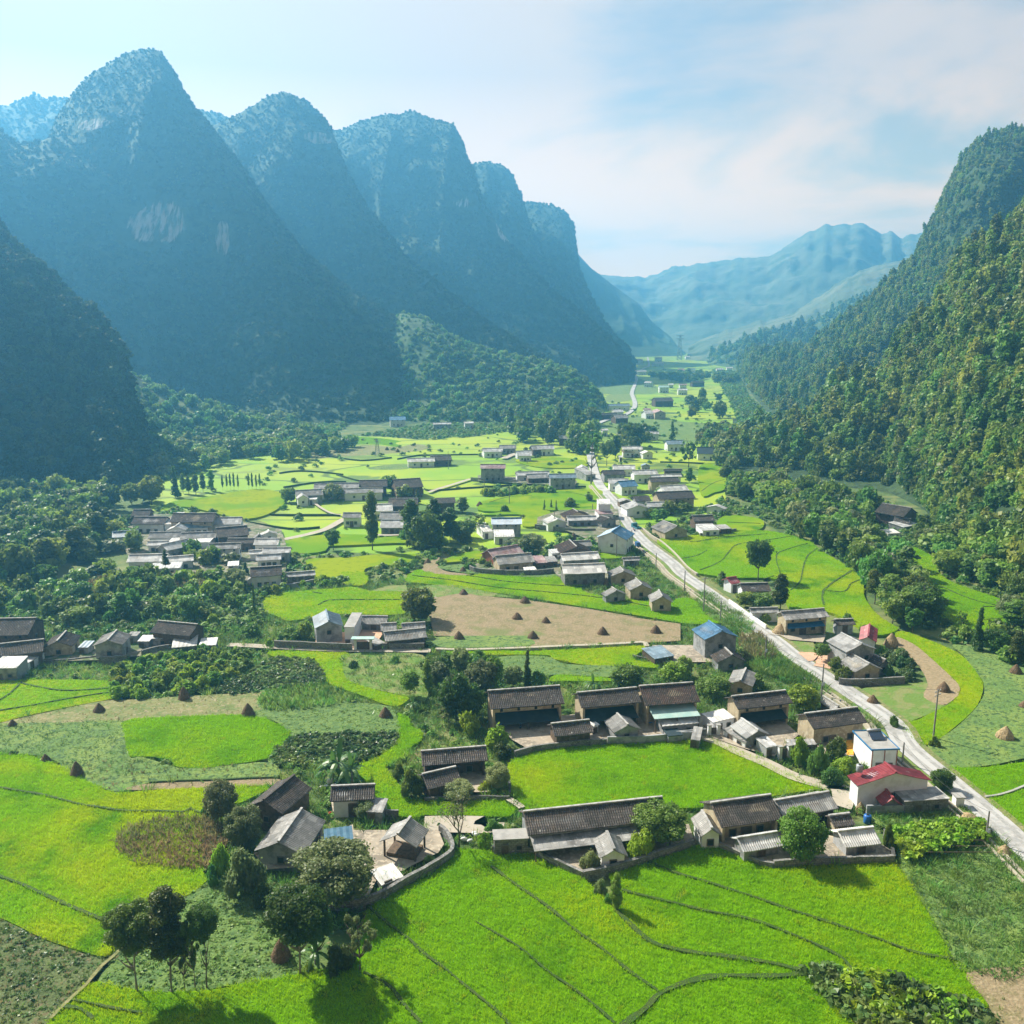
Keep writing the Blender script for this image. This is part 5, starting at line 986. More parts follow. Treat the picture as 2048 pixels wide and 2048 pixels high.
wall_line('M 1375,640 1500,645 1690,640', 1.8, .3, 'block', label='pale wall in front of the pink-roofed house', name='block_wall')
wall_line('P 0,375 100,362 215,345', 1.6, .4, label='stone wall edging the highest rice terrace by the road')
wall_line('J 405,590 480,608 580,612', 1.0, .3, label='dark edging round the tarpaulin-covered pen')
wall_line('B 1030,490 1220,492', 1.6, .3, label='short wall behind the open timber barn')
wall_line('N 1000,495 1130,515 1290,520', 1.5, .4, label='low stone wall before the blue-roofed roadside houses')

# ---------------------------------------------------------------- trees
M['bark'] = mat('bark', (.10, .08, .06), .95, (.17, .15, .12), 2.0)
M['palebark'] = mat('pale_bark', (.24, .22, .18), .95, (.14, .12, .10), 2.0)
M['banana_leaf'] = mat('banana_leaf', (.07, .17, .03), .4, (.11, .22, .04), .8, trans=.4, spec=.6)
HU = {'round': 1.95, 'tall': 3.55, 'cone': 4.9, 'flat': 1.0, 'plume': 2.45, 'bush': 1.05, 'sparse': 2.0}
CF = {'round': .30, 'tall': .12, 'cone': .04, 'flat': .55, 'plume': .10, 'bush': .0, 'sparse': .30}
MESHES = {}
def crown_proto(kind, leaf, lod, seed):
    k = ('c', kind, leaf, lod, seed)
    if k not in MESHES:
        n, s = {0: (15000, .034), 1: (3600, .064), 2: (900, .115), 3: (380, .16)}[lod]
        if kind in ('sparse', 'flat'): n = int(n*.55); s *= .85
        if kind == 'bush': n = int(n*.6); s *= 1.25
        if kind in ('tall', 'cone'): n = int(n*1.5)
        MESHES[k] = crown_mesh(kind+'_crown', kind, n, s, seed*17 + sum(map(ord, kind)), leaf)
    return MESHES[k]
def trunk_proto(kind, bark, seed):
    k = ('t', kind, bark, seed)
    if k not in MESHES:
        rs = random.Random(seed*5+len(kind)); mb = MB(); b = .04; path = [(0, 0, 0)]
        for i in range(1, 7): path.append((path[-1][0]+rs.uniform(-b, b), path[-1][1]+rs.uniform(-b, b), i/6*.93))
        mb.tube(path, [.055*(1-.8*i/6)*(1.35 if i == 0 else 1) for i in range(7)], 6)
        if kind not in ('cone',):
            for i in range(9 if kind != 'sparse' else 13):
                t_ = rs.uniform(.32, .85); a = i*2.4 + rs.uniform(-.4, .4); j = int(t_/.93*6); p0 = Vector(path[j]); r = rs.uniform(.45, .8)
                p1 = p0 + Vector((math.cos(a)*r*.5, math.sin(a)*r*.5, .07)); p2 = p0 + Vector((math.cos(a)*r, math.sin(a)*r, .18+.1*rs.random())); mb.tube([p0, p1, p2], [.026, .016, .006], 5)
        MESHES[k] = mb.mesh('trunk', M[bark], True)
    return MESHES[k]
def tree_at(loc, H, r, kind, leaf='tree_leaf', lod=1, seed=0, name='tree', label=None, cat='tree', group=None, bark='bark', cf=None, trunk=True):
    root = empty(name, (loc[0], loc[1], loc[2] if len(loc) > 2 else 0), random.uniform(0, 6.28)); cf = CF[kind] if cf is None else cf
    c = mesh_obj('crown' if kind != 'bush' else 'foliage', crown_proto(kind, leaf, lod, seed % 3), root); zb = cf*H; c.location = (0, 0, zb); c.scale = (r, r, (H-zb)/HU[kind])
    if trunk:
        t_ = mesh_obj('trunk' if kind != 'bush' else 'stem', trunk_proto(kind, bark, seed % 3), root); k = min(r*.9, H*.22); t_.scale = (k if kind not in ('sparse',) else r, k if kind not in ('sparse',) else r, H*(.92 if kind != 'bush' else .7))
    return tag(root, label, cat, group)
def T(kind, c, bx, by, ty, hw, leaf='tree_leaf', label=None, lod=None, name=None, cf=None, bark='bark', cat=None, dz=0):
    b = cx(c, bx, by); t_ = cx(c, bx, ty); p = G(*b); H = solve(lambda q: proj((p.x, p.y, q))[1] - t_[1], .5, 40); dpt = p.y*math.cos(PITCH) + CAM_H*math.sin(PITCH)
    r = hw*CP[c][2]/F*dpt; lod = lod if lod is not None else (0 if dpt < 150 else 1 if dpt < 300 else 2)
    nm = name or ('bush' if kind == 'bush' else 'tree'); tree_at(p, H, r, kind, leaf, lod, random.randrange(3), nm, label, cat or nm.replace('_', ' '), None, bark, cf)
# the stand of tall trees in the lower left corner
T('round', 'A', 965, 1722, 1065, 185, 'dark_leaf', 'dark round-crowned tree on a thin trunk, leftmost of the tall stand', cf=.48, bark='palebark')
T('tall', 'A', 1210, 1730, 945, 185, 'dark_leaf', 'tallest dark tree of the stand in the lower left', cf=.38, bark='palebark')
T('sparse', 'A', 1300, 1722, 1210, 70, 'dark_leaf', 'slim tree just right of the tallest dark tree', cf=.35)
T('sparse', 'A', 1378, 1715, 1090, 95, 'tree_leaf', 'slender sparse tree, middle of the three thin ones', cf=.3, bark='palebark')
T('round', 'A', 1455, 1700, 1080, 115, 'dark_leaf', 'thin-trunked tree with small crown, right of the three thin ones', cf=.6)
T('round', 'B', 530, 1600, 950, 225, 'dark_leaf', 'broad dark tree standing over the haystack at the vegetable plot', cf=.42, bark='palebark')
T('round', 'B', 655, 1530, 1090, 120, 'dark_leaf', 'dark tree behind the broad one above the haystack', cf=.4)
T('sparse', 'B', 950, 1585, 1120, 125, 'olive_leaf', 'thin olive-grey tree at the corner of the great rice field', cf=.3)
T('bush', 'B', 800, 1560, 1380, 125, 'dark_leaf', 'dark glossy thicket between the broad tree and the rice')
T('bush', 'B', 590, 1580, 1500, 60, 'lime_leaf', 'low yellow-green bush at the foot of the broad tree')
T('round', 'B', 780, 1085, 655, 285, 'olive_leaf', 'large olive-grey tree overhanging the yard wall', cf=.12)
T('round', 'B', 135, 700, 385, 135, 'olive_leaf', 'grey-green round tree at the left of the big dark-tiled farmhouse', cf=.05)
T('bush', 'B', 140, 1030, 680, 165, 'olive_leaf', 'grey-green thicket left of the grey block farmhouse')
T('bush', 'B', 260, 1120, 930, 90, 'dark_leaf', 'dark bush beneath the grey-green thicket')
T('round', 'A', 1555, 520, 205, 120, 'olive_leaf', 'silvery round tree at the end of the bare soil strip', cf=.12)
T('bush', 'A', 1460, 470, 370, 50, 'bush_leaf', 'small green bush beside the silvery round tree')
T('bush', 'A', 1560, 900, 655, 85, 'lime_leaf', 'bright green bamboo-like bush right of the round maize plot', name='bush')
T('bush', 'A', 1500, 960, 800, 60, 'bush_leaf', 'feathery green bush at the corner of the round maize plot')
T('bush', 'B', 1225, 195, 95, 60, 'dark_leaf', 'small dark round bush above the larger clipped one')
T('bush', 'B', 1310, 335, 130, 100, 'dark_leaf', 'dense dark-green round bush left of the small tiled outbuilding')
T('round', 'B', 985, 492, 355, 75, 'olive_leaf', 'pale straw-coloured shrub tree in front of the low grey shed', cf=.1)
T('round', 'C', 160, 285, 85, 88, 'olive_leaf', 'silver-leaved tree at the left corner of the enclosed field', cf=.12)
T('bush', 'C', 75, 305, 220, 65, 'lime_leaf', 'bright lime bush beside the silver-leaved tree')
T('round', 'B', 1640, 350, 215, 110, 'olive_leaf', 'greyish shrub tree below the small tiled outbuilding', cf=.05)
T('round', 'C', 1290, 660, 375, 205, 'tree_leaf', 'wide leafy tree in front of the very long farmhouse', cf=.2, bark='palebark')
T('bush', 'C', 1180, 770, 540, 110, 'lime_leaf', 'tree smothered in bright vines by the stone wall')
T('bush', 'C', 815, 860, 700, 75, 'olive_leaf', 'olive bush on the corner behind the stone wall')
T('tall', 'C', 990, 1145, 860, 55, 'tree_leaf', 'small upright tree alone on the bund of the great rice field')
T('bush', 'C', 880, 1020, 900, 60, 'olive_leaf', 'greyish bush between wall corner and small upright tree')
T('bush', 'C', 935, 1090, 1010, 42, 'bush_leaf', 'small bush at the bend of the bund')
T('bush', 'C', 130, 580, 485, 75, 'bush_leaf', 'dark bush at the end of the pale lane')
T('bush', 'C', 60, 690, 580, 60, 'lime_leaf', 'bright maize-like bush left of the square stone shed')
T('round', 'D', 355, 795, 405, 168, 'tree_leaf', 'dense round tree between the pale stable and the white-roofed barn', cf=.08)
T('round', 'D', 1350, 300, 125, 78, 'dark_leaf', 'round dark tree leaning over the road', cf=.1)
T('bush', 'D', 975, 730, 505, 42, 'tree_leaf', 'upright shrub beside the white-roofed barn')
T('round', 'H', 1185, 480, 262, 128, 'lime_leaf', 'yellow-green tree between the two yellow farmhouses', cf=.1)
T('round', 'H', 480, 372, 205, 130, 'tree_leaf', 'leafy round tree left of the grey-roofed mud house', cf=.1)
T('round', 'H', 180, 265, 95, 110, 'lime_leaf', 'yellow-flecked tree above the reddish-tiled farmhouse', cf=.1)
T('bush', 'H', 1150, 900, 660, 85, 'lime_leaf', 'vine-covered shrub nearest to the gate pillar')
T('bush', 'H', 1300, 990, 720, 80, 'bush_leaf', 'creeper-hung bush in the middle of the vine thicket')
T('bush', 'H', 1430, 860, 665, 100, 'dark_leaf', 'dark creeper-covered tree beside the drying maize', name='bush')
T('bush', 'H', 1500, 960, 820, 110, 'lime_leaf', 'mass of lime-green squash vines left of the red roof')
T('bush', 'H', 1400, 1060, 900, 110, 'bush_leaf', 'grassy green shrub at the lane left of the red roof')
T('bush', 'H', 820, 320, 180, 90, 'bush_leaf', 'green bush right of the grey-roofed mud house')
T('round', 'H', 260, 210, 40, 70, 'bush_leaf', 'green tree between blue tarpaulin pen and the yard', cf=.1)
T('cone', 'G', 600, 290, -12, 46, 'dark_leaf', 'dark conifer rising behind the long row of farmhouses')
T('round', 'G', 50, 560, 165, 125, 'dark_leaf', 'dark shaggy tree left of the tall mud farmhouse', cf=.1)
T('round', 'G', 245, 330, 70, 125, 'olive_leaf', 'brownish green tree behind the tall mud farmhouse', cf=.1)
T('round', 'G', 340, 300, 40, 75, 'lime_leaf', 'light green tree top behind the brownish one', cf=.2)
T('round', 'G', 170, 540, 240, 110, 'dark_leaf', 'dark tree touching the gable of the tall mud farmhouse', cf=.1)
T('round', 'G', 490, 295, 110, 80, 'olive_leaf', 'olive tree left of the dark conifer', cf=.1)
T('round', 'G', 680, 300, 150, 60, 'bush_leaf', 'pale green shrub tree right of the dark conifer', cf=.1)
T('round', 'G', 1370, 300, 105, 125, 'tree_leaf', 'round dense green tree behind the second farmhouse of the row', cf=.05)
T('bush', 'G', 150, 660, 470, 100, 'lime_leaf', 'bright leafy bush in front of the tall mud farmhouse gable')
T('bush', 'G', 370, 770, 590, 120, 'lime_leaf', 'yellow-green bush covering the little roof by the wall')
T('bush', 'G', 400, 840, 720, 95, 'dark_leaf', 'dark bush at the left end of the dark stone wall')
T('round', 'F', 1430, 960, 735, 75, 'tree_leaf', 'dark papaya-like tree at the tip of the S-shaped rice strip', cf=.3)
T('tall', 'F', 1565, 920, 640, 48, 'tree_leaf', 'tall creeper-covered tree left of the copse')
T('round', 'F', 1500, 370, 85, 140, 'tree_leaf', 'feathery dark tree beside the ploughed field', cf=.1)
T('bush', 'F', 990, 728, 660, 48, 'dark_leaf', 'small dark bush beside the S-shaped rice strip')
T('bush', 'F', 1310, 690, 625, 45, 'tree_leaf', 'round bush in the weedy plot below the path')
T('bush', 'F', 500, 505, 400, 110, 'bush_leaf', 'big soft green bush left of the blue-grey roof')
T('bush', 'F', 610, 500, 345, 90, 'tree_leaf', 'dark green bush touching the blue-grey roofed house')
T('bush', 'F', 210, 480, 370, 90, 'bush_leaf', 'light feathery bush left of the big soft one')
T('bush', 'F', 340, 565, 490, 40, 'lime_leaf', 'small lime bush at the start of the stone wall')
T('round', 'I', 358, 690, 525, 62, 'tree_leaf', 'round tree on a bare trunk by the terracotta forecourt', cf=.35)
T('round', 'I', 480, 770, 630, 68, 'tree_leaf', 'leafy tree left of the grey-roofed mud house by the road', cf=.05)
T('bush', 'I', 530, 830, 705, 80, 'tree_leaf', 'dark round bush at the corner of the tall dark wall')
T('bush', 'I', 880, 790, 690, 50, 'tree_leaf', 'bush behind the tall dark wall')
T('bush', 'I', 560, 370, 290, 45, 'bush_leaf', 'green tree top beside the low tiled shed')
T('bush', 'I', 690, 440, 385, 40, 'bush_leaf', 'pale bush right of the bright red roof')
T('cone', 'I', 1570, 600, 240, 62, 'dark_leaf', 'dark pointed conifer at the right, beyond the vegetable field')
T('sparse', 'I', 1440, 460, 255, 48, 'tree_leaf', 'thin tree left of the dark pointed conifer')
T('round', 'I', 1850, 340, 175, 95, 'tree_leaf', 'round tree at the foot of the right hillside')
T('tall', 'I', 1870, 705, 420, 80, 'dark_leaf', 'very dark tall tree at the right edge')
T('bush', 'I', 920, 1200, 1085, 42, 'bush_leaf', 'small bush on the road bank before the crescent field')
T('bush', 'I', 1235, 1350, 1245, 48, 'tree_leaf', 'bush at the foot of the tall utility pole')
T('round', 'P', 345, 632, 368, 80, 'tree_leaf', 'lone round tree standing in the rice terraces', cf=.3)
T('tall', 'P', 478, 800, 585, 62, 'dark_leaf', 'dark tree beside the tiled house in the terraces')
T('round', 'P', 370, 800, 700, 75, 'tree_leaf', 'green tree in front of the dark-tiled house by the terraces', cf=.05)
T('round', 'P', 270, 790, 690, 60, 'tree_leaf', 'small tree at the pale roadside wall', cf=.1)
T('bush', 'P', 130, 650, 575, 45, 'bush_leaf', 'light green bush by the road before the dark red hut')
T('bush', 'P', 385, 880, 825, 45, 'lime_leaf', 'yellow-green bush between the pale roadside buildings')
T('plume', 'M', 410, 1125, 940, 75, 'tree_leaf', 'bamboo-like clump at the left of the plain')
T('tall', 'M', 685, 1125, 700, 66, 'dark_leaf', 'tall dark cypress-like tree in the middle of the plain')
T('tall', 'M', 960, 1090, 760, 85, 'dark_leaf', 'tall dark tree, left of the dark copse in the plain')
T('round', 'M', 1060, 1120, 830, 120, 'dark_leaf', 'massive dark tree in the copse of the plain', cf=.05)
T('tall', 'M', 1120, 1060, 750, 80, 'dark_leaf', 'dark tree behind the massive one in the copse')
T('tall', 'M', 1230, 1060, 815, 80, 'tree_leaf', 'dark green tree right of the massive one in the copse')
T('round', 'M', 1340, 1040, 900, 75, 'bush_leaf', 'lighter green tree at the right of the copse', cf=.1)
T('sparse', 'M', 1430, 1010, 855, 60, 'tree_leaf', 'thin tree beside the blue-roofed house in the plain')
T('tall', 'M', 1320, 860, 750, 60, 'tree_leaf', 'green tree behind the copse of the plain')
T('cone', 'M', 1000, 800, 695, 30, 'dark_leaf', 'small conifer behind the copse of the plain')
T('round', 'M', 410, 780, 650, 75, 'olive_leaf', 'grey-green tree before the long row of tiled houses', cf=.05)
T('round', 'M', 100, 790, 675, 55, 'bush_leaf', 'soft green tree left of the row of tiled houses', cf=.05)
T('round', 'M', 815, 720, 590, 70, 'tree_leaf', 'tree growing over the long row of tiled houses', cf=.1)
T('round', 'M', 910, 760, 660, 60, 'tree_leaf', 'darker tree right of the one over the tiled row', cf=.1)
T('round', 'K', 1010, 335, 210, 85, 'olive_leaf', 'olive-brown tree behind the faded pink roof', cf=.05)
T('round', 'K', 900, 300, 250, 60, 'olive_leaf', 'small brownish tree left of the olive-brown one', cf=.05)
T('sparse', 'N', 815, 450, 45, 85, 'tree_leaf', 'tall crooked tree beside the far bend of the road', cf=.5, bark='palebark')
T('round', 'N', 925, 320, 140, 58, 'tree_leaf', 'round tree on a straight trunk beyond the road bend', cf=.35)
T('tall', 'N', 985, 270, 100, 45, 'dark_leaf', 'dark upright tree behind the round one beyond the road bend')
T('round', 'N', 1110, 190, 5, 80, 'dark_leaf', 'big dark tree in the shaded part of the valley', cf=.05)
T('cone', 'N', 1383, 140, 5, 28, 'dark_leaf', 'dark conifer left of the blue-grey roof beyond the hamlet')
T('sparse', 'N', 1500, 340, 110, 60, 'bush_leaf', 'tall loose green tree at the right of the roadside hamlet', cf=.2)
T('tall', 'N', 1505, 440, 330, 38, 'tree_leaf', 'dark tree behind the white roofs of the roadside hamlet')
for k_, (x_, y_, t__) in enumerate([(487, 642, 558), (535, 625, 556), (570, 645, 562)]):
    T('cone', 'N', x_, y_, t__, 13, 'tree_leaf', ['left', 'middle', 'right'][k_] + ' one of three little conifers in the rice by the road', cf=.12)
T('bush', 'N', 205, 650, 595, 40, 'tree_leaf', 'round bush at the corner of the rice by the road')
T('cone', 'L', 648, 770, 520, 36, 'dark_leaf', 'slender conifer with a bare trunk in the left hamlet', cf=.55)
T('cone', 'L', 1200, 720, 610, 36, 'dark_leaf', 'dark conifer at the tiled house of the left hamlet')
T('cone', 'L', 1200, 850, 735, 28, 'dark_leaf', 'dark conifer below the walled yard of the left hamlet')
T('tall', 'L', 1262, 995, 760, 16, 'tree_leaf', 'thin columnar tree at the edge of the yellow rice')
T('cone', 'L', 830, 330, 215, 18, 'dark_leaf', 'tiny pointed conifer over the roofs of the left hamlet')
T('cone', 'L', 1615, 710, 645, 18, 'dark_leaf', 'tiny conifer beside the light grey wall of the left hamlet')
T('round', 'L', 870, 400, 330, 36, 'bush_leaf', 'small round tree among the roofs of the left hamlet', cf=.1)
T('plume', 'L', 1000, 725, 650, 60, 'lime_leaf', 'bright bamboo clump in the lower part of the left hamlet', cf=0)
T('round', 'L', 540, 210, -5, 90, 'tree_leaf', 'spreading tree at the foot of the left hill', cf=.15)
T('round', 'L', 520, 190, 95, 80, 'lime_leaf', 'yellowish tree in front of the spreading one at the left hill', cf=.1)
T('round', 'L', 400, 210, 50, 75, 'tree_leaf', 'rounded dark tree left of the spreading one', cf=.1)
T('cone', 'L', 705, 160, -70, 42, 'dark_leaf', 'dark cypress at the left end of the row of slim trees')
for k_, x_ in enumerate([1038, 1068, 1092, 1118, 1147, 1222, 1247, 1275, 1300]):
    T('tall', 'L', x_, 108 - k_ % 3*3, -2 - (k_*7) % 22, 10, 'tree_leaf', '%s from the left in the row of slim poplar-like trees' % ORD[k_], cf=.2, name='slim_tree')
for k_, (x_, y_, t__, hw) in enumerate([(960, 115, -40, 30), (900, 120, -20, 28), (850, 140, -10, 34), (800, 135, 0, 30), (760, 130, -15, 26)]):
    T('tall', 'L', x_, y_, t__, hw, 'tree_leaf', '%s bushy tree right of the dark cypress' % ORD[k_], cf=.15)
# bare tree by the lane
def bare_tree(c, bx, by, ty, label):
    p = G(*cx(c, bx, by)); H = solve(lambda q: proj((p.x, p.y, q))[1] - cx(c, bx, ty)[1], .5, 40); root = empty('bare_tree', (p.x, p.y, 0)); mb = MB(); lv = []; rs = random.Random(3)
    def grow(a, d, l, r, n):
        b = a + d*l; m = (a+b)/2 + Vector((rs.uniform(-1, 1), rs.uniform(-1, 1), 0))*l*.07; mb.tube([a, m, b], [r, r*.85, r*.7], 5, cap=False)
        if n == 0: lv.append(b); return
        for i in range(3 if n > 2 else 2):
            e = (d + Vector((rs.uniform(-.8, .8), rs.uniform(-.8, .8), rs.uniform(-.05, .5)))).normalized(); grow(b, e, l*rs.uniform(.62, .8), r*.66, n-1)
    grow(Vector((0, 0, -.1)), Vector((.05, 0, 1)), H*.24, .16, 5); mb.build('trunk', M['bark'], root)
    rs2 = np.random.default_rng(5); C = np.array([tuple(q) for q in lv]).repeat(4, 0) + rs2.normal(0, .3, (len(lv)*4, 3)); C = C[C[:, 2] > H*.45]
    mesh_obj('crown', quads_mesh('thin_crown', leafquads(C, .10, None, 1, 1.3, rs2), M['olive_leaf']), root); tag(root, label, 'tree')
bare_tree('B', 1645, 705, 225, 'nearly leafless tree with forked branches by the pale lane')
# banana plants
def banana(c, bx, by, ty, label, n=9, seed=0):
    p = G(*cx(c, bx, by)); H = solve(lambda q: proj((p.x, p.y, q))[1] - cx(c, bx, ty)[1], .5, 40); root = empty('banana_plant', (p.x, p.y, 0), seed); rs = random.Random(seed)
    MB().tube([(0, 0, 0), (.05, 0, H*.3), (0, .05, H*.6)], [.2, .16, .11], 8).build('stem', M['palebark'], root)
    for i in range(n):
        a = i*2.4 + rs.uniform(-.3, .3); L_ = H*rs.uniform(.5, .7); up = rs.uniform(.35, 1.0) if i < n-2 else 1.3; mb = MB(); m = 8
        d = Vector((math.cos(a), math.sin(a), 0)); sd = Vector((-d.y, d.x, 0)); v = []
        for j in range(m+1):
            t_ = j/m; q = d*(L_*t_*(1.0 if up < 1.2 else .25)) + Vector((0, 0, H*.55 + L_*(up*t_ - (1.05 if up < 1.2 else .3)*t_*t_))); wd = .36*math.sin(math.pi*min(1, t_*.9+.08))**.7*(H/5)
            v += [tuple(q - sd*wd - Vector((0, 0, wd*.25))), tuple(q), tuple(q + sd*wd - Vector((0, 0, wd*.25)))]
        f = [(j*3+k, j*3+k+1, j*3+k+4, j*3+k+3) for j in range(m) for k in (0, 1)]; mb.add(v, f); mb.build('leaf', M['banana_leaf'], root)
    tag(root, label, 'banana plant')
banana('F', 885, 1610, 1310, 'tallest banana plant behind the small white-fronted tile house', 10, 1)
banana('F', 985, 1625, 1400, 'second banana plant with drooping leaves, right of the tallest', 9, 2)
banana('F', 840, 1600, 1380, 'banana plant partly hidden left of the tallest one', 8, 3)
banana('G', 1105, 330, 205, 'broad-leaved banana plant behind the second farmhouse of the row', 9, 4)
banana('G', 1150, 335, 255, 'smaller banana plant beside the broad-leaved one', 8, 7)
banana('B', 640, 1530, 1330, 'banana plant in the shade of the broad dark tree', 9, 5)
banana('F', 1455, 1060, 950, 'small banana plant at the tip of the S-shaped rice strip', 8, 6)
banana('L', 1480, 770, 690, 'banana plant behind the light grey wall of the left hamlet', 8, 8)

# ---- masses of trees whose members can be told apart
CAND = []
def mass(s, spacing, Hr, rr, kinds, label, group, name='tree', cat='tree', lod=None, jit=.45, avoid=()):
    poly = pts(s); P = fill(poly, spacing, jit, holes=avoid); rs = random.Random(len(s)+int(spacing*10))
    P = P[np.argsort(-P[:, 1])]
    for q in P:
        kind, leaf = rs.choice(kinds); H = rs.uniform(*Hr)*(1.25 if rs.random() < .12 else 1); r = rs.uniform(*rr); ld = lod if lod is not None else (1 if q[1] < 230 else 2 if q[1] < 420 else 3)
        if kind == 'cone': r *= .55; H *= 1.25
        if kind == 'bush': H = min(H, r*1.5)
        px_, py_ = proj((q[0], q[1], H*.5)); vis = -60 < px_ < 2108 and py_ < 2100
        CAND.append((H*r/q[1]**2*(1 if vis else 0), tuple(q), H, r, kind, leaf, ld, rs.randrange(3), label, group, 'bush' if kind == 'bush' else 'tree'))
    return len(P)
mixed = [('round', 'tree_leaf'), ('round', 'dark_leaf'), ('round', 'olive_leaf'), ('tall', 'tree_leaf'), ('plume', 'tree_leaf'), ('round', 'tree_leaf'), ('round', 'bush_leaf')]
dark = [('round', 'dark_leaf'), ('tall', 'dark_leaf'), ('round', 'tree_leaf'), ('round', 'dark_leaf'), ('plume', 'tree_leaf')]
shr = [('bush', 'bush_leaf'), ('bush', 'tree_leaf'), ('bush', 'bush_leaf'), ('bush', 'lime_leaf')]
n1 = mass("P 165,130 300,160 420,215 520,260 600,380 700,440 900,560 972,640 985,740 1060,840 1130,890 1230,935 1330,970 1360,900 1320,760 1290,640 1180,560 1090,500 1000,400 1060,300 1100,230 960,200 800,170 500,90 300,60 160,90", 5.2, (7, 10.5), (3.0, 4.6), mixed, 'leafy tree in the dense belt between the rice terraces and the right hill', 'trees in the belt at the foot of the right hill')
n2 = mass("P 1310,430 1420,500 1440,585 1600,655 1800,735 1830,880 1960,1000 2050,1060 2050,900 1900,700 1700,560 1500,440 1340,360 1280,400", 5.2, (6, 9), (2.8, 4.2), mixed, 'tree at the very foot of the right hillside above the far rice terrace', 'trees at the very foot of the right hillside')
n3 = mass("I 1330,480 1500,560 1700,640 1932,740 2050,760 2050,600 1932,520 1750,470 1600,480 1450,470", 4.6, (3.5, 6), (2.2, 3.4), [('bush', 'tree_leaf'), ('round', 'dark_leaf'), ('round', 'tree_leaf')], 'shrubby tree in the hedge beyond the right vegetable field', 'hedge trees beyond the right vegetable field')
n4 = mass("Z -120,1010 0,1003 120,1000 215,1000 222,1040 200,1090 120,1150 30,1168 -150,1175", 6.0, (8, 12), (3.6, 5.4), dark, 'big dark tree in the wood below the near left hill', 'dark trees in the wood below the left hill')
n5 = mass("E -100,60 120,180 250,60 700,90 720,160 1050,60 1500,40 1900,120 1932,250 1700,380 1600,420 1450,360 1150,360 900,400 700,450 500,400 300,330 100,330 -100,330", 5.0, (3, 7), (2.0, 3.6), mixed + shr + shr + [('round', 'bush_leaf')]*3, 'tree in the green scrub between the left hamlet and the walled houses', 'trees in the scrub below the left hamlet')
n6 = mass("E 905,790 1000,710 1130,670 1300,630 1500,605 1700,605 1932,600 1932,740 1800,820 1650,880 1500,925 1250,940 950,1000 890,930 880,850", 2.5, (2.0, 3.6), (1.5, 2.4), shr, 'bush in the big thicket below the white sheds at the left', 'bushes of the left thicket', name='bush', cat='bush', lod=2)
n7 = mass("Z 865,1325 900,1318 1005,1330 1000,1370 960,1385 955,1430 900,1465 850,1450 845,1400 850,1360", 5.2, (3.5, 7), (2.0, 3.2), [('round', 'olive_leaf'), ('sparse', 'tree_leaf'), ('round', 'tree_leaf'), ('bush', 'bush_leaf'), ('plume', 'bush_leaf')], 'shaggy tree in the copse left of the tall mud farmhouse', 'trees of the copse left of the row of farmhouses')
n8 = mass("M 0,350 130,250 300,330 420,395 560,400 420,440 240,490 60,520 0,530", 8, (5, 10), (3.2, 5), mixed, 'tree in the open wood at the left edge of the rice plain', 'trees left of the rice plain')
n26 = mass('Z 262,915 400,893 560,880 550,905 400,945 310,962 285,940', 8, (5, 9), (3, 5), mixed, 'tree at the sunny edge of the left hill behind the hamlet', 'trees at the sunny edge of the left hill')
n9 = mass("Z 300,800 420,812 620,820 900,820 1010,828 1060,838 1060,852 900,838 760,840 640,842 560,868 460,880 350,900 330,850", 12, (6, 12), (3.5, 6), dark + mixed, 'tree at the shaded foot of the left mountains', 'trees at the shaded foot of the left mountains')
n10 = mass("Z 1020,835 1160,818 1196,850 1190,905 1130,915 1085,890 1020,882", 12, (8, 15), (3.6, 5.5), dark, 'tall dark tree in the grove where the road bends out of sight', 'dark grove by the road bend')
n11 = mass("Z 1230,868 1310,862 1300,900 1235,905", 11, (6, 10), (3.2, 5), dark, 'tree around the white houses beyond the road bend', 'trees beyond the road bend')
n12 = mass("Z 1395,880 1420,860 1470,870 1510,900 1470,950 1452,960", 8, (6, 11), (3, 5), mixed, 'tree on the low rise where the right forest meets the rice', 'trees where the right forest meets the rice')
n13 = mass("Z 1290,752 1330,748 1420,752 1480,760 1475,772 1400,768 1330,764", 24, (8, 12), (6, 9), dark, 'tree in the far hedgerow across the valley floor', 'far hedgerow trees')
n14 = mass("Z 1360,800 1440,800 1440,845 1370,838", 26, (8, 14), (4, 6), dark, 'dark tree scattered over the distant rice', 'scattered distant trees')
n15 = mass("Z 1020,792 1120,790 1190,780 1190,800 1100,808 1030,812", 20, (8, 12), (5, 8), mixed, 'sunlit tree at the foot of the low central spur', 'trees at the foot of the central spur')
n16 = mass("L 130,350 330,330 420,400 480,520 350,600 250,720 130,740 20,560", 8, (4, 8), (2.8, 4.4), dark + mixed, 'tree crowding the left side of the foothill hamlet', 'trees at the left side of the hamlet')
n17 = mass("M 1460,735 1600,720 1932,705 1932,735 1700,745 1480,752", 3.6, (2.6, 4), (1.9, 2.8), shr, 'bush in the long clipped-looking hedge across the rice', 'bushes of the long hedge', name='bush', cat='bush')
n18 = mass("L 760,580 1180,560 1180,640 1060,700 860,700 780,650", 7.5, (3.5, 6.5), (2, 3.2), mixed, 'tree between the houses of the foothill hamlet', 'garden trees of the foothill hamlet')
n19 = mass("N 1240,640 1480,610 1560,640 1340,700 1260,770 1130,700", 7, (3.5, 6.5), (2.2, 3.4), mixed, 'garden tree behind the block houses on the right of the road', 'garden trees right of the road')
n20 = mass("N 900,610 760,590 600,640 660,610 800,575", 6, (3, 5), (1.8, 2.8), mixed, 'small tree behind the brown-roofed house by the road', 'small trees left of the road')
n21 = mass("O 230,560 480,560 520,640 400,720 250,740 60,700 30,620", 13, (7, 13), (4, 6), dark, 'shaded tree before the foot of the central spur', 'shaded trees before the central spur')
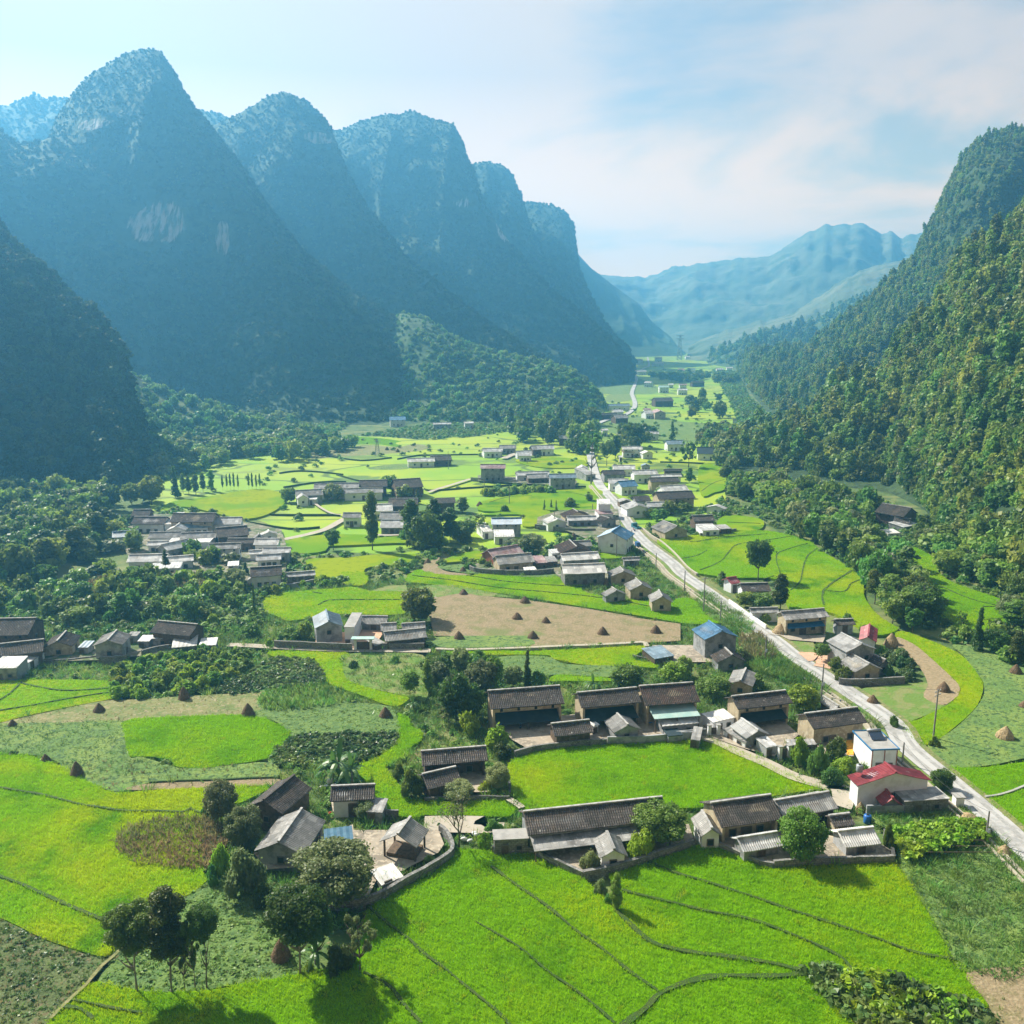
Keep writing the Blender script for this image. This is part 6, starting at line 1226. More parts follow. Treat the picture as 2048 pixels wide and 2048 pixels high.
n22 = mass("M 900,1000 1450,980 1400,1090 1100,1124 900,1120", 7, (3, 6), (2.6, 4), [('bush', 'tree_leaf'), ('bush', 'bush_leaf'), ('round', 'tree_leaf')], 'undergrowth bush around the copse of the plain', 'undergrowth of the plain copse', name='bush', cat='bush')
n23 = mass("L 1340,862 1480,840 1600,800 1880,800 1900,770 1880,740 1700,760 1560,800 1340,830", 3.4, (2, 3), (1.7, 2.4), shr, 'bush in the hedge above the yellow rice field', 'hedge above the yellow rice', name='bush', cat='bush')
n24 = mass("K 560,470 620,430 780,390 790,440 700,450 620,480", 3.2, (2, 3.4), (1.5, 2.3), shr, 'garden bush inside the curved dark wall', 'garden bushes inside the curved wall', name='bush', cat='bush')
n25 = mass("I 790,580 900,590 1000,640 1090,700 1180,820 1150,860 1020,850 900,700 830,640", 2.8, (2, 3), (1.4, 2.0), [('bush', 'glossy_leaf'), ('bush', 'glossy_leaf'), ('bush', 'tree_leaf')], 'large-leaved bush in the hedge behind the two-storey block house', 'large-leaved hedge bushes', name='bush', cat='bush')

# the largest ones stand as trees of their own, the rest is one woodland mass and one scrub mass
KL = [(k, l) for k in ('round', 'tall', 'plume', 'bush') for l in ('tree_leaf', 'dark_leaf', 'olive_leaf', 'bush_leaf', 'lime_leaf', 'glossy_leaf')]
proto_coll('wood_tree', [crown_proto(k, l, 3 if k != 'bush' else 3, 1) for k, l in KL])
for nm_, cap, lb in (('tree', 185, 'mass of smaller trees of the belts, groves and garden corners'), ('bush', 185, 'mass of smaller bushes in thickets and hedges')):
    cs = sorted([q for q in CAND if q[-1] == nm_], key=lambda q: -q[0]); cs_ = [q for q in cs if q[0] > 0]
    for (_, q, H, r, kind, leaf, ld, sd, label, group, _n) in cs_[:cap]:
        tree_at(q, H, r, kind, leaf, ld, sd, nm_, label, nm_, group, cf=.08 if kind == 'round' else None)
    rest = cs_[cap:]
    if rest:
        pk = [KL.index((q[4], q[5])) if (q[4], q[5]) in KL else 0 for q in rest]
        scatter('woodland' if nm_ == 'tree' else 'scrub', [(q[1][0], q[1][1], q[2]*.04) for q in rest], [(q[3], q[3], q[2]*.96/HU[q[4]]) for q in rest], 'wood_tree', lb, pick=pk, tilt=.03)

# ---------------------------------------------------------------- crops and ground cover (uncountable)
proto_coll('vine_plant', [crown_mesh('vine', 'bush', 60, .22, 150+i, 'lime_leaf') for i in range(3)])
proto_coll('tall_grass', [quads_mesh('tall_grass', tuft_quads(26, 1.0, .4, .035, 160+i, .45), M['bush_leaf']) for i in range(3)])
def cover(name, poly, step, key, s0, s1, label, z=0.06, holes=(), zs=1.0, ymax=1e9):
    poly = pts(poly) if isinstance(poly, str) else poly
    P = fill(poly, step, .5, z, holes); P = P[P[:, 1] < ymax]; s = rng.uniform(s0, s1, len(P)); return scatter(name, P, np.stack([s, s, s*zs], 1), key, label)
for i, (p, tf) in enumerate(RICEP):
    yy = np.mean([q.y for q in p])
    if yy < 250: cover('rice', p, .5 if yy < 150 else .75, 'rice_tuft', .75, 1.15, 'fine blades of rice growing over field %d' % (i+1) if False else None, RH, zs=.8)
cover('dry_crop', PLOT['dryfront'], .5, 'leafy_plant', .4, .75, 'withering bean plants with pale glinting leaves in the bottom left corner')
cover('dry_crop', PLOT['dryfront'], 1.1, 'dry_maize', .5, .9, 'brown stalks among the bean plants in the bottom left corner')
cover('vegetables', PLOT['vegfront'], .5, 'cabbage_plant', .45, .85, 'blue-green leaf vegetables under the tall trees')
cover('vegetables', PLOT['vegfront'], 2.0, 'crop_plant', .6, 1.0, 'taller weeds among the blue-green vegetables')
cover('dry_maize_crop', PLOT['circle'], .5, 'dry_maize', .8, 1.4, 'dry standing maize filling the round plot')
cover('dry_maize_crop', PLOT['circle'], .9, 'crop_plant', .6, 1.0, 'green weeds between the dry maize of the round plot')
for k, st, key, a, b, lb in [('E_dry', 1.0, 'dry_maize', .4, .8, 'dry stubble plants above the oval rice plot'), ('E_dry', 1.6, 'crop_plant', .4, .8, 'green weeds in the stubble above the oval rice plot'),
        ('E_veg', .8, 'crop_plant', .5, 1.0, 'green bean plants left of the oval rice plot'), ('E_veg', 1.2, 'grass_tuft', .6, 1.3, 'grassy growth left of the oval rice plot'), ('A_mix', .9, 'crop_plant', .4, .9, 'mixed vegetables below the oval rice plot'),
        ('A_mix', 1.3, 'dry_maize', .5, 1.1, 'brown stalks below the oval rice plot'), ('taro1', .85, 'leafy_plant', .8, 1.2, 'large glossy-leaved plants beside the S-shaped rice strip'), ('taro2', .8, 'leafy_plant', .8, 1.25, 'large glossy-leaved plants right of the oval rice plot'),
        ('cabb1', .62, 'cabbage_plant', .45, .8, 'rows of cabbage in the middle left plot'), ('cabb1', 2.4, 'crop_plant', .6, 1.1, 'weeds among the cabbage rows'), ('maize1', .8, 'maize_plant', 1.2, 1.9, 'green maize above the cabbage plot'),
        ('weeds', 1.1, 'tall_grass', .6, 1.2, 'tall weeds beside the S-shaped rice strip'), ('weeds', 2.2, 'crop_plant', .8, 1.5, 'leafy weeds beside the S-shaped rice strip'), ('soil1', .95, 'stubble', .5, 1.0, 'short stubble over the ploughed field'),
        ('K_veg', 1.0, 'crop_plant', .4, .8, 'low green crop under the ploughed field'), ('K_strip', 1.1, 'grass_tuft', .8, 1.6, 'grass bank above the ploughed field'), ('G_cab', .85, 'cabbage_plant', .5, .85, 'pale cabbages behind the long row of farmhouses'),
        ('I_veg', 1.0, 'crop_plant', .4, .8, 'low beans inside the crescent field'), ('I_right', .8, 'cabbage_plant', .45, .8, 'low vegetables right of the crescent field'), ('I_right', 1.6, 'crop_plant', .5, .9, 'taller greens right of the crescent field'),
        ('garden', .62, 'cabbage_plant', .5, .9, 'leaf vegetables in the garden by the road'), ('garden', 1.15, 'tall_grass', .9, 1.6, 'feathery cassava-like plants in the garden by the road'), ('garden', 1.7, 'crop_plant', .8, 1.5, 'bean plants in the garden by the road'),
        ('soil2', 2.2, 'maize_plant', .6, 1.1, 'seedlings on the dug soil in the bottom right'), ('J_scrub', 1.1, 'tall_grass', .9, 1.7, 'roadside reeds beside the stepped rice terraces'), ('J_maize', .9, 'dry_maize', 1.4, 2.2, 'yellowing maize beside the road'),
        ('L_dry', 1.2, 'dry_maize', 1.4, 2.4, 'reddish dry maize below the left hamlet'), ('K_cab', 1.1, 'cabbage_plant', .5, .9, 'cabbage patch under the curved dark wall'), ('J_lawn', 1.2, 'grass_tuft', .2, .5, 'short lawn before the long yellow farmhouse'),
        ('dryfront', .85, 'crop_plant', .55, 1.0, 'green weeds in the bottom left corner')]:
    cover('crop', PLOT[k], st, key, a, b, lb)
HB = [p for p, _ in RICEP] + YARDS + list(PLOT.values())
roadpoly = [G(*q) for q in []]
# rank grass, reeds and weeds on the unused ground between the plots
NEARP = "Z -100,1160 600,1180 1000,1140 1300,1090 1420,1150 1600,1330 1750,1440 1860,1560 1700,1640 1690,1700 1690,1760 1200,1700 950,1760 720,1860 420,1840 300,1780 -100,1500"
def off_road(P, dmin):
    rp = np.array([(q.x, q.y) for q in smooth_poly(ROAD, 3, False)]); d = np.min(np.hypot(P[:, None, 0]-rp[None, :, 0], P[:, None, 1]-rp[None, :, 1]), axis=1); return P[d > dmin]
for step, key, a, b, lb in [(1.3, 'grass_tuft', .8, 1.8, 'rank grass on the ground between plots and farms'), (2.3, 'tall_grass', .8, 1.8, 'tall weeds on the ground between plots and farms'), (3.6, 'bush_plant', .5, 1.3, 'low scrub on the ground between plots and farms')]:
    P = fill(pts(NEARP), step, .5, 0, HB); P = off_road(P, 6.2); s = rng.uniform(a, b, len(P)); scatter('grass' if key != 'bush_plant' else 'scrub', P, s, key, lb)
P = fill(pts("Z 300,1130 330,960 560,900 1200,790 1440,720 1480,860 1460,1000 1750,1180 2150,1500 2150,1250 1850,1120 1500,1000 1420,1150 1300,1100 1000,1140 600,1180"), 3.4, .5, 0, HB); P = off_road(P, 5.5)
pf = [pts("Z 300,1010 330,960 440,925 560,905 640,880 740,872 860,880 960,872 1150,840 1275,712 1400,707 1440,716 1478,790 1560,852 1480,880 1440,900 1452,1000 1340,1052 1060,1090 820,1110 590,1112 480,1035")]
P = P[~inside(pf[0], P[:, 0], P[:, 1])]; s = rng.uniform(.8, 2.4, len(P)); scatter('scrub', P, s, 'bush_plant', 'patchy scrub between the far plots')
P = fill(pf[0], 9, .5, 0, HB + [pts(q) for q in ("M 60,690 500,560 900,520 1600,520 1650,640 1050,720 1000,840 460,900",)]); P = off_road(P, 6); P = P[(rng.uniform(0, 1, len(P)) < .30) & (P[:, 1] < 850)]; scatter('scrub', P, rng.uniform(.8, 2.2, len(P)), 'bush_plant', 'dots of scrub on the bunds of the far rice')
for s_, st, a, b, lb in [("Z 1470,955 1530,965 1620,985 1700,990 1780,1010 1850,1050 1890,1110 1850,1105 1780,1085 1700,1060 1560,1020 1480,1000", 2.4, 1.2, 2.6, 'dense scrub between the right tree belt and the hillside'), ("Z 1425,740 1475,745 1500,800 1560,850 1610,862 1540,890 1470,900 1440,880 1478,845", 5, 1.6, 3.6, 'pale scrub on the slope foot at the far right of the valley'),
        ("Z 280,960 330,900 450,885 560,870 620,850 700,850 640,880 520,905 420,930 330,965", 3.6, 1.2, 3.0, 'light scrub at the foot of the left hill spur'), ("Z -100,1170 100,1160 300,1165 480,1170 560,1200 520,1260 300,1290 100,1280 -100,1260", 2.2, .9, 2.0, 'green scrub filling the ground below the left hamlet')]:
    P = fill(pts(s_), st, .5, 0, [p for p, _ in RICEP] + YARDS); scatter('scrub', P, rng.uniform(a, b, len(P)), 'bush_plant', lb)
# reeds along the road
for s_, lb in [("J 1220,640 1300,560 1420,540 1560,640 1700,740 1800,860 1700,830 1500,760 1330,720 1230,690", 'tall reeds behind the bushes left of the road'), ("H 970,20 1120,120 1300,190 1450,300 1640,470 1830,640 1900,740 1860,740 1700,600 1500,430 1350,290 1300,260 1100,230 950,130", 'green reeds along the left verge of the road'),
        ("J 1060,330 1180,330 1240,400 1230,440 1130,420", 'reeds beside the road above the blue roof'), ("J 1240,450 1330,440 1500,560 1560,640 1400,600", 'bright reeds between maize and road')]:
    P = off_road(fill(pts(s_), .85, .5, .05), 3.6); scatter('reeds', P, rng.uniform(1.1, 2.0, len(P)), 'tall_grass', lb)
# hedge of glossy shrubs in the bottom right
hp = pts("D 450,1640 540,1560 640,1600 740,1655 900,1690 1050,1715 1200,1755 1400,1800 1600,1855 1700,1990 1600,2060 900,2060 720,1925 600,1790 500,1720")
cover('hedge', hp, .8, 'leafy_plant', 1.3, 2.1, 'glossy dark hedge with pale glints cutting into the great rice field', z=.3)
cover('hedge', hp, 1.8, 'vine_plant', 1.1, 1.7, 'yellow-green shoots in the glossy hedge', z=.9)
# trellis with vines
tp = pts("D 1010,625 1300,590 1500,560 1645,560 1660,690 1500,715 1300,760 1110,830 1070,760"); tr = empty('vine_trellis', (sum(q.x for q in tp)/len(tp), sum(q.y for q in tp)/len(tp), 0)); c0 = tr.location.copy()
TP = fill(tp, 3.0, .2)
for q in TP: MB().box((q[0]-c0.x, q[1]-c0.y, .85), (.1, .1, 1.7)).build('post', M['timber'], tr)
gb = MB(); x0, x1 = min(q.x for q in tp)-c0.x, max(q.x for q in tp)-c0.x
for yv in np.arange(min(q.y for q in tp)-c0.y+1, max(q.y for q in tp)-c0.y-1, 1.4): gb.box(((x0+x1)/2, yv, 1.72), ((x1-x0)*.6, .06, .06))
gb.build('pole_frame', M['timber'], tr); tag(tr, 'low pole trellis loaded with lime-green vines in the garden by the road', 'trellis')
cover('vines', tp, .8, 'vine_plant', .8, 1.3, 'lime-green vines over the pole trellis', z=1.2)

# ---------------------------------------------------------------- haystacks
M['hay'] = mat('dark_hay', (.16, .105, .06), .95, [((.10, .065, .04), 3, .45, .6), ((.24, .17, .10), 6, .5, .64)], bump=.1, bscale=12, objrand=.15)
M['hay_l'] = mat('pale_straw', (.42, .32, .18), .95, [((.28, .20, .11), 3, .45, .6)], bump=.1, bscale=12)
def stack(c, bx, by, ty, hw, label, group=None, m='hay', name='haystack'):
    p = G(*cx(c, bx, by)); H = solve(lambda q: proj((p.x, p.y, q))[1] - cx(c, bx, ty)[1], .3, 12); r = hw*CP[c][2]/F*(p.y*math.cos(PITCH)+CAM_H*math.sin(PITCH)); root = empty(name, (p.x, p.y, 0), random.uniform(0, 6)); n = 18; mb = MB()
    prof = [(1.0, 0), (1.04, .12), (.95, .3), (.8, .5), (.55, .72), (.3, .88), (.1, 1.0)]; sd = random.random()*50
    for k, (a, z) in enumerate(prof):
        for i in range(n):
            t_ = 2*math.pi*i/n; f = 1 + .16*noise.noise(Vector((math.cos(t_)*1.5+sd, math.sin(t_)*1.5, z*2.5))); mb.v.append((r*a*f*math.cos(t_), r*a*f*math.sin(t_), H*z*(1+.05*noise.noise(Vector((t_, sd, 1)))) if z else -.05))
    for k in range(len(prof)-1): mb.f += [(k*n+i, k*n+(i+1) % n, (k+1)*n+(i+1) % n, (k+1)*n+i) for i in range(n)]
    mb.f.append(tuple((len(prof)-1)*n+i for i in range(n))); mb.m = [0]*len(mb.f); mb.build('straw_heap', M[m], root)
    rs = np.random.default_rng(int(bx+by)); k = 420; t_ = rs.uniform(0, 6.28, k); z = rs.uniform(0, 1, k)**1.2; rr = r*np.interp(z, [q[1] for q in prof], [q[0] for q in prof])*1.0
    b = np.stack([rr*np.cos(t_), rr*np.sin(t_), H*z], 1); o = np.stack([np.cos(t_)*.28, np.sin(t_)*.28, np.full(k, -.38)], 1)*rs.uniform(.5, 1.3, (k, 1)); sd_ = np.stack([-np.sin(t_), np.cos(t_), 0*t_], 1)*.05
    mesh_obj('loose_straw', quads_mesh('loose_straw', np.stack([b-sd_, b+sd_, b+o+sd_*.4, b+o-sd_*.4], 1), M[m]), root); tag(root, label, name.replace('_', ' '), group)
hs = [('K', 570, 618, 573, 30), ('K', 965, 673, 620, 34), ('K', 915, 778, 724, 34), ('K', 1100, 802, 752, 30), ('K', 540, 906, 845, 34), ('K', 1015, 902, 843, 36), ('K', 1465, 877, 815, 35), ('K', 1807, 867, 806, 37)]
for k, q in enumerate(sorted(hs, key=lambda q: q[1])): stack(*q, '%s haystack from the left on the ploughed field' % ORD[k], 'haystacks on the ploughed field')
stack('K', 567, 470, 430, 24, 'haystack outside the curved dark wall'); stack('K', 340, 414, 378, 24, 'haystack beside the maize patch left of the yellow rice'); stack('K', 1490, 560, 500, 20, 'narrow haystack beside the white stone-walled house')
stack('E', 768, 1072, 990, 45, 'dark haystack at the end of the striped rice terrace'); stack('E', 1425, 975, 862, 42, 'haystack in front of the left thicket'); stack('F', 180, 1100, 993, 50, 'haystack at the top edge of the oval rice plot')
stack('E', 598, 1565, 1440, 46, 'larger of two haystacks above the big left rice field'); stack('E', 355, 1455, 1383, 36, 'smaller of two haystacks above the big left rice field'); stack('E', 100, 1182, 1118, 36, 'greyish haystack at the left below the striped terrace')
stack('F', 1240, 1112, 1020, 50, 'haystack where the S-shaped rice strip turns'); stack('B', 398, 1488, 1325, 66, 'brown haystack in the shade of the broad dark tree')
stack('I', 900, 552, 452, 52, 'pale haystack at the top of the furrowed plot', m='hay_l'); stack('I', 1305, 920, 828, 50, 'haystack inside the bend of the crescent field'); stack('I', 755, 1010, 930, 46, 'haystack on the beans close to the road')
stack('I', 1865, 780, 695, 48, 'haystack before the very dark tree at the right'); stack('I', 1780, 1285, 1175, 70, 'spreading haystack on the vegetable field at the right edge', m='hay_l'); stack('I', 1925, 1045, 975, 40, 'haystack cut by the right edge')
stack('J', 1440, 425, 340, 55, 'tall straw pile leaning on the long yellow farmhouse', m='hay_l', name='straw_pile'); stack('N', 693, 838, 790, 20, 'haystack between the bushes left of the road'); stack('M', 1438, 815, 782, 22, 'haystack at the bare patch in the plain')
stack('M', 787, 422, 398, 13, 'left of two tiny haystacks far out on the plain'); stack('M', 862, 436, 412, 14, 'right of two tiny haystacks far out on the plain'); stack('D', 780, 440, 365, 28, 'upright straw bundle beside the red-roofed house', m='hay_l', name='straw_pile')
stack('D', 1540, 500, 445, 80, 'flattened straw heap at the roadside kiosk', m='hay_l', name='straw_pile'); stack('D', 1790, 750, 670, 60, 'pale straw heap by the road in the lower right', m='hay_l', name='straw_pile'); stack('L', 1432, 785, 715, 45, 'thatched hay heap in the walled yard of the left hamlet')
stack('N', 1735, 555, 530, 13, 'left of two little haystacks at the forest edge'); stack('N', 1775, 570, 548, 12, 'right of two little haystacks at the forest edge'); stack('M', 1650, 2000, 1990, 1, 'x') if False else None

# ---------------------------------------------------------------- poles
M['pole'] = mat('pole_concrete', (.26, .25, .24), .9, (.18, .17, .16), 1)
M['steel'] = mat('galvanised_steel', (.30, .32, .34), .5, spec=.5, metal=.3)
TOPS = {}
def pole(c, bx, by, ty, label, arms=1, box=False, key=None):
    p = G(*cx(c, bx, by)); H = solve(lambda q: proj((p.x, p.y, q))[1] - cx(c, bx, ty)[1], 2, 30); root = empty('utility_pole', (p.x, p.y, 0), .6)
    MB().tube([(0, 0, -.2), (0, 0, H)], [.17, .11], 8).build('mast', M['pole'], root)
    for k in range(arms):
        a = MB().box((0, 0, H-.4-k*.7), (1.8, .1, .12)).build('crossarm', M['pole'], root)
        for s in (-.75, 0, .75): MB().tube([(s, 0, H-.34-k*.7), (s, 0, H-.14-k*.7)], .05, 6).build('insulator', M['plaster'], a)
    if box: MB().box((0, -.26, H*.45), (.4, .32, .6)).build('meter_box', M['steel'], root)
    tag(root, label, 'utility pole'); TOPS[key or label] = Vector((p.x, p.y, H-.1))
pole('I', 1225, 1290, 885, 'tall utility pole with two crossarms at the crescent field', 2, key='a'); pole('D', 1660, 668, 428, 'utility pole at the road in the lower right', 0, True, key='b'); pole('I', 984, 1490, 1298, 'utility pole behind the flat-roofed white house', 0, key='c')
pole('I', 358, 965, 690, 'utility pole by the terracotta forecourt', 0, True, key='d'); pole('J', 1335, 612, 430, 'utility pole with a box between maize and road', 0, True, key='e'); pole('J', 902, 272, 15, 'tallest utility pole beside the mud barns', 1, key='f')
pole('J', 1020, 332, 180, 'utility pole between the barns and the blue roof', 0, key='g'); pole('J', 768, 115, -30, 'utility pole left of the road above the barns', 0, key='h'); pole('N', 993, 972, 798, 'utility pole beside the big blue-roofed block house', 0, key='i')
pole('N', 1100, 842, 772, 'utility pole at the roadside by the parked truck', 0); pole('N', 1270, 1052, 935, 'utility pole left of the road below the parked truck', 0, key='j'); pole('N', 556, 772, 640, 'utility pole before the grey-roofed houses left of the road', 0)
pole('N', 241, 600, 460, 'utility pole at the corner of the long hedge', 0); pole('N', 825, 642, 590, 'short pole near the narrow tower house', 0); pole('M', 1470, 692, 600, 'utility pole below the pink-roofed house', 0); pole('M', 1218, 557, 430, 'utility pole alone in the far rice', 0)
pole('N', 366, 310, 265, 'little pole in the yellow rice plot', 0); pole('N', 713, 378, 312, 'little pole beside the small grey house', 0); pole('N', 1000, 480, 415, 'little pole by the white and blue roofs', 0); pole('N', 1082, 545, 475, 'little pole in front of the blue roof', 0)
pole('K', 1808, 442, 342, 'utility pole left of the road at the low sheds', 0)
def cable(a, b, label):
    A, B = TOPS[a], TOPS[b]; P_ = [A.lerp(B, t/10) - Vector((0, 0, 1.4*(1-(2*t/10-1)**2))) for t in range(11)]; o = MB().tube(P_, .022, 4).build('power_cable', M['dark']); tag(o, label, 'cable', 'cables between the utility poles')
cable('a', 'd', 'sagging cable from the tall pole to the forecourt pole'); cable('d', 'e', 'cable from the forecourt pole to the pole with a box'); cable('b', 'c', 'cable from the lower right pole to the one behind the white house'); cable('c', 'd', 'cable across the road bank to the forecourt pole'); cable('f', 'h', 'cable above the mud barns')
def pylon(c, bx, by, ty, wd, label):
    p = G(*cx(c, bx, by)); H = solve(lambda q: proj((p.x, p.y, q))[1] - cx(c, bx, ty)[1], 2, 120); root = empty('pylon', (p.x, p.y, 0)); mb = MB(); w0, w1 = wd, wd*.25; rr = .012*H
    for sx in (-1, 1):
        for sy in (-1, 1): mb.tube([(sx*w0, sy*w0, 0), (sx*w1, sy*w1, H)], rr, 4)
    n = 7
    for i in range(n):
        a, b = w0+(w1-w0)*i/n, w0+(w1-w0)*(i+1)/n; z0, z1 = H*i/n, H*(i+1)/n
        for s in (-1, 1): mb.tube([(-a, s*a, z0), (b, s*b, z1)], rr*.6, 4); mb.tube([(a, s*a, z0), (-b, s*b, z1)], rr*.6, 4)
    mb.build('lattice', M['steel'], root)
    for k in range(2): MB().box((0, 0, H*(.84+.12*k)), (wd*3.4, rr*2, rr*2)).build('crossarm', M['steel'], root)
    tag(root, label, 'pylon')
pylon('M', 720, 462, 345, 1.3, 'thin lattice mast in the far rice at the left'); pylon('O', 1155, 225, 62, 5, 'tall lattice pylon at the far end of the valley')

# ---------------------------------------------------------------- gates, heater, tanks, vehicles
def gatepost(c, pairs, h, label, roof=None):
    a, b = (gp(c, *q) for q in pairs); mid = (a+b)/2; root = empty('gateway', (mid.x, mid.y, 0), math.atan2((b-a).y, (b-a).x)); L_ = (b-a).length
    for s in (-1, 1):
        g_ = MB().box((s*L_/2, 0, h/2), (.55, .55, h)).build('pillar', M['plaster'], root); MB().box((s*L_/2, 0, h+.08), (.75, .75, .15)).build('cap', M['concrete'], g_)
    MB().box((0, .1, h*.42), (L_-.6, .06, h*.8)).build('gate_leaf', M['timber'], root)
    if roof: MB().box((0, 0, h+.4), (L_+1.6, 1.8, .12)).build('roof', M[roof], root)
    tag(root, label, 'gate')
gatepost('H', ((455, 690), (525, 688)), 2.6, 'gateway with two white pillars at the start of the dusty lane'); gatepost('H', ((1000, 860), (1070, 850)), 2.6, 'gateway at the end of the pale-roofed stone store'); gatepost('F', ((1010, 600), (1130, 600)), 3.0, 'gateway under a teal sheet beside the concrete path', 'teal')
root, L_, D_ = SOLAR
hw_ = empty('solar_water_heater', root.location + Vector((.3, .6, 4.32)), root.rotation_euler.z)
MB().tube([(-1.1, .9, .95), (1.1, .9, .95)], .28, 12).build('tank', M['steel'], hw_, True); pn = MB().add([(-1.1, -.9, .2), (1.1, -.9, .2), (1.1, .7, .9), (-1.1, .7, .9), (-1.1, -.9, .12), (1.1, -.9, .12), (1.1, .7, .82), (-1.1, .7, .82)], [(0,1,2,3), (7,6,5,4), (4,5,1,0), (5,6,2,1), (6,7,3,2), (7,4,0,3)]).build('collector', mat('solar_tubes', (.03, .05, .10), .2, spec=.8), hw_)
for k in range(9): MB().tube([(-1.0+.25*k, -.88, .24), (-1.0+.25*k, .68, .93)], .035, 5).build('glass_tube', M['glass'], pn)
for s in (-1, 1): MB().box((s*.9, .85, .35), (.08, .08, .7)).build('leg', M['steel'], hw_)
tag(hw_, 'solar water heater with round tank on the flat white roof', 'water heater')
eb = MB(); 
for s in (-1, 1): eb.box((s*(L_/2+.06), 0, 4.30), (.12, D_+.26, .24))
eb.box((0, D_/2+.06, 4.32), (L_, .12, .24)); eb.box((0, -D_/2-.06, 4.32), (L_, .12, .24)); eb.build('blue_eave', M['bluecloth'], root)
for x_ in (-L_/2+.2, 0, L_/2-.2): MB().box((x_, -D_/2+.12, 2.05), (.14, .12, 4.0)).build('red_column', M['rust'], root)
def tank(c, px_, py_, z, r, h, m, label, name='water_tank'):
    p = gp(c, px_, py_, z); root = empty(name, p); MB().tube([(0, 0, 0), (0, 0, .06*h), (0, 0, .9*h), (0, 0, h)], [r*.92, r, r, r*.7], 14).build('barrel', M[m], root, True); MB().tube([(0, 0, h), (0, 0, h+.1)], [r*.4, r*.35], 10).build('lid', M['dark'], root); tag(root, label, name.replace('_', ' '))
M['bluep'] = mat('blue_plastic', (.02, .12, .38), .4, spec=.5)
tank('D', 830, 512, 0, .55, 1.3, 'bluep', 'blue plastic drum at the corner of the garden', 'drum'); tank('G', 1540, 590, 0, .6, 1.1, 'bluep', 'blue drum left of the white box house', 'drum'); tank('G', 598, 690, 0, .35, .8, 'bluep', 'small dark blue drum in the yard of the tall mud farmhouse', 'drum')
tank('D', 775, 150, 5.3, .5, 1.1, 'steel', 'round steel tank behind the ridge of the dark red roof'); tank('L', 1118, 725, 0, .8, 1.6, 'bluep', 'blue drum in the left hamlet yard', 'drum')
M['tyre'] = mat('tyre_rubber', (.02, .02, .02), .8); M['bodyb'] = mat('blue_paint', (.03, .10, .25), .35, spec=.5); M['bodyt'] = mat('teal_paint', (.03, .16, .20), .35, spec=.5)
def truck(c, px_, py_, rz, m, label, L_=5.2):
    p = gp(c, px_, py_); root = empty('truck', (p.x, p.y, .03), rz); w_ = 1.9
    MB().box((0, 0, .62), (L_, w_*.8, .22)).build('chassis', M['dark'], root); cb = MB()
    cb.add([(L_*.22, -w_/2, .75), (L_/2, -w_/2, .75), (L_/2, w_/2, .75), (L_*.22, w_/2, .75), (L_*.22, -w_/2, 2.2), (L_*.44, -w_/2, 2.2), (L_*.44, w_/2, 2.2), (L_*.22, w_/2, 2.2), (L_/2, -w_/2, 1.4), (L_/2, w_/2, 1.4)], [(3,2,1,0), (4,5,6,7), (0,1,8,5,4), (3,7,6,9,2), (1,2,9,8), (8,9,6,5), (0,4,7,3)])
    c_ = cb.build('cab', M[m], root); MB().add([(L_*.495, -w_*.42, 1.5), (L_*.495, w_*.42, 1.5), (L_*.455, w_*.42, 2.08), (L_*.455, -w_*.42, 2.08)], [(0, 1, 2, 3)]).build('windscreen', M['glass'], c_)
    bd = MB().box((-L_*.16, 0, .82), (L_*.66, w_, .08))
    for s in (-1, 1): bd.box((-L_*.16, s*(w_/2-.03), 1.1), (L_*.66, .06, .48))
    bd.box((-L_*.49+.03, 0, 1.1), (.06, w_-.13, .48)).build('cargo_bed', M[m], root)
    for x_ in (-L_*.3, L_*.34):
        for s in (-1, 1): t_ = MB().tube([(x_, s*w_*.40, .42), (x_, s*w_*.5, .42)], .42, 14).build('wheel', M['tyre'], root)
    tag(root, label, 'truck')
truck('N', 1105, 905, .2, 'bodyb', 'dark blue truck parked beside the big blue-roofed block house'); truck('N', 1133, 772, 1.9, 'bodyt', 'teal blue truck parked right of the road', 4.6)
# sheets, sacks and piles that lie about
M['sack'] = mat('white_sack', (.70, .70, .68), .8); M['clothr'] = mat('red_cloth', (.45, .03, .03), .8); M['orange'] = mat('orange_maize', (.62, .25, .04), .8, (.70, .38, .08), 4)
def heap(c, px_, py_, m, n, sz, label, name, part='sack'):
    p = gp(c, px_, py_); root = empty(name, (p.x, p.y, .08)); rs = random.Random(int(px_))
    for k in range(n):
        x_, y_ = rs.uniform(-1, 1)*sz*1.2, rs.uniform(-1, 1)*sz*.8; MB().tube([(x_-.4*sz, y_, .12+.22*sz*(k % 3)), (x_-.2*sz, y_, .2+.22*sz*(k % 3)), (x_+.2*sz, y_+.1, .2+.22*sz*(k % 3)), (x_+.4*sz, y_+.1, .12+.22*sz*(k % 3))], [.12*sz, .26*sz, .26*sz, .12*sz], 8).build(part, M[m], root, True)
    tag(root, label, name.replace('_', ' '))
heap('B', 1708, 640, 'sack', 7, 1.0, 'heap of white sacks beside the nearly leafless tree', 'sack_pile'); heap('B', 725, 265, 'sack', 6, 1.2, 'heap of white sheeting behind the small tile-roofed house', 'sack_pile'); heap('G', 640, 655, 'clothr', 4, .7, 'red bundles in the yard of the tall mud farmhouse', 'cloth_pile', 'bundle')
heap('B', 1790, 200, 'orange', 6, .8, 'orange maize bundles before the brown farmhouse', 'maize_pile', 'bundle'); heap('B', 745, 470, 'clothr', 3, .6, 'red tub-like bundles at the small tile-roofed house', 'cloth_pile', 'bundle'); heap('C', 200, 600, 'sack', 4, .5, 'pale sacks beside the square stone shed', 'sack_pile')
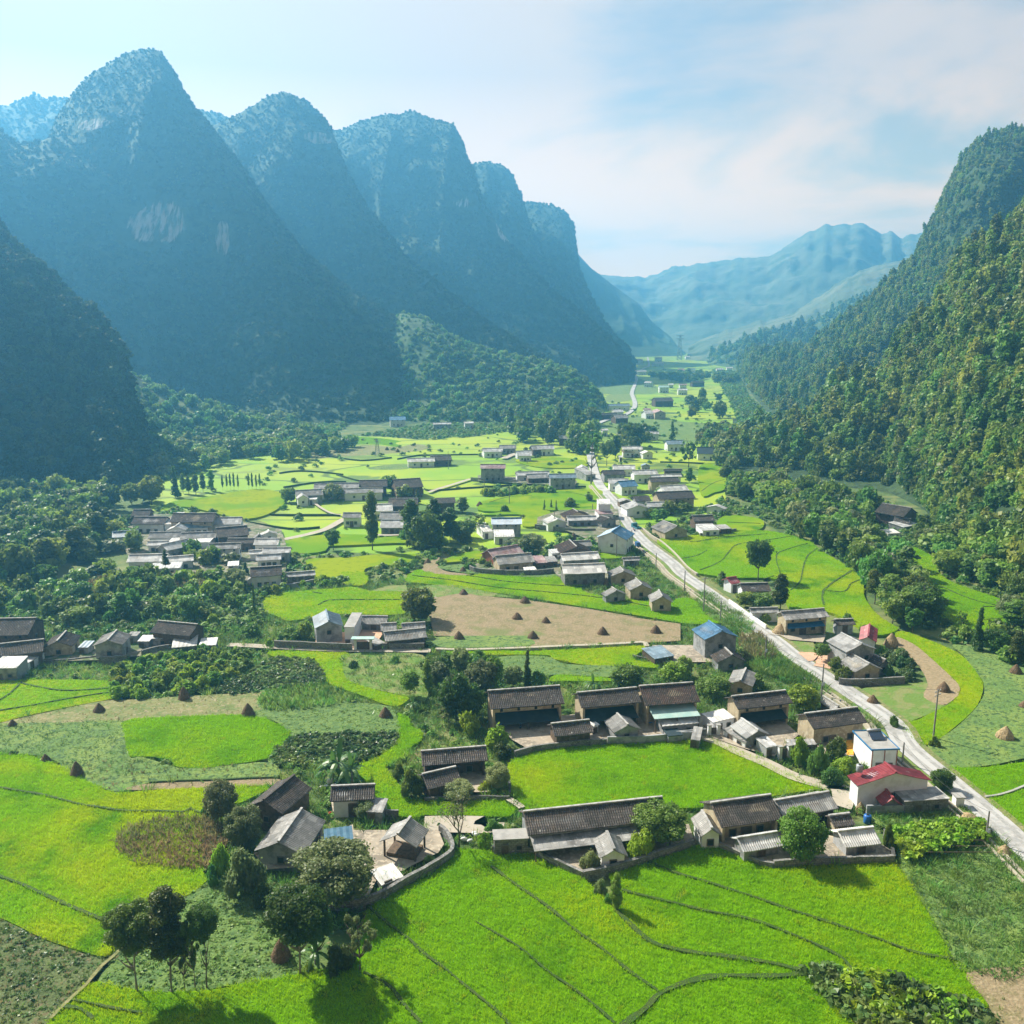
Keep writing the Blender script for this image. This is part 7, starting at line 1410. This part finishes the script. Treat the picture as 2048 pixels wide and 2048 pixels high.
heap('B', 1060, 800, 'sack', 5, .7, 'greyish sacks below the open timber barn', 'sack_pile'); heap('H', 1100, 735, 'sack', 5, .6, 'pale sacks in the yard of the yellow-walled farmhouse', 'sack_pile')
def firewood(c, px_, py_, rz, label):
    p = gp(c, px_, py_); root = empty('firewood_stack', (p.x, p.y, .05), rz)
    for i in range(8):
        for j in range(3): MB().tube([(-1.1, i*.24-.9, .14+j*.22), (1.1, i*.24-.86, .14+j*.22)], .11, 6).build('log', M['bark'], root)
    tag(root, label, 'firewood')
firewood('J', 1540, 470, .3, 'firewood stacked before the long yellow farmhouse'); firewood('G', 770, 735, .1, 'firewood stacked left of the wooden granary')
# people, each one continuous skinned body
M['skin'] = mat('skin', (.35, .2, .13), .7); M['navy'] = mat('navy_clothes', (.03, .04, .09), .9); M['pinkc'] = mat('pink_clothes', (.45, .12, .2), .9); M['hair'] = mat('black_hair', (.01, .01, .01), .6)
def person(c, px_, py_, rz, m, label):
    p = gp(c, px_, py_); J = {'pel': (0, 0, .92, .15), 'chest': (0, 0, 1.28, .16), 'neck': (0, 0, 1.46, .06), 'head': (0, .01, 1.58, .095), 'top': (0, .01, 1.68, .07)}; ed = [('pel', 'chest'), ('chest', 'neck'), ('neck', 'head'), ('head', 'top')]
    for s, k in ((-1, 'l'), (1, 'r')):
        J.update({'hip'+k: (s*.1, 0, .86, .10), 'kn'+k: (s*.12, .05*s, .48, .065), 'an'+k: (s*.12, .12*s, .08, .045), 'to'+k: (s*.12, .12*s+.15, .04, .04), 'sh'+k: (s*.2, 0, 1.38, .065), 'el'+k: (s*.26, -.02, 1.1, .045), 'wr'+k: (s*.26, .08, .86, .035), 'ha'+k: (s*.26, .1, .76, .03)})
        ed += [('pel', 'hip'+k), ('hip'+k, 'kn'+k), ('kn'+k, 'an'+k), ('an'+k, 'to'+k), ('chest', 'sh'+k), ('sh'+k, 'el'+k), ('el'+k, 'wr'+k), ('wr'+k, 'ha'+k)]
    ks = list(J); me = bpy.data.meshes.new('person'); me.from_pydata([J[k][:3] for k in ks], [(ks.index(a), ks.index(b)) for a, b in ed], []); me.materials.append(M[m]); root = empty('person', (p.x, p.y, .03), rz); o = mesh_obj('body', me, root)
    md = o.modifiers.new('skin', 'SKIN')
    for i, k in enumerate(ks): me.skin_vertices[0].data[i].radius = (J[k][3],)*2; me.skin_vertices[0].data[i].use_root = (k == 'pel')
    o.modifiers.new('sub', 'SUBSURF').levels = 1; MB().tube([(0, 0, 1.60), (0, -.01, 1.70), (0, -.01, 1.74)], [.115, .11, .05], 10).build('hair', M['hair'], root, True); tag(root, label, 'person')
person('N', 1122, 797, .4, 'navy', 'person in dark clothes walking on the road near the teal truck'); person('N', 1112, 788, 1.2, 'pinkc', 'person in pinkish clothes beside the one in dark clothes'); person('N', 998, 697, 0, 'navy', 'person standing by the road at the small dark house')
person('G', 545, 640, 1.0, 'navy', 'person in dark clothes in the yard of the tall mud farmhouse')
